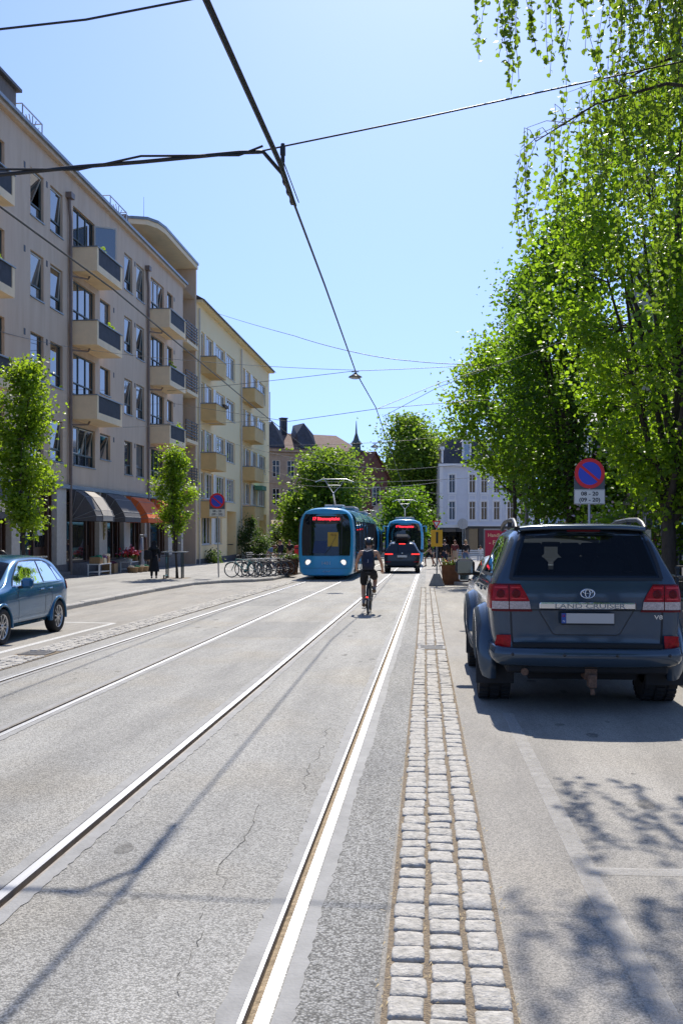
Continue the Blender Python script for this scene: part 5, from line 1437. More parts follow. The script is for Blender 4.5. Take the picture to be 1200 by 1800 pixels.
    q = MB(); q.bx(-.259, -.214, -.034, -.027, .912, 1.012); st = q.build('plate_strip', M['euro'], pf)
    q = MB(); add_text(q, 'N', .032, (-.237, -.0355, .932), (1, 0, 0), (0, 0, 1), depth=.001); q.build('lettering', M['white'], pf)
    q = MB(); q.bx(-.252, -.222, -.0355, -.034, .975, .998); q.build('flag', M['red_lens'], pf)
    q = MB(); q.bx(-.225, -.219, -.0362, -.0357, .975, .998); q.bx(-.2445, -.240, -.0362, -.0357, .975, .998); q.bx(-.252, -.222, -.0361, -.0357, .985, .989); q.build('flag_cross', M['euro'], pf)
    q = MB(); add_text(q, 'V8', .058, (.715, S.pt('rear', .715, .968, .004).y, .968), (1, 0, 0), (0, 0, 1), depth=.003, bold=.001, sx=1.3); q.build('badge', M['chrome'], root)
    # tailgate seams, recess and lower step
    q = MB()
    S.line(q, 'rear', [(-.93, 1.036), (.93, 1.036)], .012, .003)
    for sx in (-1, 1): S.line(q, 'rear', [(sx * .755, 1.03), (sx * .745, .80), (sx * .735, .70)], .018, .004)
    S.line(q, 'rear', [(-.47, 1.03), (-.335, .80), (-.30, .785), (.30, .785), (.335, .80), (.47, 1.03)], .010, .002)
    q.build('tailgate_gap', M['black'], root)
    q = MB(); q.bx(-.74, .74, -.02, .08, .655, .708, 0, .01); q.build('tailgate_step', M['underbody'], root)
    # bumper: swept section wrapping round the corners
    q = MB(); path = []
    for k in range(-12, 13):
        u = k / 12; x = .955 * math.sin(u * PI / 2) ** 1 if abs(u) < 1 else math.copysign(.955, u)
        y = -.075 + .16 * abs(u) ** 3 + .42 * max(0, abs(u) - .82) / .18
        path.append((x * 1.015, y, abs(u)))
    rings = []
    for i, (x, y, u) in enumerate(path):
        a = path[max(0, i - 1)]; b = path[min(len(path) - 1, i + 1)]; t = Vector((b[0] - a[0], b[1] - a[1], 0)).normalized(); nn = Vector((t.y, -t.x, 0))
        up = .04 * u ** 4; lo = .03 * u ** 2
        rings.append([Vector((x, y, 0)) + nn * d + Vector((0, 0, z)) for d, z in ((-.14, .635 + up), (-.05, .660 + up), (-.008, .650 + up), (.008, .60), (.0, .545), (-.03, .485 + lo), (-.07, .462 + lo), (-.14, .47 + lo))])
    q.loft(rings, True, True, True); bp = q.build('rear_bumper', M['paint_suv'], root)
    q = MB()
    for x in (-.745, -.235, .28, .80):
        i = min(range(len(path)), key=lambda k: abs(path[k][0] - x)); q.lathe([(.017, 0), (.015, -.004), (.004, -.005)], (x, path[i][1] - .010, .598), 'y', 14)
    q.build('parking_sensor', M['paint_black'], bp)
    # lower valance, exhaust, hitch, axle
    q = MB(); q.bx(-.80, .80, .03, .5, .40, .50, 0, .02); q.bx(-.55, .55, .35, .5, .30, .42); q.build('underbody_panel', M['underbody'], root)
    q = MB(); q.tube([(-.72, 1.02, .43), (.72, 1.02, .43)], .06, 8); q.ball((.1, 1.02, .42), .15, 10); q.tube([(-.45, .3, .40), (-.45, 1.8, .42)], .05, 8); q.tube([(.3, .4, .38), (.3, 1.5, .38)], .09, 8); q.build('rear_axle', M['underbody'], root)
    q = MB(); q.tube([(-.62, -.0, .415), (-.62, .5, .42)], .038, 10); q.build('exhaust_pipe', M['rust'], root)
    q = MB(); q.bx(-.02, .10, .02, .30, .34, .45); q.bx(0.0, .08, -.09, .06, .27, .40, 0, .01); q.tube([(.04, -.06, .26), (.04, -.07, .20)], .022, 8); q.ball((.04, -.07, .225), .026, 8); q.build('tow_hitch', M['rust'], root)
    # flares, mud flaps, wheels
    for wy in (1.02, 3.87):
        for sx in (-1, 1):
            q = MB(); rings = []
            for k in range(25):
                t = R(-14) + (PI + R(28)) * k / 24; f = min(1, k / 4, (24 - k) / 4) ** .5 * .06
                rings.append([(sx * x, wy + r_ * math.cos(t), .44 + r_ * math.sin(t)) for x, r_ in ((.88, .505), (1.00 + f, .505), (1.025 + f, .515), (1.02 + f, .55), (.985 + f * .6, .595), (.955, .63), (.88, .63))])
            q.loft(rings, True, True, True); q.build('fender_flare', M['paint_suv'], root)
            wheel(root, (sx * .875, wy, .415), .415, .33, sx, 'offroad', 6, .56)
            q = MB(); q.box((sx * .885, wy - .475, .42), (.40, .018, .40), 0, 0, .006); q.build('mud_flap', M['rubber'], root)
    for sx in (-1, 1):
        q = MB(); q.box((sx * .98, 2.45, .50), (.16, 1.7, .06), 0, 0, .02); q.build('running_board', M['black'], root)
        mirror(root, (sx * 1.0, 2.95, 1.40), sx, M['black'] if sx < 0 else M['black'], 1.15)
    # tan sun shade hung inside the near side windows
    q = MB(); q.add([(-.80, 1.34, 1.38), (-.80, 3.0, 1.38), (-.72, 2.6, 1.74), (-.70, 1.34, 1.78)], [(0, 1, 2, 3)]); q.build('sun_shade', mat('tan sun shade', (.42, .20, .11), .8), root)
    return root
build_suv()

# ------------------------------------------------------------------ blue hatchback and its white relative
def hatch(name, label, cat, loc, rz, pm, group=None):
    root = thing(name, label, cat, loc, rz, group)
    sp = dict(L=3.97, paint=pm, stations=[0, .04, .14, .35, .7, 1.2, 1.7, 2.0, 2.3, 2.65, 2.95, 3.15, 3.5, 3.75, 3.9, 3.97],
        zb=[(0, .32), (.3, .22), (3.6, .20), (3.97, .28)], belt=[(0, .985), (1.2, .945), (2.6, .91), (3.97, .80)],
        zt=[(0, 1.30), (.04, 1.335), (.14, 1.375), (.35, 1.415), (.8, 1.452), (1.5, 1.462), (2.0, 1.43), (2.3, 1.345), (2.65, 1.13), (2.95, .975), (3.15, .945), (3.5, .885), (3.75, .80), (3.97, .64)],
        wl=[(0, .70), (.14, .78), (3.5, .80), (3.97, .62)], wm=[(0, .75), (.04, .785), (.14, .81), (.35, .835), (3.3, .84), (3.75, .77), (3.97, .66)],
        wt=[(0, .54), (.14, .565), (.5, .585), (1.7, .59), (2.3, .60), (2.95, .70), (3.5, .68), (3.97, .56)],
        lean_r=lambda z: max(0, z - .92) * .62 - max(0, .55 - z) * .05, crown=.025, curve=.16,
        wheels=[(.68, .30, .345), (3.15, .30, .345)],
        side_cut=[[(.66, 1.02), (1.28, .995), (1.28, 1.345), (.86, 1.30)], [(1.37, .99), (2.55, .965), (2.10, 1.315), (1.37, 1.352)]],
        long_cut=[([(-.52, 1.06), (.52, 1.06), (.46, 1.33), (-.46, 1.33)], -.6, 3.2)])
    S = Shell(sp, root)
    g = MB(); S.panel(g, 'rear', [(1.02, -.60, .60), (1.2, -.57, .57), (1.335, -.51, .51)], .004, 12, 6); g.build('rear_window', M['tint_dark'], root)
    g = MB(); S.panel(g, 'top', [(2.24, -.53, .53), (2.88, -.62, .62)], .004, 10, 6); g.build('windscreen', M['tint_mid'], root)
    for sx, ax in ((-1, 'left'), (1, 'right')):
        for rows in ([(1.0, .46, .64), (1.12, .53, .68), (1.24, .65, .74)], [(.985, .68, 1.31), (1.15, .72, 1.31), (1.30, .86, 1.31), (1.355, 1.02, 1.31)], [(.965, 1.36, 2.62), (1.1, 1.36, 2.46), (1.315, 1.36, 2.12), (1.36, 1.36, 1.98)]):
            g = MB(); S.panel(g, ax, rows, .004, 8, 6); g.build('side_window', M['tint_mid'], root)
        b = MB(); S.line(b, ax, [(1.335, .975), (1.335, 1.36)], .055, .006); b.build('window_trim', M['black'], root); b = MB()
        S.line(b, ax, [(.665, .99), (.72, 1.2), (.80, 1.28)], .03, .006); b.build('window_trim', M['black'], root)
        b = MB(); S.line(b, ax, [(.44, .995), (.64, .978), (1.33, .968), (2.66, .950)], .018, .008); b.build('chrome_trim', M['chrome'], root)
        b = MB(); S.line(b, ax, [(.44, 1.0), (.52, 1.12), (.66, 1.27), (.86, 1.345), (1.1, 1.378), (1.5, 1.388), (2.0, 1.362), (2.15, 1.31), (2.5, 1.09), (2.66, .955)], .016, .008); b.build('roof_seal', M['black'], root)
        d = MB()
        for pts in ([(.98, .95), (1.02, .62), (1.18, .36)], [(1.335, .96), (1.335, .33)], [(2.56, .94), (2.50, .33)], [(1.18, .33), (2.5, .32)], [(.98, .95), (.98, .94)]): S.line(d, ax, pts, .009, .002)
        d.build('door_gap', M['black'], root)
        for y in (1.12, 1.52):
            h = MB(); p = S.pt(ax, y, .855, .018); h.box(p, (.028, .17, .028), 0, 0, .01); h.build('door_handle', pm, root)
        q = MB(); S.line(q, ax, [(.95, .755), (2.9, .735)], .02, .006); q.build('side_crease', pm, root)
        q = MB(); S.line(q, ax, [(1.05, .285), (2.78, .275)], .075, .012); q.build('sill', pm, root)
        q = MB(); S.panel(q, ax, [(.80, .05, .20), (.90, .05, .24), (.99, .12, .22)], .010, 6, 6); q.build('tail_light', M['red_lens'], root)
        q = MB(); S.panel(q, ax, [(.62, 3.45, 3.80), (.75, 3.4, 3.78)], .008, 6, 4); q.build('headlight', M['clear_lens'], root)
        for wy in (.68, 3.15): wheel(root, (sx * .745, wy, .30), .302, .20, sx, 'spokes', 10, .70)
        for wy in (.68, 3.15):
            q = MB(); rings = []
            for k in range(21):
                t = R(-8) + (PI + R(16)) * k / 20
                rings.append([(sx * x, wy + r_ * math.cos(t), .30 + r_ * math.sin(t)) for x, r_ in ((.76, .342), (.848, .342), (.855, .350), (.850, .372), (.835, .395), (.76, .395))])
            q.loft(rings, True, True, True); q.build('wheel_arch', pm, root)
        mirror(root, (sx * .84, 2.42, 1.0), sx, pm, .95)
    for sx in (-1, 1):
        q = MB(); a = sorted((sx * .50, sx * .74)); S.panel(q, 'rear', [(.80, a[0], a[1]), (.98, a[0], a[1])], .012, 6, 6); q.build('tail_light', M['red_lens'], root)
    for (x, y) in ((-.34, 1.85), (.34, 1.85), (-.34, .95), (.34, .95)):
        q = MB(); q.box((x, y, .95), (.42, .13, .45), 0, 0, .05); q.box((x, y, 1.24), (.24, .09, .16), 0, 0, .04); q.build('seat', M['seat'], root)
    q = MB(); q.bx(-.62, .62, 2.35, 2.75, .85, 1.0, 0, .04); q.build('dashboard', M['interior'], root)
    q = MB(); q.bx(-.26, .26, -.02, .01, .60, .71); q.build('licence_plate', M['plate'], root)
    return root
h = hatch('hatchback_car', 'blue metallic hatchback parked on the left, cut by the picture edge', 'car', (-7.90, 18.95, gz(18.9)), PI, M['paint_blue'])
h.rotation_euler = (SLOPE, 0, PI)
hatch('hatchback_car', 'white hatchback parked in front of the slate blue SUV', 'car', (1.62, 17.6, gz(17.6)), 0, M['paint_white'])

# ------------------------------------------------------------------ black SUV with a roof box
def build_x():
    Yr = 53.6
    root = thing('black_suv', 'black SUV with lit brake lights and a roof box driving behind the tram', 'SUV', (-1.50, Yr, gz(Yr)), R(1.0), None, -SLOPE)
    sp = dict(L=4.9, paint=M['paint_black'], stations=[0, .05, .16, .4, .8, 1.3, 1.9, 2.4, 2.75, 3.1, 3.45, 3.7, 4.1, 4.5, 4.75, 4.86, 4.9],
        zb=[(0, .42), (.3, .30), (4.5, .30), (4.9, .4)], belt=[(0, 1.16), (2.5, 1.10), (4.9, .98)],
        zt=[(0, 1.58), (.05, 1.62), (.16, 1.66), (.4, 1.69), (1.3, 1.735), (2.4, 1.70), (2.75, 1.60), (3.45, 1.16), (3.7, 1.10), (4.5, 1.0), (4.9, .88)],
        wl=[(0, .84), (.16, .92), (4.5, .92), (4.9, .72)], wm=[(0, .90), (.05, .95), (.16, .98), (.4, 1.0), (4.3, 1.0), (4.75, .92), (4.9, .8)],
        wt=[(0, .62), (.05, .64), (.16, .66), (.4, .68), (2.4, .68), (2.8, .69), (3.5, .82), (4.9, .72)],
        lean_r=lambda z: max(0, z - 1.10) * .75 - max(0, .62 - z) * .2, crown=.03, curve=.13, wheels=[(.98, .37, .42), (3.9, .37, .42)])
    S = Shell(sp, root)
    g = MB(); S.panel(g, 'rear', [(1.17, -.74, .74), (1.4, -.67, .67), (1.585, -.60, .60)], .004, 12, 8); g.build('rear_window', M['carglass'], root)
    for sx, ax in ((-1, 'left'), (1, 'right')):
        g = MB(); S.panel(g, ax, [(1.17, .55, 3.2), (1.4, .75, 2.95), (1.60, 1.0, 2.6)], .004, 14, 6); g.build('side_window', M['carglass'], root)
        a = sorted((sx * .50, sx * .93)); b = sorted((sx * .62, sx * .9))
        q = MB(); S.panel(q, 'rear', [(.985, a[0], a[1]), (1.10, a[0], a[1])], .014, 8, 5); l = q.build('tail_light', M['red_lens'], root)
        q = MB(); S.panel(q, 'rear', [(1.015, a[0], a[1]), (1.075, a[0], a[1])], .020, 8, 3); q.build('lit_bar', M['red_lit'], l)
        q = MB(); S.panel(q, 'rear', [(.60, b[0], b[1]), (.645, b[0], b[1])], .03, 6, 2); q.build('reflector', M['red_lens'], root)
        for wy in (.98, 3.9): wheel(root, (sx * .84, wy, .37), .37, .28, sx, 'spokes', 8, .68)
        q = MB(); q.box((sx * .80, .46, .42), (.34, .02, .30)); q.build('mud_flap', M['black'], root)
        mirror(root, (sx * 1.02, 2.95, 1.20), sx, M['paint_black'], 1.0)
        q = MB(); q.tube([(sx * .62, .5, 1.70), (sx * .62, .8, 1.78), (sx * .62, 2.4, 1.78), (sx * .62, 2.6, 1.70)], .02, 6); q.build('roof_rail', M['black'], root)
    q = MB(); q.box((0, .36, 1.605), (.36, .03, .05), 0, 0, .01); q.build('high_brake_light', M['red_lit'], root)
    q = MB(); q.bx(-.26, .26, -.01, .02, .87, .985); q.build('licence_plate', M['white'], root)
    q = MB(); S.panel(q, 'rear', [(.46, -.72, .72), (.66, -.78, .78)], .012, 10, 4); q.build('lower_bumper', M['black'], root)
    q = MB(); q.box((0, 1.55, 1.97), (.86, 2.0, .34), 0, 0, .13); rb = q.build('roof_box', mat('matt black roof box', (.03, .031, .034), .5), root)
    q = MB(); q.bx(-.5, .5, .9, .95, 1.74, 1.80); q.bx(-.5, .5, 2.1, 2.15, 1.74, 1.80); q.build('cross_bar', M['black'], rb)
    q = MB(); S.line(q, 'rear', [(-.93, .95), (.93, .95)], .012, .004); S.line(q, 'rear', [(-.86, .68), (.86, .68)], .014, .004); q.build('tailgate_gap', M['black'], root)
    q = MB(); p = S.pt('rear', 0, 1.10, .01); q.lathe([(.04, 0), (.03, -.006), (.004, -.008)], p, 'y', 16); q.build('emblem', M['chrome'], root)
build_x()

# ------------------------------------------------------------------ trams
def tram(label, loc, rz, nmod, bend, text, led, front_detail=True, group='blue trams'):
    root = thing('tram', label, 'tram', loc, rz, group)
    ML = 6.8
    shift = lambda y: -bend * max(0, y - 3) ** 2
    def section(k, y, top=3.30):
        """k scales the outline towards a narrower nose"""
        prof = [(0, .14), (1.05, .14), (1.22, .24), (1.30, .55), (1.325, 1.1), (1.325, 1.9), (1.30, 2.45), (1.22, 2.86), (1.02, 3.12), (.70, 3.25), (.35, top - .015), (0, top)]
        full = prof + [(-x, z) for x, z in prof[-2:0:-1]]
        return [(x * k[0], y + (z - .9) * k[2] + k[3] * x * x, .75 + (z - .75) * k[1]) for x, z in full]
    rings = []
    for y, kx, kz, ln in ((0, .80, .86, .10), (.03, .885, .945, .10), (.12, .94, .98, .09), (.40, .975, .995, .06), (1.0, 1, 1, .02), (1.9, 1, 1, 0)):
        rings.append(section((kx, kz, ln, .14 * max(0, 1 - y / .8)), y))
    y = 1.9
    while y < ML - .05: y += (ML - 1.9) / 4; rings.append(section((1, 1, 0, 0), y))
    rings = [[(p[0] + shift(p[1]), p[1], p[2]) for p in r] for r in rings]
    # nose cap in strips
    mb = MB(); n = len(rings[0]); h = n // 2
    mb.loft(rings, True, False, True)
    r = rings[0]; rows = [[r[0]]] + [[Vector(r[k]).lerp(Vector(r[n - k]), t / 6) + Vector((0, -.10 * (1 - (2 * t / 6 - 1) ** 2) * abs(r[k][0]), 0)) for t in range(7)] for k in range(1, h)] + [[r[h]]]
    for a, b in zip(rows, rows[1:]):
        if len(a) == 1: mb.add([a[0]] + b, [(0, i, i + 1) for i in range(1, 7)], True)
        elif len(b) == 1: mb.add(a + [b[0]], [(i + 1, i, 7) for i in range(6)], True)
        else: mb.add(a + b, [(i, i + 7, i + 8, i + 1) for i in range(6)], True)
    body = mb.build('cab_body', M['tram_blue'], root, merge=True)
    sub = body.modifiers.new('s', 'SUBSURF'); sub.levels = sub.render_levels = 2; modified(body)
    S = Shell.__new__(Shell); S.bvh = BVHTree.FromPolygons([v.co.copy() for v in body.data.vertices], [tuple(p.vertices) for p in body.data.polygons]); S.root = root
    # windscreen wraps across the whole nose
    q = MB(); S.panel(q, 'rear', [(1.10, -1.09, 1.09), (1.6, -1.12, 1.12), (2.2, -1.12, 1.12), (2.75, -1.05, 1.05), (2.98, -.95, .95)], .006, 20, 14); ws = q.build('windscreen', M['tramglass'], root)
    if front_detail:
        q = MB(); S.line(q, 'rear', [(-.70, 1.14), (-.72, 2.9)], .05, .010); S.line(q, 'rear', [(.70, 1.14), (.72, 2.9)], .05, .010); q.build('corner_pillar', M['black'], ws)
        q = MB(); S.panel(q, 'rear', [(1.5, .08, .56), (2.15, .08, .56)], .010, 6, 6); po = q.build('poster', mat('yellow poster', (.58, .36, .02), .4), ws)
        q = MB(); add_text(q, 'VELG', .14, (.32, S.pt('rear', .32, 2.03, .014).y, 2.03), (1, 0, 0), (0, .1, 1), depth=.002); q.build('lettering', M['red_dark'], po)
        q = MB(); S.panel(q, 'rear', [(1.2, -.60, .05), (1.75, -.52, .02)], .009, 6, 6); q.build('cab_seat_back', mat('blue cab interior', (.02, .05, .14), .5), ws)
        q = MB(); S.line(q, 'rear', [(-.05, 1.14), (.28, 1.55)], .025, .02); S.line(q, 'rear', [(.10, 1.3), (.45, 1.95)], .018, .024); q.build('wiper', M['black'], ws)
    q = MB(); S.panel(q, 'rear', [(2.62, -.56, .56), (2.90, -.56, .56)], .010, 8, 3); dp = q.build('destination_display', M['black'], root)
    q = MB(); add_text(q, text, .19, (0, S.pt('rear', 0, 2.76, .018).y, 2.76), (1, 0, 0), (0, .1, 1), depth=.003, bold=.006, sx=.95); q.build('lettering', led, dp)
    for sx in (-1, 1):
        p = S.pt('rear', sx * .80, .78, .0)
        q = MB(); q.lathe([(.155, -.005), (.15, -.02), (.125, -.022), (.12, -.008)], p, 'y', 24); hl = q.build('headlight', M['chrome'], root)
        q = MB(); q.lathe([(.118, -.008), (.07, -.018), (.004, -.02)], p, 'y', 20); q.build('lamp', M['headlamp'], hl)
    q = MB(); S.line(q, 'rear', [(-1.06, .52), (1.06, .52)], .012, .004); S.line(q, 'rear', [(-1.08, 1.08), (1.08, 1.08)], .02, .008); q.build('nose_gap', M['black'], root)
    if front_detail:
        q = MB(); add_text(q, '1401', .20, (.02, S.pt('rear', 0, .74, .010).y, .74), (1, 0, 0), (0, .08, 1), depth=.003, bold=.002, sx=1.15); q.build('lettering', mat('pale blue letters', (.42, .56, .66), .5), root); q = MB(); add_text(q, 'CAF', .11, (.05, S.pt('rear', 0, .36, .014).y, .37), (1, 0, 0), (0, 0, 1), depth=.003, sx=1.7); q.build('logo', mat('pale blue letters', (.42, .56, .66), .5), root)
    for sx in (() if front_detail else (-1, 1)):
        q = MB(); q.tube([(sx * 1.16, .35, 2.75), (sx * 1.42, .15, 2.80)], .03, 6); q.box((sx * 1.47, .12, 2.60), (.10, .12, .44), 0, 0, .04); q.build('mirror_arm', M['tram_blue'], root)
    # passenger modules, their glazing, doors and bellows
    for k in range(nmod):
        y0 = k * ML + (0 if k else 0); y1 = (k + 1) * ML - .45
        if k:
            rg = [section((.96, .985, 0, 0), y0)] + [section((1, 1, 0, 0), lerp(y0 + .12, y1 - .12, i / 4)) for i in range(5)] + [section((.96, .985, 0, 0), y1)]
            rg = [[(p[0] + shift(p[1]), p[1], p[2]) for p in r_] for r_ in rg]
            q = MB(); q.loft(rg, True, True, True); md = q.build('module_body', M['tram_blue'], root)
        else: md = body
        rg = [[(p[0] * .93 + shift(yy), yy, .2 + (p[2] - .2) * .97) for p in section((1, 1, 0, 0), yy)] for yy in (y1 - .02, y1 + .15, y1 + .30, y1 + .47)]
        q = MB(); q.loft(rg, True, True, True); q.build('bellows', M['black'], root)
        for sx in (-1, 1):
            ya = y0 + (1.0 if k == 0 else .25); yb = y1 - .2
            q = MB()
            def side(u, v):
                yy = lerp(ya, yb, u); z = lerp(.92, 2.62, v); w = tab([(.55, 1.30), (1.1, 1.325), (1.9, 1.325), (2.45, 1.30), (2.86, 1.22)], z)
                return (sx * (w + .012) + shift(yy), yy, z)
            q.grid(side, 8, 8); sw = q.build('side_window', M['tramglass'], md)
            q = MB()
            for f in ((.0, .28, .56, .78, 1.0) if k else (0, .35, .7, 1.0)):
                yy = lerp(ya, yb, f); q.tube([(sx * (tab([(.3, 1.25), (1.1, 1.325), (1.9, 1.325), (2.45, 1.30), (2.86, 1.22)], z) + .015) + shift(yy), yy, z) for z in (.3, .8, 1.3, 1.9, 2.45, 2.86)], .028, 4)
            q.build('window_post', M['black'], sw)
            q = MB()
            def shoulder(u, v):
                yy = lerp(ya, yb, u); t = v; x = lerp(1.315, 1.0, t ** 1.6); z = lerp(2.66, 3.14, t)
                return (sx * (x + .014) + shift(yy), yy, z)
            q.grid(shoulder, 8, 6); q.build('roof_cove', M['tram_sheen'], md)
            q = MB()
            def low(u, v):
                yy = lerp(ya, yb, u); z = lerp(.28, .86, v); return (sx * (tab([(.24, 1.24), (.55, 1.30), (1.1, 1.325)], z) + .010) + shift(yy), yy, z)
            q.grid(low, 6, 3); q.build('skirt', M['tram_sheen'], md)
        if k in (1, 3): 
            q = MB(); q.box((shift(y0 + 3), y0 + 3, 3.40), (1.5, 3.2, .26), 0, 0, .08); q.build('roof_unit', M['grey'], md)
    # bogies
    for yy in (3.2, nmod * ML - 3.5):
        q = MB(); 
        for sx in (-1, 1):
            for dy in (-.9, .9): q.lathe([(.30, -.05), (.30, .05)], (sx * .72 + shift(yy), yy + dy, .30), 'x', 20)
        q.box((shift(yy), yy, .3), (1.3, 2.4, .25)); q.build('bogie', M['underbody'], root)
    # pantograph
    yp = 4.2 if front_detail else 6.0
    q = MB(); x = shift(yp); zt = 4.75
    q.tube([(x, yp + .6, 3.45), (x, yp - .5, 4.05)], .045, 6); q.tube([(x, yp - .5, 4.05), (x - .32, yp + .05, zt - .28), (x - .48, yp + .05, zt)], .022, 5); q.tube([(x, yp - .5, 4.05), (x + .32, yp + .05, zt - .28), (x + .48, yp + .05, zt)], .022, 5)
    q.tube([(x - .95, yp + .05, zt - .12), (x - .6, yp + .05, zt + .02), (x + .6, yp + .05, zt + .02), (x + .95, yp + .05, zt - .12)], .022, 5); q.tube([(x - .32, yp + .05, zt - .28), (x + .32, yp + .05, zt - .28)], .015, 5)
    q.box((x, yp + .3, 3.42), (.9, 1.5, .16), 0, 0, .04); q.build('pantograph', M['zinc'], root)
    return root
tram('blue tram with lit red sign coming down the left track, cyclist beside it', (-4.70, 44.2, gz(44.2)), 0, 5, .0009, '17 Rikshospitalet', M['led_red'])
tram('blue tram standing right behind the black SUV with the roof box', (-1.72, 67.5, gz(67.5)), R(1.2), 4, .0006, '17 Rikshospitalet', M['led_red'], False)
tram('far blue tram with a green lit sign between the two nearer trams', (-6.0, 92, gz(92)), R(1.5), 2, 0, '18', M['led_green'], False)
# ================================================================== street furniture
M['signred'] = mat('sign red', (.74, .014, .02), .4)
M['signblue'] = mat('sign blue', (.035, .065, .52), .4)
M['signback'] = mat('dark grey sign back', (.10, .11, .115), .5)
M['signwhite'] = mat('sign plate white', (.74, .70, .62), .5)
M['signyellow'] = mat('orange yellow sign', (.97, .50, .01), .4)
M['concrete'] = mat('concrete', (.33, .31, .28), .85, var=.15, scale=8, bump=.2)
M['corten'] = mat('rusty steel', (.15, .06, .025), .85, col2=(.22, .10, .045), scale=5)
M['soil'] = mat('soil', (.05, .035, .025), .95)
M['posterink'] = mat('pale poster letters', (.75, .55, .35), .5)
M['gold_metal'] = mat('brass', (.5, .35, .12), .4, .8)

def no_stopping(name, label, loc, h, r, rz=0.0, lean=0.0, pr=.03, g='no stopping signs'):
    t = thing(name, label, 'road sign', loc, rz, g); zc = h
    q = MB(); q.tube([(0, .03, -.1), (lean, .03, h - r * .9)], pr, 12); q.build('post', M['zinc'], t)
    def disc(r0, r1, y, m_, nm, par):
        q = MB(); N = 48; vs = []
        for k in range(N):
            a = 2 * PI * k / N
            vs += [(lean + r0 * math.cos(a), y, zc + r0 * math.sin(a)), (lean + r1 * math.cos(a), y, zc + r1 * math.sin(a)), (lean + r1 * math.cos(a), y + .006, zc + r1 * math.sin(a))]
        fs = []
        for k in range(N):
            j = (k + 1) % N; fs += [(k * 3, j * 3, j * 3 + 1, k * 3 + 1), (k * 3 + 1, j * 3 + 1, j * 3 + 2, k * 3 + 2)]
        if r0 < .001: fs = fs
        q.add(vs, fs); return q.build(nm, m_, par, merge=True)
    q = MB(); q.bx(lean - r * 1.02, lean + r * 1.02, .004, .02, zc - r * 1.25, zc - r * .2, 0, .004); q.build('back_plate', M['signback'], t)
    d = disc(.0005, r * .78, -.014, M['signblue'], 'blue_disc', t)
    disc(r * .76, r, -.018, M['signred'], 'red_ring', d)
    q = MB(); a = R(-40); u = Vector((math.cos(a), 0, math.sin(a))); v = Vector((-u.z, 0, u.x)); c = Vector((lean, -.0165, zc)); L = r * .80; w = r * .085
    q.add([c + u * L + v * w, c - u * L + v * w, c - u * L - v * w, c + u * L - v * w], [(0, 1, 2, 3)]); q.build('red_bar', M['signred'], d)
    z1 = zc - r * 1.05; z0 = z1 - r * .98
    q = MB(); q.bx(lean - r * 1.03, lean + r * 1.03, -.008, .004, z0, z1, 0, .003); pl = q.build('time_plate', M['signwhite'], t)
    q = MB(); hh = r * .36
    add_text(q, '08 - 20', hh, (lean, -.0105, z1 - r * .30), (1, 0, 0), (0, 0, 1), depth=.002, bold=.0025, sx=1.12); q.build('lettering', M['black'], pl); q = MB(); add_text(q, '(09 - 20)', hh, (lean, -.0105, z1 - r * .70), (1, 0, 0), (0, 0, 1), depth=.002, bold=.0025, sx=1.12)
    q.build('lettering', M['black'], pl)
    e = .006; q = MB()
    for (x0, x1, a0, a1) in ((-1.0, 1.0, z0 + .01, z0 + .01 + e), (-1.0, 1.0, z1 - .01 - e, z1 - .01)): q.bx(lean + r * x0, lean + r * x1, -.0105, -.0085, a0, a1)
    for s_ in (-1, 1): q.bx(lean + s_ * r - e / 2, lean + s_ * r + e / 2, -.0105, -.0085, z0 + .01 + e, z1 - .01 - e)
    q.build('border', M['black'], pl)
    return t
no_stopping('road_sign', 'no stopping sign with time plate on the left pavement beside the bicycles', (-9.36, 43.1, gz(43.1) + .12), 3.42, .345, 0, -.06)
no_stopping('road_sign', 'no stopping sign with time plate rising behind the roof of the slate blue SUV', (3.46, 21.8, gz(21.8) + .12), 3.10, .33, .12)

# yellow stop sign on a concrete foot
t = thing('stop_sign', 'orange yellow number sign on a post with pyramid concrete foot', 'sign', (.27, 38.6, gz(38.6)))
q = MB(); q.box((0, 0, .24), (.62, .62, .48), 0, 0, .02, .42); q.build('concrete_foot', M['concrete'], t)
q = MB(); q.tube([(0, 0, .3), (0, 0, 2.1)], .028, 10); q.build('post', M['zinc'], t)
q = MB(); q.bx(-.225, .225, -.045, -.028, 1.54, 2.19, 0, .006); b = q.build('sign_board', M['signyellow'], t)
q = MB(); add_text(q, '1', .62, (.01, -.049, 1.86), (1, 0, 0), (0, 0, 1), depth=.002, bold=.012); q.build('lettering', M['black'], b)
# yield sign, parking notice, lamp column with cabinet
t = thing('yield_sign', 'small red and white yield triangle beside the bus shelter', 'road sign', (.5, 75, gz(75) + .12))
q = MB(); q.tube([(0, 0, -.1), (0, 0, 2.9)], .03, 8); q.build('post', M['zinc'], t)
q = MB(); q.prism([(-.34, 3.2), (.34, 3.2), (0, 2.6)], lambda a, b, s: (a, -.03 - .01 * s, b)); f = q.build('sign_face', M['signred'], t)
q = MB(); q.prism([(-.19, 3.11), (.19, 3.11), (0, 2.78)], lambda a, b, s: (a, -.045 - .004 * s, b)); q.build('white_centre', M['signwhite'], f)
t = thing('parking_notice', 'small white parking notice on a thin post left of the maple trunk', 'sign', (5.55, 26, gz(26) + .12))
q = MB(); q.tube([(0, 0, -.1), (0, 0, 2.35)], .02, 8); q.build('post', M['zinc'], t)
q = MB(); q.bx(-.13, .13, -.03, -.02, 1.5, 1.92, 0, .003); b = q.build('notice_board', M['signwhite'], t)
q = MB()
for k in range(7): q.bx(-.10, .10 - (k % 3) * .03, -.033, -.031, 1.86 - k * .045, 1.872 - k * .045)
q.build('text_lines', M['grey'], b)
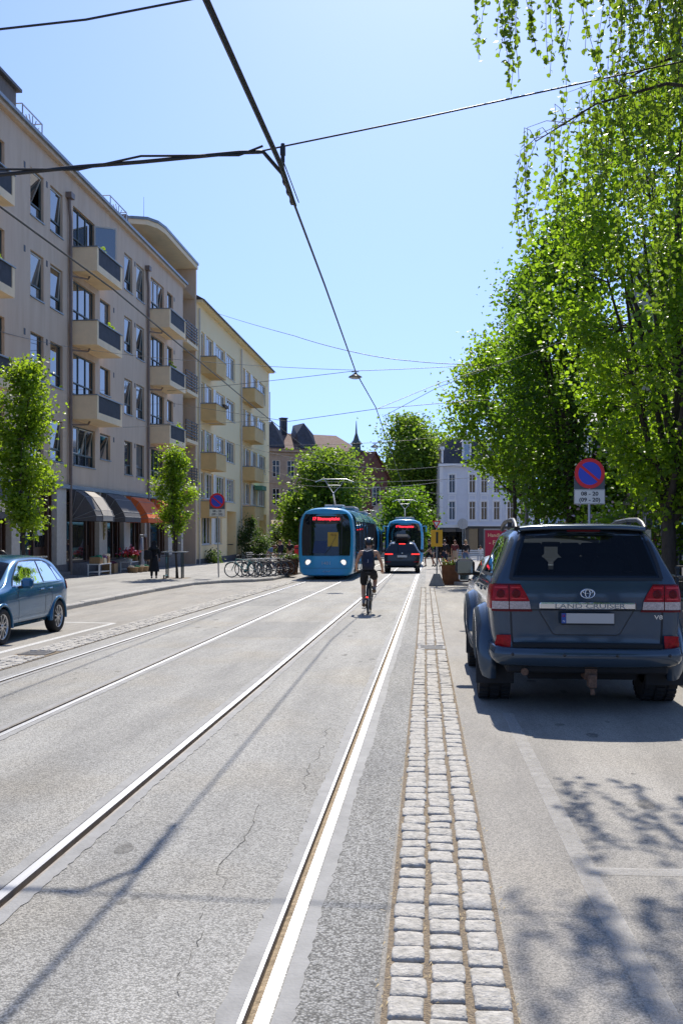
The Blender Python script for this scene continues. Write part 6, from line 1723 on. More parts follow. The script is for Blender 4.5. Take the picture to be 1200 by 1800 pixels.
t = thing('lamp_column', 'dark grey column with a pale cabinet in front of the cream corner house', 'post', (4.2, 43.4, gz(43.4) + .12))
q = MB(); q.tube([(0, 0, -.1), (0, 0, 5.2)], [.10, .08], 12); q.build('column', M['grey'], t)
q = MB(); q.box((0, -.02, 1.75), (.40, .3, 1.15), 0, 0, .03); q.build('cabinet', M['concrete'], t)

# bus shelter
t = thing('bus_shelter', 'white roofed glass bus shelter with round sign at the tram stop', 'bus shelter', (1.7, 80, gz(80) + .12))
q = MB(); q.prism([(-1.25, 2.75), (1.25, 2.75), (1.35, 2.95), (.6, 3.02), (-.6, 2.9), (-1.35, 2.98)], lambda a, b, s: (a, -.8 + 1.6 * s, b)); q.build('roof', M['white'], t)
for x in (-1.1, 1.1):
    for y in (-.6, .6):
        q = MB(); q.tube([(x, y, -.1), (x, y, 2.76)], .035, 8); q.build('post', M['grey'], t)
q = MB(); q.bx(-1.08, 1.08, .58, .60, .25, 2.4); q.build('glass_wall', M['tint_mid'], t)
q = MB(); q.bx(-.9, .9, .2, .5, .42, .48); q.bx(-.8, -.74, .3, .4, -.1, .42); q.bx(.74, .8, .3, .4, -.1, .42); q.build('bench', M['wood'], t)
q = MB(); q.tube([(.9, -1.1, -.1), (.9, -1.1, 3.4)], .035, 8); q.lathe([(.42, -.02), (.42, .02)], (.9, -1.1, 3.05), 'y', 28); q.build('round_sign', M['zinc'], t)

# planters
def planter(name, label, loc, w, d, h, pm, nfl, cols, seed, g='street planters'):
    t = thing(name, label, 'planter', loc, 0, g); q = MB()
    q.add([(-w / 2 * k, -d / 2 * k, z) for k, z in ()], [])
    outer = [(-.5, -.5), (.5, -.5), (.5, .5), (-.5, .5)]
    q.loft([[(a * w * k, b * d * k, z) for a, b in outer] for k, z in ((.90, 0), (1, h), (.93, h), (.90, h - .07))], True, True, False); q.build('box', pm, t)
    r = np.random.default_rng(seed); q = MB(); q.bx(-w * .44, w * .44, -d * .44, d * .44, h - .10, h - .05); q.build('soil', M['soil'], t)
    P_ = np.stack([r.uniform(-.45, .45, nfl) * w, r.uniform(-.45, .45, nfl) * d, h - .05 + np.abs(r.normal(0, .10, nfl))], 1)
    mesh_obj('leaves', leaves_mesh('leaves', P_, .10, seed, M['leaf_shrub'], -.4), t)
    for i, c in enumerate(cols):
        k = r.integers(0, nfl, nfl // 7); mesh_obj('flowers', leaves_mesh('flowers', P_[k] + (0, 0, .06), .075, seed + i, c, -.2), t)
    return t
M['pet_red'] = mat('red petals', (.50, .03, .04), .7); M['pet_pink'] = mat('pink petals', (.62, .22, .32), .7); M['pet_yel'] = mat('yellow petals', (.66, .42, .05), .7)
planter('planter', 'rusty steel planter with red and yellow flowers behind the orange yellow sign', (1.02, 40.0, gz(40)), 1.12, .9, .80, M['corten'], 420, (M['pet_red'], M['pet_yel'], M['petal_white']), 3)
planter('planter', 'brown steel planter with pale flowers at the end of the bicycle row', (-6.9, 47.6, gz(47.6) + .125), .95, .95, .78, M['corten'], 380, (M['petal_white'], M['pet_yel']), 5)

# red post box, red advert panel, kiosk
t = thing('post_box', 'tall red post box on the left pavement beside the tram', 'post box', (-8.2, 61, gz(61) + .12))
q = MB(); q.box((0, 0, .85), (.42, .36, 1.05), 0, 0, .04); q.build('body', M['signred'], t); q = MB(); q.bx(-.15, .15, -.19, -.175, 1.15, 1.22); q.build('slot', M['black'], t); q = MB(); q.bx(-.04, .04, -.04, .04, -.05, .4); q.build('leg', M['grey'], t)
t = thing('advert_panel', 'crimson advert panel with pale headline left of the white car roof', 'advert', (3.75, 57, gz(57) + .12), .05)
q = MB(); q.bx(-.68, .68, -.08, .08, .35, 2.35, 0, .03); q.build('case', M['grey'], t)
q = MB(); q.bx(-.60, .60, -.092, -.081, .45, 2.27); b = q.build('poster', mat('crimson poster', (.46, .02, .07), .4), t)
q = MB(); add_text(q, 'Handle', .28, (-.05, -.095, 1.98), (1, 0, 0), (0, 0, 1), depth=.001, bold=.004); q.build('lettering', M['posterink'], b); q = MB(); add_text(q, '- F\u00e5 1', .34, (.0, -.095, 1.55), (1, 0, 0), (0, 0, 1), depth=.001, bold=.006); q.build('lettering', M['posterink'], b)
q = MB(); q.bx(-.5, -.4, -.05, .05, -.1, .36); q.build('leg', M['grey'], t); q = MB(); q.bx(.4, .5, -.05, .05, -.1, .36); q.build('leg', M['grey'], t)
t = thing('kiosk', 'cream kiosk with flat white roof at the end of the yellow house', 'kiosk', (-13.8, 104, gz(104) + .12))
q = MB(); q.bx(-2.4, -1.3, -1.5, 1.5, -.1, 3.5); q.bx(.1, 1.0, -1.3, 1.3, -.1, 3.0); q.bx(-1.3, .1, .8, 1.4, -.1, 3.4); q.build('wall', M['cream'], t)
q = MB(); q.box((-.2, -.2, 3.7), (5.0, 4.2, .4), 0, 0, .05); q.build('roof', M['white'], t)
q = MB(); q.lathe([(.55, -.02), (.55, .02)], (-.6, -1.4, 2.0), 'y', 24); q.build('round_sign', mat('cyan disc', (.03, .35, .55), .4), t)
q = MB(); q.add([(1.0, -1.6, 2.6), (4.4, -1.6, 1.9), (4.4, 1.6, 1.9), (1.0, 1.6, 2.6)], [(0, 1, 2, 3)]); q.build('awning', M['awngrey'], t)

# fences
def rail_fence(name, label, p0, p1, g=None, panel=True):
    t = thing(name, label, 'fence', (p0[0], p0[1], gz(p0[1]) + .125), 0, g)
    d = Vector((p1[0] - p0[0], p1[1] - p0[1], 0)); L = d.length; n = max(2, round(L / 1.15)); dz = gz(p1[1]) - gz(p0[1])
    at = lambda s, z: Vector((d.x * s, d.y * s, z + dz * s))
    for i in range(n + 1):
        q = MB(); c = at(i / n, 0); q.tube([c + Vector((0, 0, -.1)), c + Vector((0, 0, 1.12))], .03, 8); q.ball(c + Vector((0, 0, 1.14)), .045, 8); q.build('post', M['blackmetal'], t)
    for z in (1.0, .62):
        q = MB(); q.tube([at(0, z), at(1, z)], .022, 8); q.build('rail', M['blackmetal'], t)
    if panel:
        q = MB()
        for k in range(3):
            z = .12 + k * .15; a, b = at(0, z), at(1, z); u = d.normalized(); nn = Vector((-u.y, u.x, 0)) * .012
            q.add([a - nn, b - nn, b + nn, a + nn] + [p + Vector((0, 0, .135)) for p in (a - nn, b - nn, b + nn, a + nn)], [(3, 2, 1, 0), (4, 5, 6, 7), (0, 1, 5, 4), (1, 2, 6, 5), (2, 3, 7, 6), (3, 0, 4, 7)])
        q.build('plank_panel', M['oldwood'], t)
    return t
rail_fence('railing_fence', 'black railing with timber planks on the right pavement beside the SUV', (4.35, 14.5), (4.35, 24.5))
rail_fence('railing_fence', 'black railing across the pavement under the maple', (4.35, 24.7), (7.6, 24.7), panel=False)
def slat_fence(label, x, y, w, rz):
    t = thing('slat_fence', label, 'fence', (x, y, gz(y) + .12), rz, 'white cafe barriers')
    for k in range(6):
        q = MB(); q.bx(-w / 2, w / 2, -.02, .02, .1 + k * .15, .2 + k * .15); q.build('slat', M['white'], t)
    for s_ in (-1, 1):
        q = MB(); q.bx(s_ * w / 2 - .04, s_ * w / 2 + .04, -.045, -.021, 0, 1.0); q.build('post', M['white'], t)
slat_fence('white slatted cafe barrier nearest the two strolling women', 3.35, 80, 2.3, 0); slat_fence('white slatted cafe barrier left of the crimson advert panel', 5.7, 80, 2.2, .05)

# tree guards
def guard(label, x, y):
    t = thing('tree_guard', label, 'tree guard', (x, y, gz(y) + .125), .12, 'metal tree guards')
    for (a, b) in ((-.33, -.28), (.33, -.28), (-.33, .28), (.33, .28)):
        q = MB(); q.bx(a - .03, a + .03, b - .03, b + .03, -.1, 1.12, 0, .008); q.build('post', mat_guard, t)
    for b in (-.28, .28):
        q = MB(); q.bx(-.55, .55, b - .035, b + .035, 1.122, 1.17, 0, .01); q.build('rail', M['zinc'], t)
mat_guard = mat('dark green post', (.03, .05, .05), .5)
guard('metal tree guard with pale top rails round the slender street tree', -11.05, 42.0); guard('metal tree guard with pale top rails behind the blue hatchback', -11.6, 27.4)
for (x, y) in ((-11.05, 42.0), (-11.6, 27.4)):
    q = MB(); q.grid(lambda u, v: (x + lerp(-.6, .6, u), y + lerp(-.6, .6, v), gz(y) + .129), 1, 1, smooth=False); struct(q.build('tree_pit', M['straw']))

# bicycles
def bicycle(root_name, label, loc, rz, col, g=None, lean=0.0, basket=False, drop=0.0, guardcol='black', spoke_n=18, crank=0.6, r=.345):
    t = thing(root_name, label, 'bicycle', loc, rz, g); t.rotation_euler = (0, lean, rz)
    fr = M[col]; wb = 1.04
    rear, front, bb = Vector((0, 0, r)), Vector((0, wb, r)), Vector((0, .44, .285)); seat = Vector((0, .22, .80)); head = Vector((0, .86, .83)); hl = Vector((0, .885, .70))
    q = MB()
    for a, b, w in ((bb, seat, .017), (seat + (bb - seat) * .08, head, .017), (bb, hl, .019), (hl, head, .02), (hl, front, .014)): q.tube([a, b], w, 8)
    for sx in (-.055, .055):
        q.tube([rear + Vector((sx, 0, 0)), bb + Vector((sx * .5, 0, 0))], .010, 6); q.tube([rear + Vector((sx, 0, 0)), seat + Vector((sx * .3, 0, -.06))], .009, 6); q.tube([hl + Vector((sx, .01, -.06)), front + Vector((sx, 0, 0))], .011, 6)
    q.build('frame', fr, t)
    for c in (rear, front):
        W = part('wheel', t, c)
        q = MB(); q.tube([(0, math.cos(2 * PI * k / 36) * (r - .018), math.sin(2 * PI * k / 36) * (r - .018)) for k in range(36)], .018, 8, closed=True); q.build('tyre', M['rubber'], W)
        q = MB(); q.tube([(0, math.cos(2 * PI * k / 36) * (r - .042), math.sin(2 * PI * k / 36) * (r - .042)) for k in range(36)], .010, 6, closed=True); q.lathe([(.022, -.045), (.022, .045)], (0, 0, 0), 'x', 10); q.build('rim', M['zinc'], W)
        q = MB()
        for k in range(spoke_n):
            a = 2 * PI * k / spoke_n; q.tube([((-1) ** k * .03, math.cos(a) * .02, math.sin(a) * .02), (0, math.cos(a + .2) * (r - .045), math.sin(a + .2) * (r - .045))], .0022, 3, caps=False)
        q.build('spokes', M['zinc'], W)
    for c, a0, a1 in ((rear, .2, 2.9), (front, .55, 2.75)):
        q = MB(); rg = []
        for k in range(15):
            a = lerp(a0, a1, k / 14); rg.append([(x, c.y + math.cos(a) * (r + .018 + z), c.z + math.sin(a) * (r + .018 + z)) for x, z in ((-.028, -.012), (-.02, .004), (.02, .004), (.028, -.012))])
        q.loft(rg, False, False, True); q.build('mudguard', M[guardcol], t)
    q = MB(); q.tube([seat, Vector((0, .19, .97))], .013, 8); q.build('seat_post', M['zinc'], t)
    q = MB(); q.loft([[(x * w, y, z + dz) for x, dz in ((-1, -.015), (-.8, .012), (0, .022), (.8, .012), (1, -.015), (0, -.03))] for y, w, z in ((.06, .03, 1.0), (.08, .075, 1.005), (.15, .078, .995), (.24, .035, .99), (.33, .018, .985))], True, True, True); q.build('saddle', M['black'], t)
    st = Vector((0, .83, .95)) - Vector((0, 0, drop)); q = MB(); q.tube([head, st], .014, 8)
    q.tube([(-.31, .66, st.z + .06), (-.22, .74, st.z + .07), (-.10, .84, st.z + .02), (.10, .84, st.z + .02), (.22, .74, st.z + .07), (.31, .66, st.z + .06)], .011, 8); q.build('handlebar', M['blackmetal'], t)
    for sx in (-1, 1):
        q = MB(); q.tube([(sx * .32, .645, st.z + .06), (sx * .235, .725, st.z + .07)], .017, 8); q.build('grip', M['black'], t)
    q = MB(); q.lathe([(.085, .045), (.085, .05)], bb, 'x', 24); q.tube([bb + Vector((.052, 0, .08)), rear + Vector((.052, 0, .035))], .006, 4); q.tube([bb + Vector((.052, 0, -.08)), rear + Vector((.052, 0, -.035))], .006, 4); q.build('chain_drive', M['iron'], t)
    ca = crank
    for sx in (-1, 1):
        d = Vector((0, math.cos(ca), math.sin(ca))) * (.17 * sx); e = bb + Vector((sx * .075, 0, 0)) + d
        q = MB(); q.tube([bb + Vector((sx * .03, 0, 0)), bb + Vector((sx * .07, 0, 0)), e], .011, 6); q.box((e.x + sx * .05, e.y, e.z), (.095, .075, .02), 0, 0, .006); q.build('crank', M['blackmetal'], t)
    q = MB(); q.box((0, -.02 - r * .0, r + .33), (.03, .03, .05)); q.box((0, -.365, r + .09), (.06, .03, .035), 0, 0, .01); q.build('rear_light', M['red_lit'] if basket is None else M['red_lens'], t)
    if basket:
        q = MB()
        for z, w in ((.62, .13), (.72, .15), (.82, .17)): q.tube([(x * w, wb - .08 + y * w * .8, z + .28) for x, y in ((-1, -1), (1, -1), (1, 1), (-1, 1))], .008, 4, closed=True)
        for x in (-1, -.33, .33, 1):
            for y in (-1, 1): q.tube([(x * .13, wb - .08 + y * .104, .90), (x * .17, wb - .08 + y * .136, 1.10)], .006, 4)
        q.build('basket', M['zinc'], t)
    else:
        q = MB()
        for sx in (-.06, .06): q.tube([(sx, .12, .73), (sx, -.28, .71), (sx, -.05, r)], .007, 4)
        for y in (-.25, -.12, .0): q.tube([(-.06, y, .72), (.06, y, .72)], .006, 4)
        q.build('carrier', M['blackmetal'], t)
    return t
M['teal'] = mat('pale teal bike paint', (.12, .30, .28), .35); M['navybike'] = mat('navy bike paint', (.03, .05, .14), .35); M['blackbike'] = mat('black bike paint', (.02, .02, .022), .35); M['greybike'] = mat('grey bike paint', (.22, .23, .25), .35)
_bk = [('pale teal bicycle nearest the left no stopping sign', 'teal', -7.75, 43.3, 0.08, 'teal'), ('grey bicycle second in the row behind the teal one', 'greybike', -7.45, 44.0, -.05, 'black'),
       ('black bicycle with a wire basket in the middle of the row', 'blackbike', -7.30, 44.7, .06, 'black'), ('navy bicycle behind the one with the wire basket', 'navybike', -7.15, 45.4, -.04, 'black'),
       ('dark bicycle with leaning frame second from the brown planter', 'blackbike', -6.95, 46.1, .05, 'black'), ('navy bicycle nearest the brown planter', 'navybike', -6.75, 46.7, -.06, 'black')]
for i, (lab, c, x, y, dz, gc) in enumerate(_bk):
    bicycle('bicycle', lab, (x, y, gz(y) + .125), PI / 2 + dz, c, 'bicycles parked in the rack', R(4) * (-1) ** i, i == 2, guardcol=gc)
for i, y in enumerate((43.65, 44.35, 45.05, 45.75, 46.4)):
    x = -8.05 + i * .17; t = MB(); t.tube([(x - .35, y, gz(y)), (x - .35, y, gz(y) + .85), (x - .28, y, gz(y) + .92), (x + .28, y, gz(y) + .92), (x + .35, y, gz(y) + .85), (x + .35, y, gz(y))], .026, 8)
    o = t.build('bike_stand', M['grey']); lab = ['behind the pale teal bicycle', 'between the grey and basket bicycles', 'behind the bicycle with the basket', 'behind the fourth bicycle', 'nearest the brown planter'][i]
    tag(o, 'grey steel hoop bike stand ' + lab, 'bike stand', 'hoop stands of the bike rack')

# goods outside the shops
def table(label, x, y, w, rz=PI / 2):
    t = thing('display_table', label, 'table', (x, y, gz(y) + .125), rz, 'display tables outside the shops')
    q = MB(); q.bx(-w / 2, w / 2, -.3, .3, .52, .56); q.build('top', M['white'], t)
    for sx in (-1, 1):
        for sy in (-1, 1):
            q = MB(); q.bx(sx * (w / 2 - .04) - .025, sx * (w / 2 - .04) + .025, sy * .26 - .025, sy * .26 + .025, -.02, .52); q.build('leg', M['white'], t)
    q = MB(); q.bx(-w / 2 + .07, w / 2 - .07, -.24, .24, .16, .19); q.build('shelf', M['white'], t)
    return t
table('white display table with boxes beside the brown downpipe', -15.55, 45.3, 1.7)
table('white display table with flowers in front of the second awning', -15.65, 50.4, 1.6)
M['wicker'] = mat('wicker', (.34, .21, .10), .85, var=.3, scale=40, bump=.6, bscale=60)
M['cloth_a'] = mat('maroon cloth', (.13, .02, .05), .9); M['cloth_b'] = mat('green cloth', (.06, .26, .14), .9); M['cloth_c'] = mat('cream cloth', (.55, .50, .38), .9); M['cloth_d'] = mat('violet cloth', (.14, .06, .18), .9)
def basket(label, x, y, z, r, fill):
    t = thing('wicker_basket', label, 'basket', (x, y, z), 0, 'wicker baskets outside the shop')
    q = MB(); q.lathe([(r * .78, 0), (r, .26), (r * 1.04, .28), (r * .9, .27), (r * .7, .2)], (0, 0, 0), 'z', 20); q.build('basket_body', M['wicker'], t)
    q = MB(); rr = random.Random(int(x * 100))
    for k in range(9): q.ball((rr.uniform(-.5, .5) * r, rr.uniform(-.5, .5) * r, .26 + rr.uniform(-.02, .07)), (.09, .09, .07), 8)
    q.build('contents', M[fill], t)
for i, (y, f, lab) in enumerate(((48.9, 'cloth_c', 'wicker basket with pale cloths nearest the camera on the pavement'), (49.8, 'cloth_b', 'wicker basket with green cloths on the pavement'), (50.7, 'cloth_c', 'wicker basket with cream cloths beside the kaftan rack'), (51.4, 'cloth_b', 'small wicker basket furthest along the shop front'))):
    basket(lab, -15.05, y, gz(y) + .127, .30 - .03 * (i == 3), f)
def crate(label, x, y, z, c, s=(.5, .6, .3)):
    t = thing('goods_box', label, 'box', (x, y, z), .1, 'boxes of goods on the display tables')
    q = MB(); a, b, h = s[0] / 2, s[1] / 2, s[2]; outer = [(-a, -b), (a, -b), (a, b), (-a, b)]
    q.loft([[(p, q_, 0) for p, q_ in outer], [(p, q_, h) for p, q_ in outer], [(p * .92, q_ * .92, h) for p, q_ in outer], [(p * .9, q_ * .9, .05) for p, q_ in outer]], True, True, False); q.build('case', M['wicker'] if c != 'cloth_d' else M['cloth_c'], t)
    q = MB(); rr = random.Random(int(y * 10))
    for k in range(10): q.ball((rr.uniform(-.8, .8) * a, rr.uniform(-.8, .8) * b, h - .04 + rr.uniform(-.03, .09)), (.1, .1, .08), 8)
    q.build('contents', M[c], t)
_z = gz(45) + .125 + .565
crate('box of green cloths on the table beside the downpipe', -15.55, 44.85, _z, 'cloth_b'); crate('box of violet cloths in the middle of the near table', -15.55, 45.45, _z, 'cloth_d', (.5, .5, .25)); crate('box of cream cloths at the far end of the near table', -15.55, 45.95, _z, 'cloth_c', (.5, .4, .35))
crate('box of maroon cloths on the pavement between the tables', -15.9, 47.9, gz(48) + .125, 'cloth_a', (.6, .8, .5))
t = thing('flower_bucket', 'bucket of red and pink flowers on the far display table', 'flowers', (-15.6, 50.1, gz(50.4) + .125 + .565))
q = MB(); q.lathe([(.14, 0), (.19, .24), (.17, .24), (.13, .05)], (0, 0, 0), 'z', 18); q.build('bucket', M['white'], t)
_r = np.random.default_rng(4); _p = np.stack([_r.normal(0, .22, 260), _r.normal(0, .30, 260), .30 + np.abs(_r.normal(0, .14, 260))], 1)
mesh_obj('flowers', leaves_mesh('flowers', _p, .12, 3, M['pet_red'], -.3), t); mesh_obj('flowers', leaves_mesh('flowers', _p[::2] + (.02, .03, .05), .12, 4, M['pet_pink'], -.3), t); mesh_obj('leaves', leaves_mesh('leaves', _p[::2] * (1, 1, .7), .14, 5, M['leaf_shrub'], -.3), t)
crate('pale gift box beside the flower bucket', -15.6, 50.95, gz(50.4) + .125 + .565, 'cloth_c', (.4, .5, .35))
def garment(name, label, x, y, z, c, w, L):
    t = thing(name, label, 'garment', (x, y, z), -PI / 2 + .25, 'clothes hung outside the shop')
    q = MB(); rg = []
    for k in range(12):
        s_ = k / 11; hw = lerp(w * .55, w * .62, s_) if s_ > .12 else lerp(.06, w * .55, s_ / .12)
        rg.append([(math.cos(a) * hw, math.sin(a) * (.06 + .07 * s_) * (1 + .25 * math.sin(5 * a + k * .2)), -L * s_) for a in [2 * PI * j / 24 for j in range(24)]])
    q.loft(rg, True, True, True); q.build('robe', M[c], t)
    for sx in (-1, 1):
        q = MB(); q.tube([(sx * w * .38, 0, -.10), (sx * w * .75, .0, -.42), (sx * w * .92, 0, -.72)], [.09, .10, .13], 10); q.build('sleeve', M[c], t)
    q = MB(); q.tube([(-.2, 0, -.08), (0, 0, 0), (.2, 0, -.08)], .008, 5); q.tube([(0, 0, 0), (0, 0, .1)], .005, 4); q.build('hanger', M['zinc'], t)
M['kaftan'] = mat('grey striped linen', (.20, .20, .22), .9, col2=(.40, .39, .38), scale=18, stretch=(6, 6, .3)); M['brownrobe'] = mat('brown cloth', (.11, .05, .03), .9)
t = thing('clothes_rack', 'white steel clothes rack in front of the pilaster beside the kaftan', 'rack', (-15.3, 51.6, gz(51.6) + .125), PI / 2)
q = MB(); q.tube([(-.6, 0, 1.95), (.6, 0, 1.95)], .018, 8); q.build('rail', M['zinc'], t)
for sx in (-1, 1):
    q = MB(); q.tube([(sx * .6, 0, 1.95), (sx * .6, 0, .06)], .018, 8); q.tube([(sx * .6, -.25, .04), (sx * .6, .25, .04)], .018, 8); q.build('stand', M['zinc'], t)
garment('kaftan', 'grey striped linen kaftan on the clothes rack', -15.3, 51.3, gz(51.6) + 1.98, 'kaftan', .62, 1.5)
garment('robe', 'brown robe on the clothes rack behind the grey kaftan', -15.3, 52.0, gz(51.6) + 1.98, 'brownrobe', .50, 1.3)
# cafe table behind the hatchback
t = thing('cafe_table', 'small round cafe table behind the blue hatchback', 'table', (-13.9, 29.5, gz(29.5) + .125))
q = MB(); q.lathe([(.36, .72), (.36, .75)], (0, 0, 0), 'z', 24); q.build('top', M['blackmetal'], t); q = MB(); q.tube([(0, 0, 0), (0, 0, .72)], .03, 8); q.lathe([(.22, 0), (.2, .03), (.03, .05)], (0, 0, 0), 'z', 20); q.build('leg', M['blackmetal'], t)

# ================================================================== overhead wires and hanging lamps
M['wire'] = mat('black wire', (.015, .015, .016), .5)
M['wiregrey'] = mat('grey steel wire', (.16, .165, .17), .7)
def wire(label, pts, r=.011, sag=0.0, m='wire', n=10, group='overhead tram wires'):
    q = MB(); P_ = []
    for a, b in zip(pts, pts[1:]):
        a = Vector(a); b = Vector(b)
        for i in range(n):
            s_ = i / n; p = a.lerp(b, s_); p.z -= 4 * sag * s_ * (1 - s_); P_.append(p)
    P_.append(Vector(pts[-1])); q.tube(P_, r, 6)
    return tag(q.build('overhead_wire', M[m]), label, 'wire', group)
CW = [(-1.50, -6, 5.3), (-1.49, 6.3, 5.25), (-1.44, 9.4, 5.25), (-1.50, 14, 5.25), (-1.64, 21.9, 5.25), (-1.54, 28.1, 5.25), (-1.72, 44.4, 5.2), (-1.9, 70, 4.9), (-2.6, 105, 4.4)]
wire('thick contact wire running from the top edge down to the far trams', CW, .013, n=4)
wire('second parallel wire beside the contact wire in its near part', [(p[0] + .014, p[1], p[2] + .026) for p in CW[:3]] + [(-1.45, 10.6, 5.26)], .012, n=4)
wire('contact wire of the left track crossing the front of the taupe block', [(-4.6, -4, 5.25), (-4.65, 10.4, 5.25), (-4.6, 14, 5.25), (-5.0, 28, 5.25), (-5.25, 44, 5.2), (-5.3, 75, 4.9), (-6, 105, 4.4)], .013, n=4)
F = [(-16.5, 8.4, 6.6), (-4.2, 9.26, 5.2), (-3.4, 9.33, 5.28), (-2.8, 9.39, 5.33), (-1.85, 9.47, 5.42), (-1.62, 9.5, 5.43), (-1.46, 9.7, 5.28), (-1.46, 10.4, 5.25)]
wire('heavy black feeder cable from the left edge to the wire junction', F, .021, n=5)
wire('thin cable laced to the black feeder cable at the left', [(p[0], p[1] - .02, p[2] + (.05 if i % 2 else -.035)) for i, p in enumerate(F[:6])], .012, n=5)
wire('span wire rising from the junction to the birch at the top right', [(-1.62, 9.45, 5.42), (-1.43, 9.51, 5.48), (-.08, 9.73, 5.80), (1.4, 10.07, 6.21), (2.6, 10.37, 6.55), (6.5, 11.3, 7.8)], .009, n=5)
t = thing('wire_clamp', 'black insulator clamp hanging at the wire junction', 'clamp', (-1.43, 9.52, 5.47))
q = MB(); q.box((0, 0, -.03), (.05, .05, .10), 0, 0, .01); q.tube([(0, 0, .04), (0, 0, -.14)], .02, 8); q.build('insulator', M['wire'], t)
q = MB(); q.tube([(0, 0, -.12), (-.02, .35, -.21)], .006, 5); q.tube([(.0, 0, -.12), (.03, .95, -.22)], .006, 5); q.build('hanger_wire', M['wire'], t)
for y_ in (.35, .65, .95):
    q = MB(); q.box((-.02 - y_ * .02, y_, -.21), (.05, .10, .05), 0, 0, .01); q.build('clip', M['wire'], t)
wire('wire crossing the top left corner', [(-6.5, 5.3, 4.5), (-2.61, 5.79, 4.79), (-2.09, 5.84, 4.85), (-1.45, 5.89, 4.97), (-.2, 6.0, 5.25)], .008)
wire('sagging wire from the yellow house roof towards the limes', [(-16.5, 75.1, 18.6), (-6.34, 46, 10.9), (-3.0, 40.1, 9.0), (-.81, 40.1, 8.63), (1.73, 40.3, 8.49), (4, 40.5, 8.4)], .014, .04)
wire('lamp span wire from the yellow house to the limes', [(-16.5, 60, 10.4), (-3.02, 39.9, 8.22), (4.5, 41, 8.72)], .012, .05)
wire('span wire from the yellow house across both contact wires', [(-16.5, 62, 9.9), (-5.2, 36, 5.75), (-1.75, 32.9, 5.80), (1.43, 33.3, 6.09), (4.8, 36.5, 6.6)], .010)
wire('short pull-off wire rising to the spreading lime', [(-1.75, 32.9, 5.80), (.42, 36.2, 7.15), (3.2, 40.3, 8.6)], .010)
wire('far lamp span wire between the yellow house and the tall pale tree', [(-16.5, 99.3, 10.4), (-6.97, 61.6, 7.12), (-3.58, 61.9, 7.25), (-1.25, 62.1, 7.4), (4.5, 62, 8)], .014)
wire('thin wire across the windows of the taupe block', [(-16.5, 36.6, 9.4), (-16.2, 43.8, 10.1), (-9.6, 39.3, 8.63), (-3.0, 39.9, 8.25)], .010, .05, 'wiregrey')
wire('thin pull-off wire from the lowest balconies to the left contact wire', [(-16.5, 51.9, 7.3), (-5.25, 32, 5.35)], .009, .02, 'wiregrey')
wire('pale span wire from the yellow house above the near tram', [(-16.5, 80, 9.0), (-7.5, 58, 5.9), (-1.8, 55, 5.1), (4.5, 57, 5.8)], .014, .05, 'wiregrey')
wire('pale span wire just above the tram roofs', [(-16.5, 88, 7.6), (-7.0, 60, 4.75), (-1.8, 58, 4.6), (4.8, 62, 5.2)], .014, .05, 'wiregrey')
wire('pale span wire to the corner of the hotel', [(-16.5, 92, 6.4), (-6, 66, 4.6), (-1.8, 66, 4.7), (1.5, 116, 7.5)], .014, .06, 'wiregrey')
wire('second pale wire to the corner of the hotel', [(-5.3, 75, 4.95), (-1.9, 75, 4.9), (1.5, 116, 6.0)], .013, .06, 'wiregrey')
wire('low pale wire to the corner of the hotel', [(-5.5, 84, 4.6), (-2.1, 84, 4.7), (1.5, 116, 4.4)], .013, .06, 'wiregrey')
wire('pale wire across the leaves of the forked maple', [(-1.6, 33.5, 5.6), (.28, 32.2, 6.4), (3.96, 28.5, 7.19), (6.2, 24.6, 7.9), (9, 20, 8.8)], .009, 0, 'wiregrey')
def lamp(label, c, s=1.0):
    t = thing('hanging_lamp', label, 'lamp', c, 0, 'lamps hung over the street')
    q = MB(); q.lathe([(.02, .17), (.06, .16), (.10, .12), (.24, .04), (.285, .0), (.26, -.005)], (0, 0, 0), 'z', 24); q.build('shade', M['blackmetal'], t)
    q = MB(); q.lathe([(.25, -.002), (.22, -.04), (.10, -.075), (.01, -.08)], (0, 0, 0), 'z', 20); q.build('bowl', mat('frosted bowl', (.55, .55, .52), .3), t)
    q = MB(); q.tube([(0, 0, .16), (0, 0, .24)], .018, 6); q.box((0, 0, .22), (.30, .03, .03)); q.build('bracket', M['blackmetal'], t)
lamp('dish shaped street lamp hung from the nearer lamp wire', (-3.02, 39.9, 7.96)); lamp('small dish shaped street lamp hung far down the street', (-3.45, 61.9, 6.98))
# ================================================================== people
M['skin'] = mat('skin', (.48, .27, .18), .55, var=.05, scale=6)
M['skin_tan'] = mat('tanned skin', (.54, .30, .19), .5, var=.06, scale=6)
for n_, c_ in dict(c_black=(.012, .012, .014), c_navy=(.016, .022, .045), c_denim=(.10, .15, .24), c_white=(.62, .62, .60), c_beige=(.46, .36, .25), c_red=(.16, .03, .035), c_grey=(.17, .17, .18), c_blue=(.12, .20, .34), c_brown=(.14, .07, .04),
                   h_dark=(.02, .014, .01), h_blond=(.48, .33, .14), h_red=(.12, .035, .015), h_brown=(.08, .045, .025), sock=(.22, .23, .25), shoe_tan=(.20, .13, .075), c_yellow=(.55, .33, .08)).items():
    M[n_] = mat(n_.replace('c_', 'cloth ').replace('h_', 'hair '), c_, .85 if n_[0] != 'h' else .55, bump=.15 if n_[0] == 'c' else 0, bscale=60)

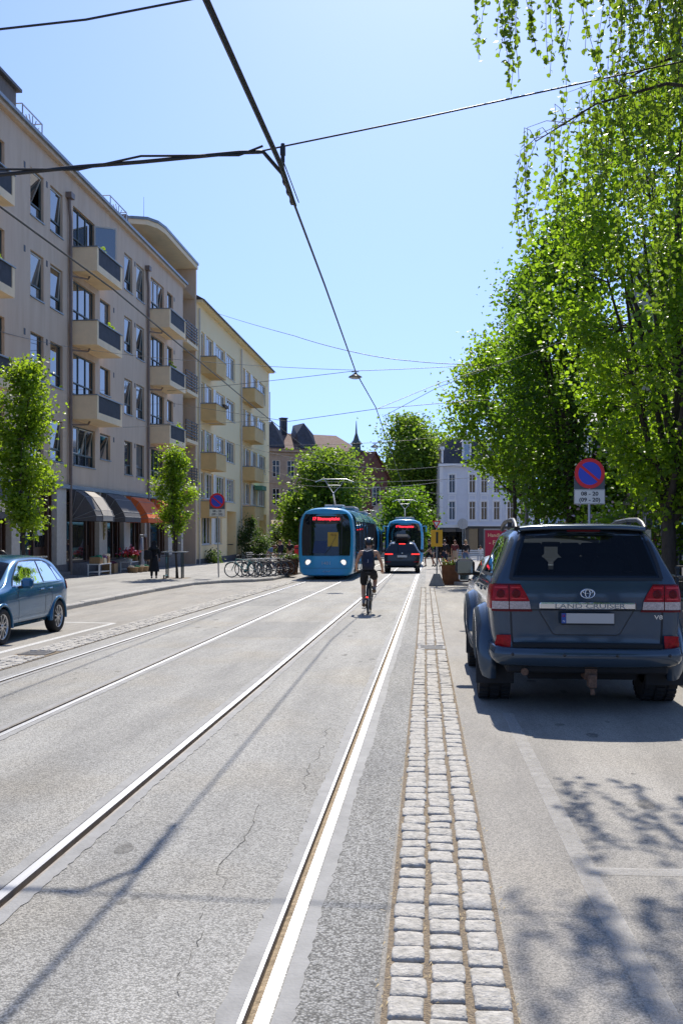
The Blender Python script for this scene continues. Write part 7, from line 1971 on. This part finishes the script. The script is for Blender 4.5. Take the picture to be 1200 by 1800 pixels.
def skin(name, chains, m, parent, levels=1, loc=None):
    """grows one continuous surface over joint chains; a chain is [(point, radius), ...] and may start at an earlier joint by key"""
    V = []; E = []; Rr = []; key = {}
    for ch in chains:
        prev = None
        for it in ch:
            if isinstance(it, str): prev = key[it]; continue
            p, r = it[0], it[1]
            V.append(tuple(p)); Rr.append(r); i = len(V) - 1
            if len(it) > 2: key[it[2]] = i
            if prev is not None: E.append((prev, i))
            prev = i
    me = bpy.data.meshes.new(name); me.from_pydata(V, E, []); me.materials.append(m)
    o = mesh_obj(name, me, parent, loc)
    sm = o.modifiers.new('skin', 'SKIN'); sm.use_smooth_shade = True
    sv = me.skin_vertices[0].data
    for i, r in enumerate(Rr): sv[i].radius = (r, r) if not hasattr(r, '__len__') else r
    sv[0].use_root = True
    sb = o.modifiers.new('sub', 'SUBSURF'); sb.levels = sb.render_levels = levels
    modified(o)
    for p in o.data.polygons: p.use_smooth = True
    return o

def hand(w, e, s, curl=.5, side=1):
    """palm and five fingers leaving the wrist w in the forearm direction"""
    d = (Vector(w) - Vector(e)).normalized(); x = d.cross(Vector((0, 1, .2))).normalized() * side
    if x.length < .1: x = Vector((1, 0, 0))
    n = d.cross(x).normalized()
    w = Vector(w); k = 'w%d' % side; ch = [[k, (w + d * .045 * s, .026 * s, k + 'p')]]
    for i, (off, L) in enumerate(((-.027, .062), (-.009, .074), (.010, .070), (.027, .055))):
        b = w + d * .085 * s + x * off * s; ch.append([k + 'p', (b, .0095 * s), (b + d * L * .5 * s + n * curl * .02, .0085 * s), (b + d * L * (.85 - curl * .3) * s + n * curl * L * .7 * s, .007 * s)])
    b = w + d * .035 * s - x * .030 * s; ch.append([k + 'p', (b, .011 * s), (b + d * .035 * s - x * .02 * s + n * .015, .009 * s), (b + d * .06 * s - x * .022 * s + n * .03, .008 * s)])
    return ch

def person(label, loc, rz, J, wear, hair, group=None, skinm='skin', h=1.72, levels=1, hairlen=0, extra=None):
    """J: joints in metres for a 1.72 m adult; wear: list of (name, material, regions)"""
    t = thing('person', label, 'person', loc, rz, group); s = h / 1.72
    V = {k: Vector(p) * s for k, p in J.items() if k != 'curl'}
    hd = V['head']; up = (hd - V['neck']).normalized(); fw = Vector(J.get('face', (0, 1, 0))).normalized(); sd = up.cross(fw).normalized()
    ch = [[(V['pel'], .105 * s, 'pel'), (V['pel'].lerp(V['chest'], .45), .098 * s, 'waist'), (V['chest'], .118 * s, 'chest'), (V['neck'] - up * .03, .062 * s, 'nb'), (V['neck'] + up * .03, .05 * s, 'nk'), (hd - up * .03, .078 * s, 'jaw'), (hd + up * .05, .088 * s, 'hd'), (hd + up * .115, .055 * s)]]
    ch += [['jaw', (hd - up * .005 + fw * .095 * s, .014 * s)], ['hd', (hd + sd * .088 * s + up * .01, .016 * s)], ['hd', (hd - sd * .088 * s + up * .01, .016 * s)]]
    for q in ('l', 'r'):
        ss = -1 if q == 'l' else 1
        ch.append(['chest', (V['sh' + q], .062 * s), (V['sh' + q].lerp(V['el' + q], .5), .047 * s), (V['el' + q], .040 * s), (V['el' + q].lerp(V['wr' + q], .4), .038 * s), (V['wr' + q], .026 * s, 'w%d' % ss)])
        ch += hand(V['wr' + q], V['el' + q], s, J.get('curl', .5), ss)
        toe = V['an' + q] + Vector(J.get('toe' + q, (0, .16, -.055))) * s
        ch.append(['pel', (V['hi' + q], .092 * s), (V['hi' + q].lerp(V['kn' + q], .5), .078 * s), (V['kn' + q], .055 * s), (V['kn' + q].lerp(V['an' + q], .35), .055 * s), (V['an' + q], .036 * s), (V['an' + q].lerp(toe, .5), .040 * s), (toe, .030 * s)])
    skin('body', ch, M[skinm], t, levels)
    for nm, m, reg in wear:
        c = []
        if 'torso' in reg:
            c.append([(V['pel'] + up * .02, .125 * s, 'pel'), (V['pel'].lerp(V['chest'], .45), .118 * s), (V['chest'], .138 * s, 'chest'), (V['neck'] - up * .055, .085 * s)])
            for q in ('l', 'r'):
                if 'sleeve' in reg: c.append(['chest', (V['sh' + q], .078 * s), (V['sh' + q].lerp(V['el' + q], .5), .064 * s), (V['sh' + q].lerp(V['el' + q], .85 if 'long' not in reg else 1), .058 * s)] + ([(V['el' + q].lerp(V['wr' + q], .5), .050 * s), (V['el' + q].lerp(V['wr' + q], .92), .042 * s)] if 'long' in reg else []))
        if 'legs' in reg or 'shorts' in reg:
            c.append([(V['pel'] + up * .08, .128 * s), (V['pel'], .132 * s, 'pel')])
            for q in ('l', 'r'):
                e = [(V['hi' + q], .108 * s), (V['hi' + q].lerp(V['kn' + q], .5), .100 * s)]
                e += [(V['kn' + q], .078 * s), (V['kn' + q].lerp(V['an' + q], .5), .068 * s), (V['an' + q] + Vector((0, 0, .02)), .058 * s)] if 'legs' in reg else [(V['hi' + q].lerp(V['kn' + q], .82), .095 * s)]
                c.append(['pel'] + e)
        if c: skin(nm, c, M[m], t, levels)
        if 'shoes' in reg:
            for q in ('l', 'r'):
                toe = V['an' + q] + Vector(J.get('toe' + q, (0, .16, -.055))) * s; heel = V['an' + q] + (V['an' + q] - toe).normalized() * .05 * s - Vector((0, 0, .04))
                skin(nm, [[(V['an' + q] + Vector((0, 0, .01)), .05 * s, 'a'), (V['an' + q].lerp(toe, .5), .048 * s), (toe, .040 * s)], ['a', (heel, .04 * s)]], M[m], t, levels)
        if 'socks' in reg:
            for q in ('l', 'r'): skin(nm, [[(V['kn' + q].lerp(V['an' + q], .62), .049 * s), (V['an' + q], .043 * s)]], M[m], t, levels)
        if 'skirt' in reg:
            qm = MB(); rg = []
            for k in range(9):
                f = k / 8; c0 = V['pel'].lerp((V['anl'] + V['anr']) / 2, f * reg['skirt']) + Vector((0, 0, .10 * (1 - f))); w = lerp(.15, reg.get('flare', .30), f) * s
                rg.append([c0 + Vector((math.cos(a) * w, math.sin(a) * w * .8, 0)) * (1 + .07 * math.sin(6 * a + 1) * f) for a in [2 * PI * j / 26 for j in range(26)]])
            qm.loft(rg, True, True, True); qm.build(nm, M[m], t)
    if hair:
        qm = MB(); rg = []
        for k in range(9):
            th = PI * .56 * k / 8; rr = .106 * s
            ring = []
            for j in range(20):
                a = 2 * PI * j / 20; back = max(0, -math.sin(a)); tt = th * (1 + .30 * back - .22 * max(0, math.sin(a)))
                p = hd + up * .035 * s + up * (math.cos(tt) * rr * 1.12) + (sd * math.cos(a) * .93 + fw * math.sin(a) * 1.06) * (math.sin(tt) * rr)
                ring.append(p)
            rg.append(ring)
        qm.loft(rg, True, True, True)
        if hairlen: qm.tube([hd - fw * .07 * s, hd - fw * .10 * s - up * .10 * s, hd - fw * .11 * s - up * hairlen * s], [.08 * s, .085 * s, .05 * s], 12)
        qm.build('hair', M[hair], t)
    if extra: extra(t, V, s, up, fw, sd)
    return t

def stand(phase=0.0, arm=0.1, bend=0.0, look=(0, 1, 0), spread=.1):
    """walking or standing pose; phase is the stride in metres"""
    b = bend
    J = dict(pel=(0, 0, .93), chest=(0, .35 * b, 1.27 - .22 * b), neck=(0, .02 + .55 * b, 1.47 - .40 * b), head=(0, .045 + .68 * b, 1.585 - .46 * b), face=look,
        shl=(-.18, .35 * b + .08 * b, 1.395 - .33 * b), shr=(.18, .35 * b + .08 * b, 1.395 - .33 * b),
        ell=(-.24, -.03 + arm * .6 + .5 * b, 1.13 - .42 * b), elr=(.24, -.03 - arm * .6 + .5 * b, 1.13 - .42 * b), wrl=(-.24, .07 + arm * 1.3 + .6 * b, .90 - .36 * b), wrr=(.24, .07 - arm * .9 + .6 * b, .90 - .36 * b),
        hil=(-.09, 0, .88), hir=(.09, 0, .88), knl=(-spread, -phase * .35 + .03, .49), knr=(spread, phase * .62 + .03, .49 + .02 * abs(phase)), anl=(-spread, -phase * .9, .085 + .06 * abs(phase)), anr=(spread, phase * .55, .085))
    if phase > .2: J['toel'] = (0, .13, -.11)
    return J

# ------------------------------------------------------------------ the cyclist
cy = 23.28
bicycle('commuter_bicycle', 'dark bicycle with a red rear light ridden by the cyclist', (-1.46, cy, gz(cy)), 0, 'blackbike', None, 0, None, crank=R(80), guardcol='black', spoke_n=24)
ca = R(80); pr = Vector((.125, .44 + math.cos(ca) * .17, .285 + math.sin(ca) * .17)); pl = Vector((-.125, .44 - math.cos(ca) * .17, .285 - math.sin(ca) * .17))
JC = dict(pel=(0, .17, 1.055), chest=(0, .30, 1.36), neck=(.0, .36, 1.56), head=(.0, .405, 1.665), face=(0, 1, -.05), shl=(-.185, .31, 1.485), shr=(.185, .31, 1.485),
    ell=(-.30, .36, 1.22), elr=(.30, .36, 1.22), wrl=(-.315, .60, 1.045), wrr=(.315, .60, 1.045), curl=1.0,
    hil=(-.10, .20, 1.0), hir=(.10, .20, 1.0), knl=(-.135, .45, .60), knr=(.14, .58, .80), anl=(pl.x, pl.y - .06, pl.z + .10), anr=(pr.x, pr.y - .06, pr.z + .10), toel=(0, .16, -.055), toer=(0, .16, -.055))
def helm(t, V, s, up, fw, sd):
    qm = MB(); rg = []
    for k in range(10):
        th = PI * .54 * k / 9
        rg.append([V['head'] + up * .045 + up * math.cos(th) * .128 + (sd * math.cos(a) * .112 + fw * math.sin(a) * .142) * math.sin(th) for a in [2 * PI * j / 28 for j in range(28)]])
    qm.loft(rg, True, True, True)
    for a in (-.07, -.025, .025, .07):
        qm.tube([V['head'] + up * .045 + sd * a * 1.2 + fw * f * .13 + up * (.132 * math.sqrt(max(0, 1 - (f * .85) ** 2 - (a / .12) ** 2))) for f in (-.8, -.4, 0, .4, .8)], .012, 6)
    o = qm.build('helmet', mat('black helmet', (.018, .018, .02), .3, coat=.4), t)
person('cyclist in black tank top and shorts riding away between the rails', (-1.46, cy, gz(cy)), 0, JC,
    [('tank_top', 'c_black', ('torso',)), ('shorts', 'c_black', ('shorts',)), ('shoe', 'shoe_tan', ('shoes',)), ('sock', 'sock', ('socks',))], 'h_dark', None, 'skin_tan', 1.72, 2, 0, helm)
bp = thing('backpack', 'dark navy backpack worn by the cyclist', 'backpack', (-1.46, cy + .12, gz(cy) + 1.06))
q = MB(); rg = []
for z, w, d, y in ((0, .11, .07, .0), (.03, .145, .11, -.01), (.18, .155, .13, -.005), (.34, .145, .115, .035), (.44, .125, .09, .075), (.50, .08, .05, .105)):
    rg.append([(math.copysign(abs(math.cos(a)) ** .6, math.cos(a)) * w, y - .045 + math.copysign(abs(math.sin(a)) ** .6, math.sin(a)) * d, z) for a in [2 * PI * j / 24 for j in range(24)]])
q.loft(rg, True, True, True); q.build('pack_body', mat('navy pack cloth', (.016, .022, .04), .75, var=.3, scale=9, bump=.4, bscale=25), bp)
q = MB(); rg = []
for z, w, d, y in ((.06, .09, .02, -.165), (.09, .11, .035, -.17), (.22, .11, .035, -.165), (.26, .08, .015, -.15)): rg.append([(math.cos(a) * w, y + math.sin(a) * d, z) for a in [2 * PI * j / 20 for j in range(20)]])
q.loft(rg, True, True, True); q.build('pocket', M['c_navy'], bp)
q = MB(); q.tube([(0, -.205, .17), (.008, -.20, .22), (.0, -.19, .25)], .006, 5); q.tube([(-.10, -.10, .46), (-.02, -.11, .435), (.09, -.10, .47)], .010, 5); q.build('loop', mat('pale strap', (.45, .46, .5), .6), bp)
for sx in (-1, 1):
    q = MB(); q.tube([(sx * .09, .0, .44), (sx * .105, .10, .48), (sx * .11, .25, .42), (sx * .12, .27, .22), (sx * .13, .12, .06), (sx * .12, .02, .05)], [.016] * 6, 6); q.build('strap', M['c_navy'], bp)

# ------------------------------------------------------------------ woman in black on the left pavement
JB = stand(.12, .04)
def robe(t, V, s, up, fw, sd):
    qm = MB(); qm.loft([[V['head'] + up * (.05 + z) + (sd * math.cos(a) * w * .95 + fw * (math.sin(a) * w * 1.1 - .012)) for a in [2 * PI * j / 22 for j in range(22)]] for z, w in ((.085, .03), (.06, .085), (0, .115), (-.08, .118), (-.15, .12), (-.22, .19), (-.30, .22))], True, True, True); qm.build('headscarf', M['c_black'], t)
person('person in long black coat and head scarf walking with a black bag', (-11.75, 41.2, gz(41.2) + .125), .25, JB, [('coat', 'c_black', {'torso': 1, 'sleeve': 1, 'long': 1, 'skirt': .72, 'flare': .23}), ('trousers', 'c_black', ('legs',)), ('shoe', 'c_grey', ('shoes',))], None, None, 'skin', 1.64, 1, 0, robe)
t = thing('shoulder_bag', 'black bag on the back of the person in the long black coat', 'bag', (-11.88, 41.0, gz(41.2) + .95))
q = MB(); q.loft([[(math.copysign(abs(math.cos(a)) ** .6, math.cos(a)) * w - .05, math.sin(a) * d - .06, z) for a in [2 * PI * j / 20 for j in range(20)]] for z, w, d in ((0, .15, .09), (.04, .19, .12), (.30, .18, .12), (.42, .13, .08))], True, True, True); q.build('pack_body', M['c_black'], t)
q = MB(); q.tube([(-.12, .05, .38), (-.1, .25, .42), (-.08, .28, .2)], .02, 6); q.build('strap', M['c_black'], t)
t = thing('kick_scooter', 'teal kick scooter pushed along by the person in black', 'scooter', (-11.30, 41.35, gz(41.3) + .125), .1)
M['tealscooter'] = mat('teal scooter', (.03, .20, .20), .4)
q = MB(); q.box((0, .0, .13), (.11, .55, .03), 0, 0, .01); q.tube([(0, .27, .13), (0, .36, .22), (0, .30, .95)], .022, 8); q.build('frame', M['tealscooter'], t)
q = MB(); q.tube([(-.22, .29, .95), (.22, .29, .95)], .014, 8); q.build('handlebar', M['blackmetal'], t)
for y in (-.33, .38):
    q = MB(); q.lathe([(.045, -.018), (.09, -.015), (.09, .015), (.045, .018)], (0, y, .09), 'x', 20); q.build('wheel', M['rubber'], t)

# ------------------------------------------------------------------ people by the far planter
P3 = 'people standing by the bicycles'
person('person in blue shirt and beige trousers bending forward by the bicycles', (-10.2, 61.5, gz(61.5) + .125), -1.35, stand(0, .1, .62, (0, .8, -.6)), [('shirt', 'c_blue', ('torso', 'sleeve')), ('trousers', 'c_beige', ('legs',)), ('shoe', 'c_white', ('shoes',))], 'h_red', P3, h=1.68, hairlen=.16)
person('person in navy jacket standing between the bending one and the one in beige shorts', (-9.65, 63.3, gz(63) + .125), 2.6, stand(.05, .15), [('jacket', 'c_navy', ('torso', 'sleeve', 'long')), ('skirt', 'c_black', {'skirt': .55, 'flare': .2}), ('shoe', 'c_white', ('shoes',))], 'h_brown', P3, h=1.72)
person('person in black t-shirt and beige shorts standing nearest the red post box', (-9.0, 63.0, gz(63) + .125), 2.9, stand(.03, .2), [('shirt', 'c_black', ('torso', 'sleeve')), ('shorts', 'c_beige', ('shorts',)), ('shoe', 'c_white', ('shoes',))], 'h_brown', P3, h=1.70)

# ------------------------------------------------------------------ people on the right
P4 = 'people walking at the tram stop'
person('person in black top and shorts striding out beside the standing tram', (.0, 62.5, gz(62.5) + .125), 2.2, stand(.42, .35), [('shirt', 'c_black', ('torso', 'sleeve')), ('shorts', 'c_black', ('shorts',)), ('shoe', 'c_black', ('shoes',))], 'h_dark', P4, h=1.76)
person('person in dark long sleeved top and black skirt walking beside the striding one', (.42, 63.2, gz(63) + .125), 2.4, stand(.35, .3), [('top', 'c_navy', ('torso', 'sleeve', 'long')), ('skirt', 'c_black', {'skirt': .45, 'flare': .22}), ('shoe', 'c_black', ('shoes',))], 'h_brown', P4, h=1.72)
person('person in black jacket and navy jeans seen past the orange yellow sign', (.92, 61.5, gz(61.5) + .125), .1, stand(.2, .1), [('jacket', 'c_black', ('torso', 'sleeve', 'long')), ('jeans', 'c_navy', ('legs',)), ('shoe', 'c_white', ('shoes',))], 'h_dark', P4, h=1.74)
def tote(lab, x, y, z, m):
    t = thing('hand_bag', lab, 'bag', (x, y, z)); q = MB()
    q.loft([[(math.copysign(abs(math.cos(a)) ** .5, math.cos(a)) * w, math.sin(a) * .07, zz) for a in [2 * PI * j / 18 for j in range(18)]] for zz, w in ((0, .15), (.05, .19), (.28, .17), (.30, .16))], True, True, True); q.build('bag_body', M[m], t)
    q = MB(); q.tube([(-.1, 0, .28), (-.08, 0, .48), (.08, 0, .48), (.1, 0, .28)], .012, 6); q.build('handle', M[m], t)
person('woman with long red hair in dark red top and pale skirt', (1.62, 64.2, gz(64) + .125), 2.95, stand(.18, .1), [('top', 'c_red', ('torso', 'sleeve')), ('skirt', 'c_beige', {'skirt': .86, 'flare': .26}), ('shoe', 'c_white', ('shoes',))], 'h_red', P4, h=1.70, hairlen=.26)
person('blond woman in black jacket and pale jeans walking towards the camera', (2.30, 63.6, gz(63.6) + .125), 2.95, stand(.25, .15), [('jacket', 'c_black', ('torso', 'sleeve', 'long')), ('blouse', 'c_white', ()), ('jeans', 'c_denim', ('legs',)), ('shoe', 'c_white', ('shoes',))], 'h_blond', P4, h=1.72, hairlen=.12)
tote('mustard yellow hand bag between the two strolling women', 1.98, 63.6, gz(63.6) + .30, 'c_yellow'); tote('pale cloth bag carried by the woman with long red hair', 1.30, 64.3, gz(64) + .40, 'c_beige')
person('person in dark coat far off between the two trams', (-3.55, 84, gz(84)), .2, stand(.2, .1), [('coat', 'c_black', {'torso': 1, 'sleeve': 1, 'long': 1, 'skirt': .5, 'flare': .2}), ('trousers', 'c_black', ('legs',)), ('shoe', 'c_black', ('shoes',))], 'h_dark', h=1.72)

# ------------------------------------------------------------------ seated guests
def sit(): 
    return dict(pel=(0, 0, .52), chest=(0, .0, .88), neck=(0, .02, 1.08), head=(0, .045, 1.19), shl=(-.18, 0, 1.0), shr=(.18, 0, 1.0), ell=(-.23, .10, .76), elr=(.23, .10, .76), wrl=(-.15, .33, .74), wrr=(.15, .33, .74),
        hil=(-.09, .03, .50), hir=(.09, .03, .50), knl=(-.12, .45, .50), knr=(.12, .45, .50), anl=(-.12, .48, .085), anr=(.12, .48, .085))
def chair(lab, x, y, rz):
    t = thing('cafe_chair', lab, 'chair', (x, y, gz(y) + .125), rz, 'cafe chairs')
    q = MB(); q.box((0, .05, .40), (.42, .42, .03), 0, 0, .01); q.build('seat', M['blackmetal'], t); q = MB(); q.box((0, -.17, .72), (.42, .03, .36), 0, 0, .01); q.build('backrest', M['blackmetal'], t)
    for a in (-.18, .18):
        for b in (-.15, .23):
            q = MB(); q.tube([(a, b, 0), (a, b, .40 if b > 0 else .86)], .012, 6); q.build('leg', M['blackmetal'], t)
def guest(lab, x, y, rz, top, hair, clab, g='guests seated at the cafes', hl=0):
    chair(clab, x, y, rz); person(lab, (x, y, gz(y) + .125), rz, sit(), [('shirt', top, ('torso', 'sleeve')), ('trousers', 'c_navy', ('legs',)), ('shoe', 'c_black', ('shoes',))], hair, g, h=1.70, hairlen=hl)
guest('dark haired guest in grey seated at the left edge behind the hatchback', -14.4, 29.3, -1.4, 'c_grey', 'h_dark', 'cafe chair of the guest in grey at the left edge', hl=.1)
guest('dark haired guest in black seated by the near street tree', -13.3, 29.8, 1.5, 'c_black', 'h_dark', 'cafe chair of the guest in black by the near street tree', hl=.08)
for i, (x, y, c, hh, a) in enumerate(((3.0, 82.0, 'c_grey', 'h_brown', 'grey'), (4.2, 82.4, 'c_white', 'h_dark', 'white'), (5.2, 82.0, 'c_red', 'h_brown', 'dark red'), (6.3, 82.4, 'c_blue', 'h_blond', 'pale blue'))):
    guest('guest in a %s shirt seated behind the white cafe barriers' % a, x, y, PI + .3 * (-1) ** i, c, hh, 'cafe chair of the guest in the %s shirt' % a)
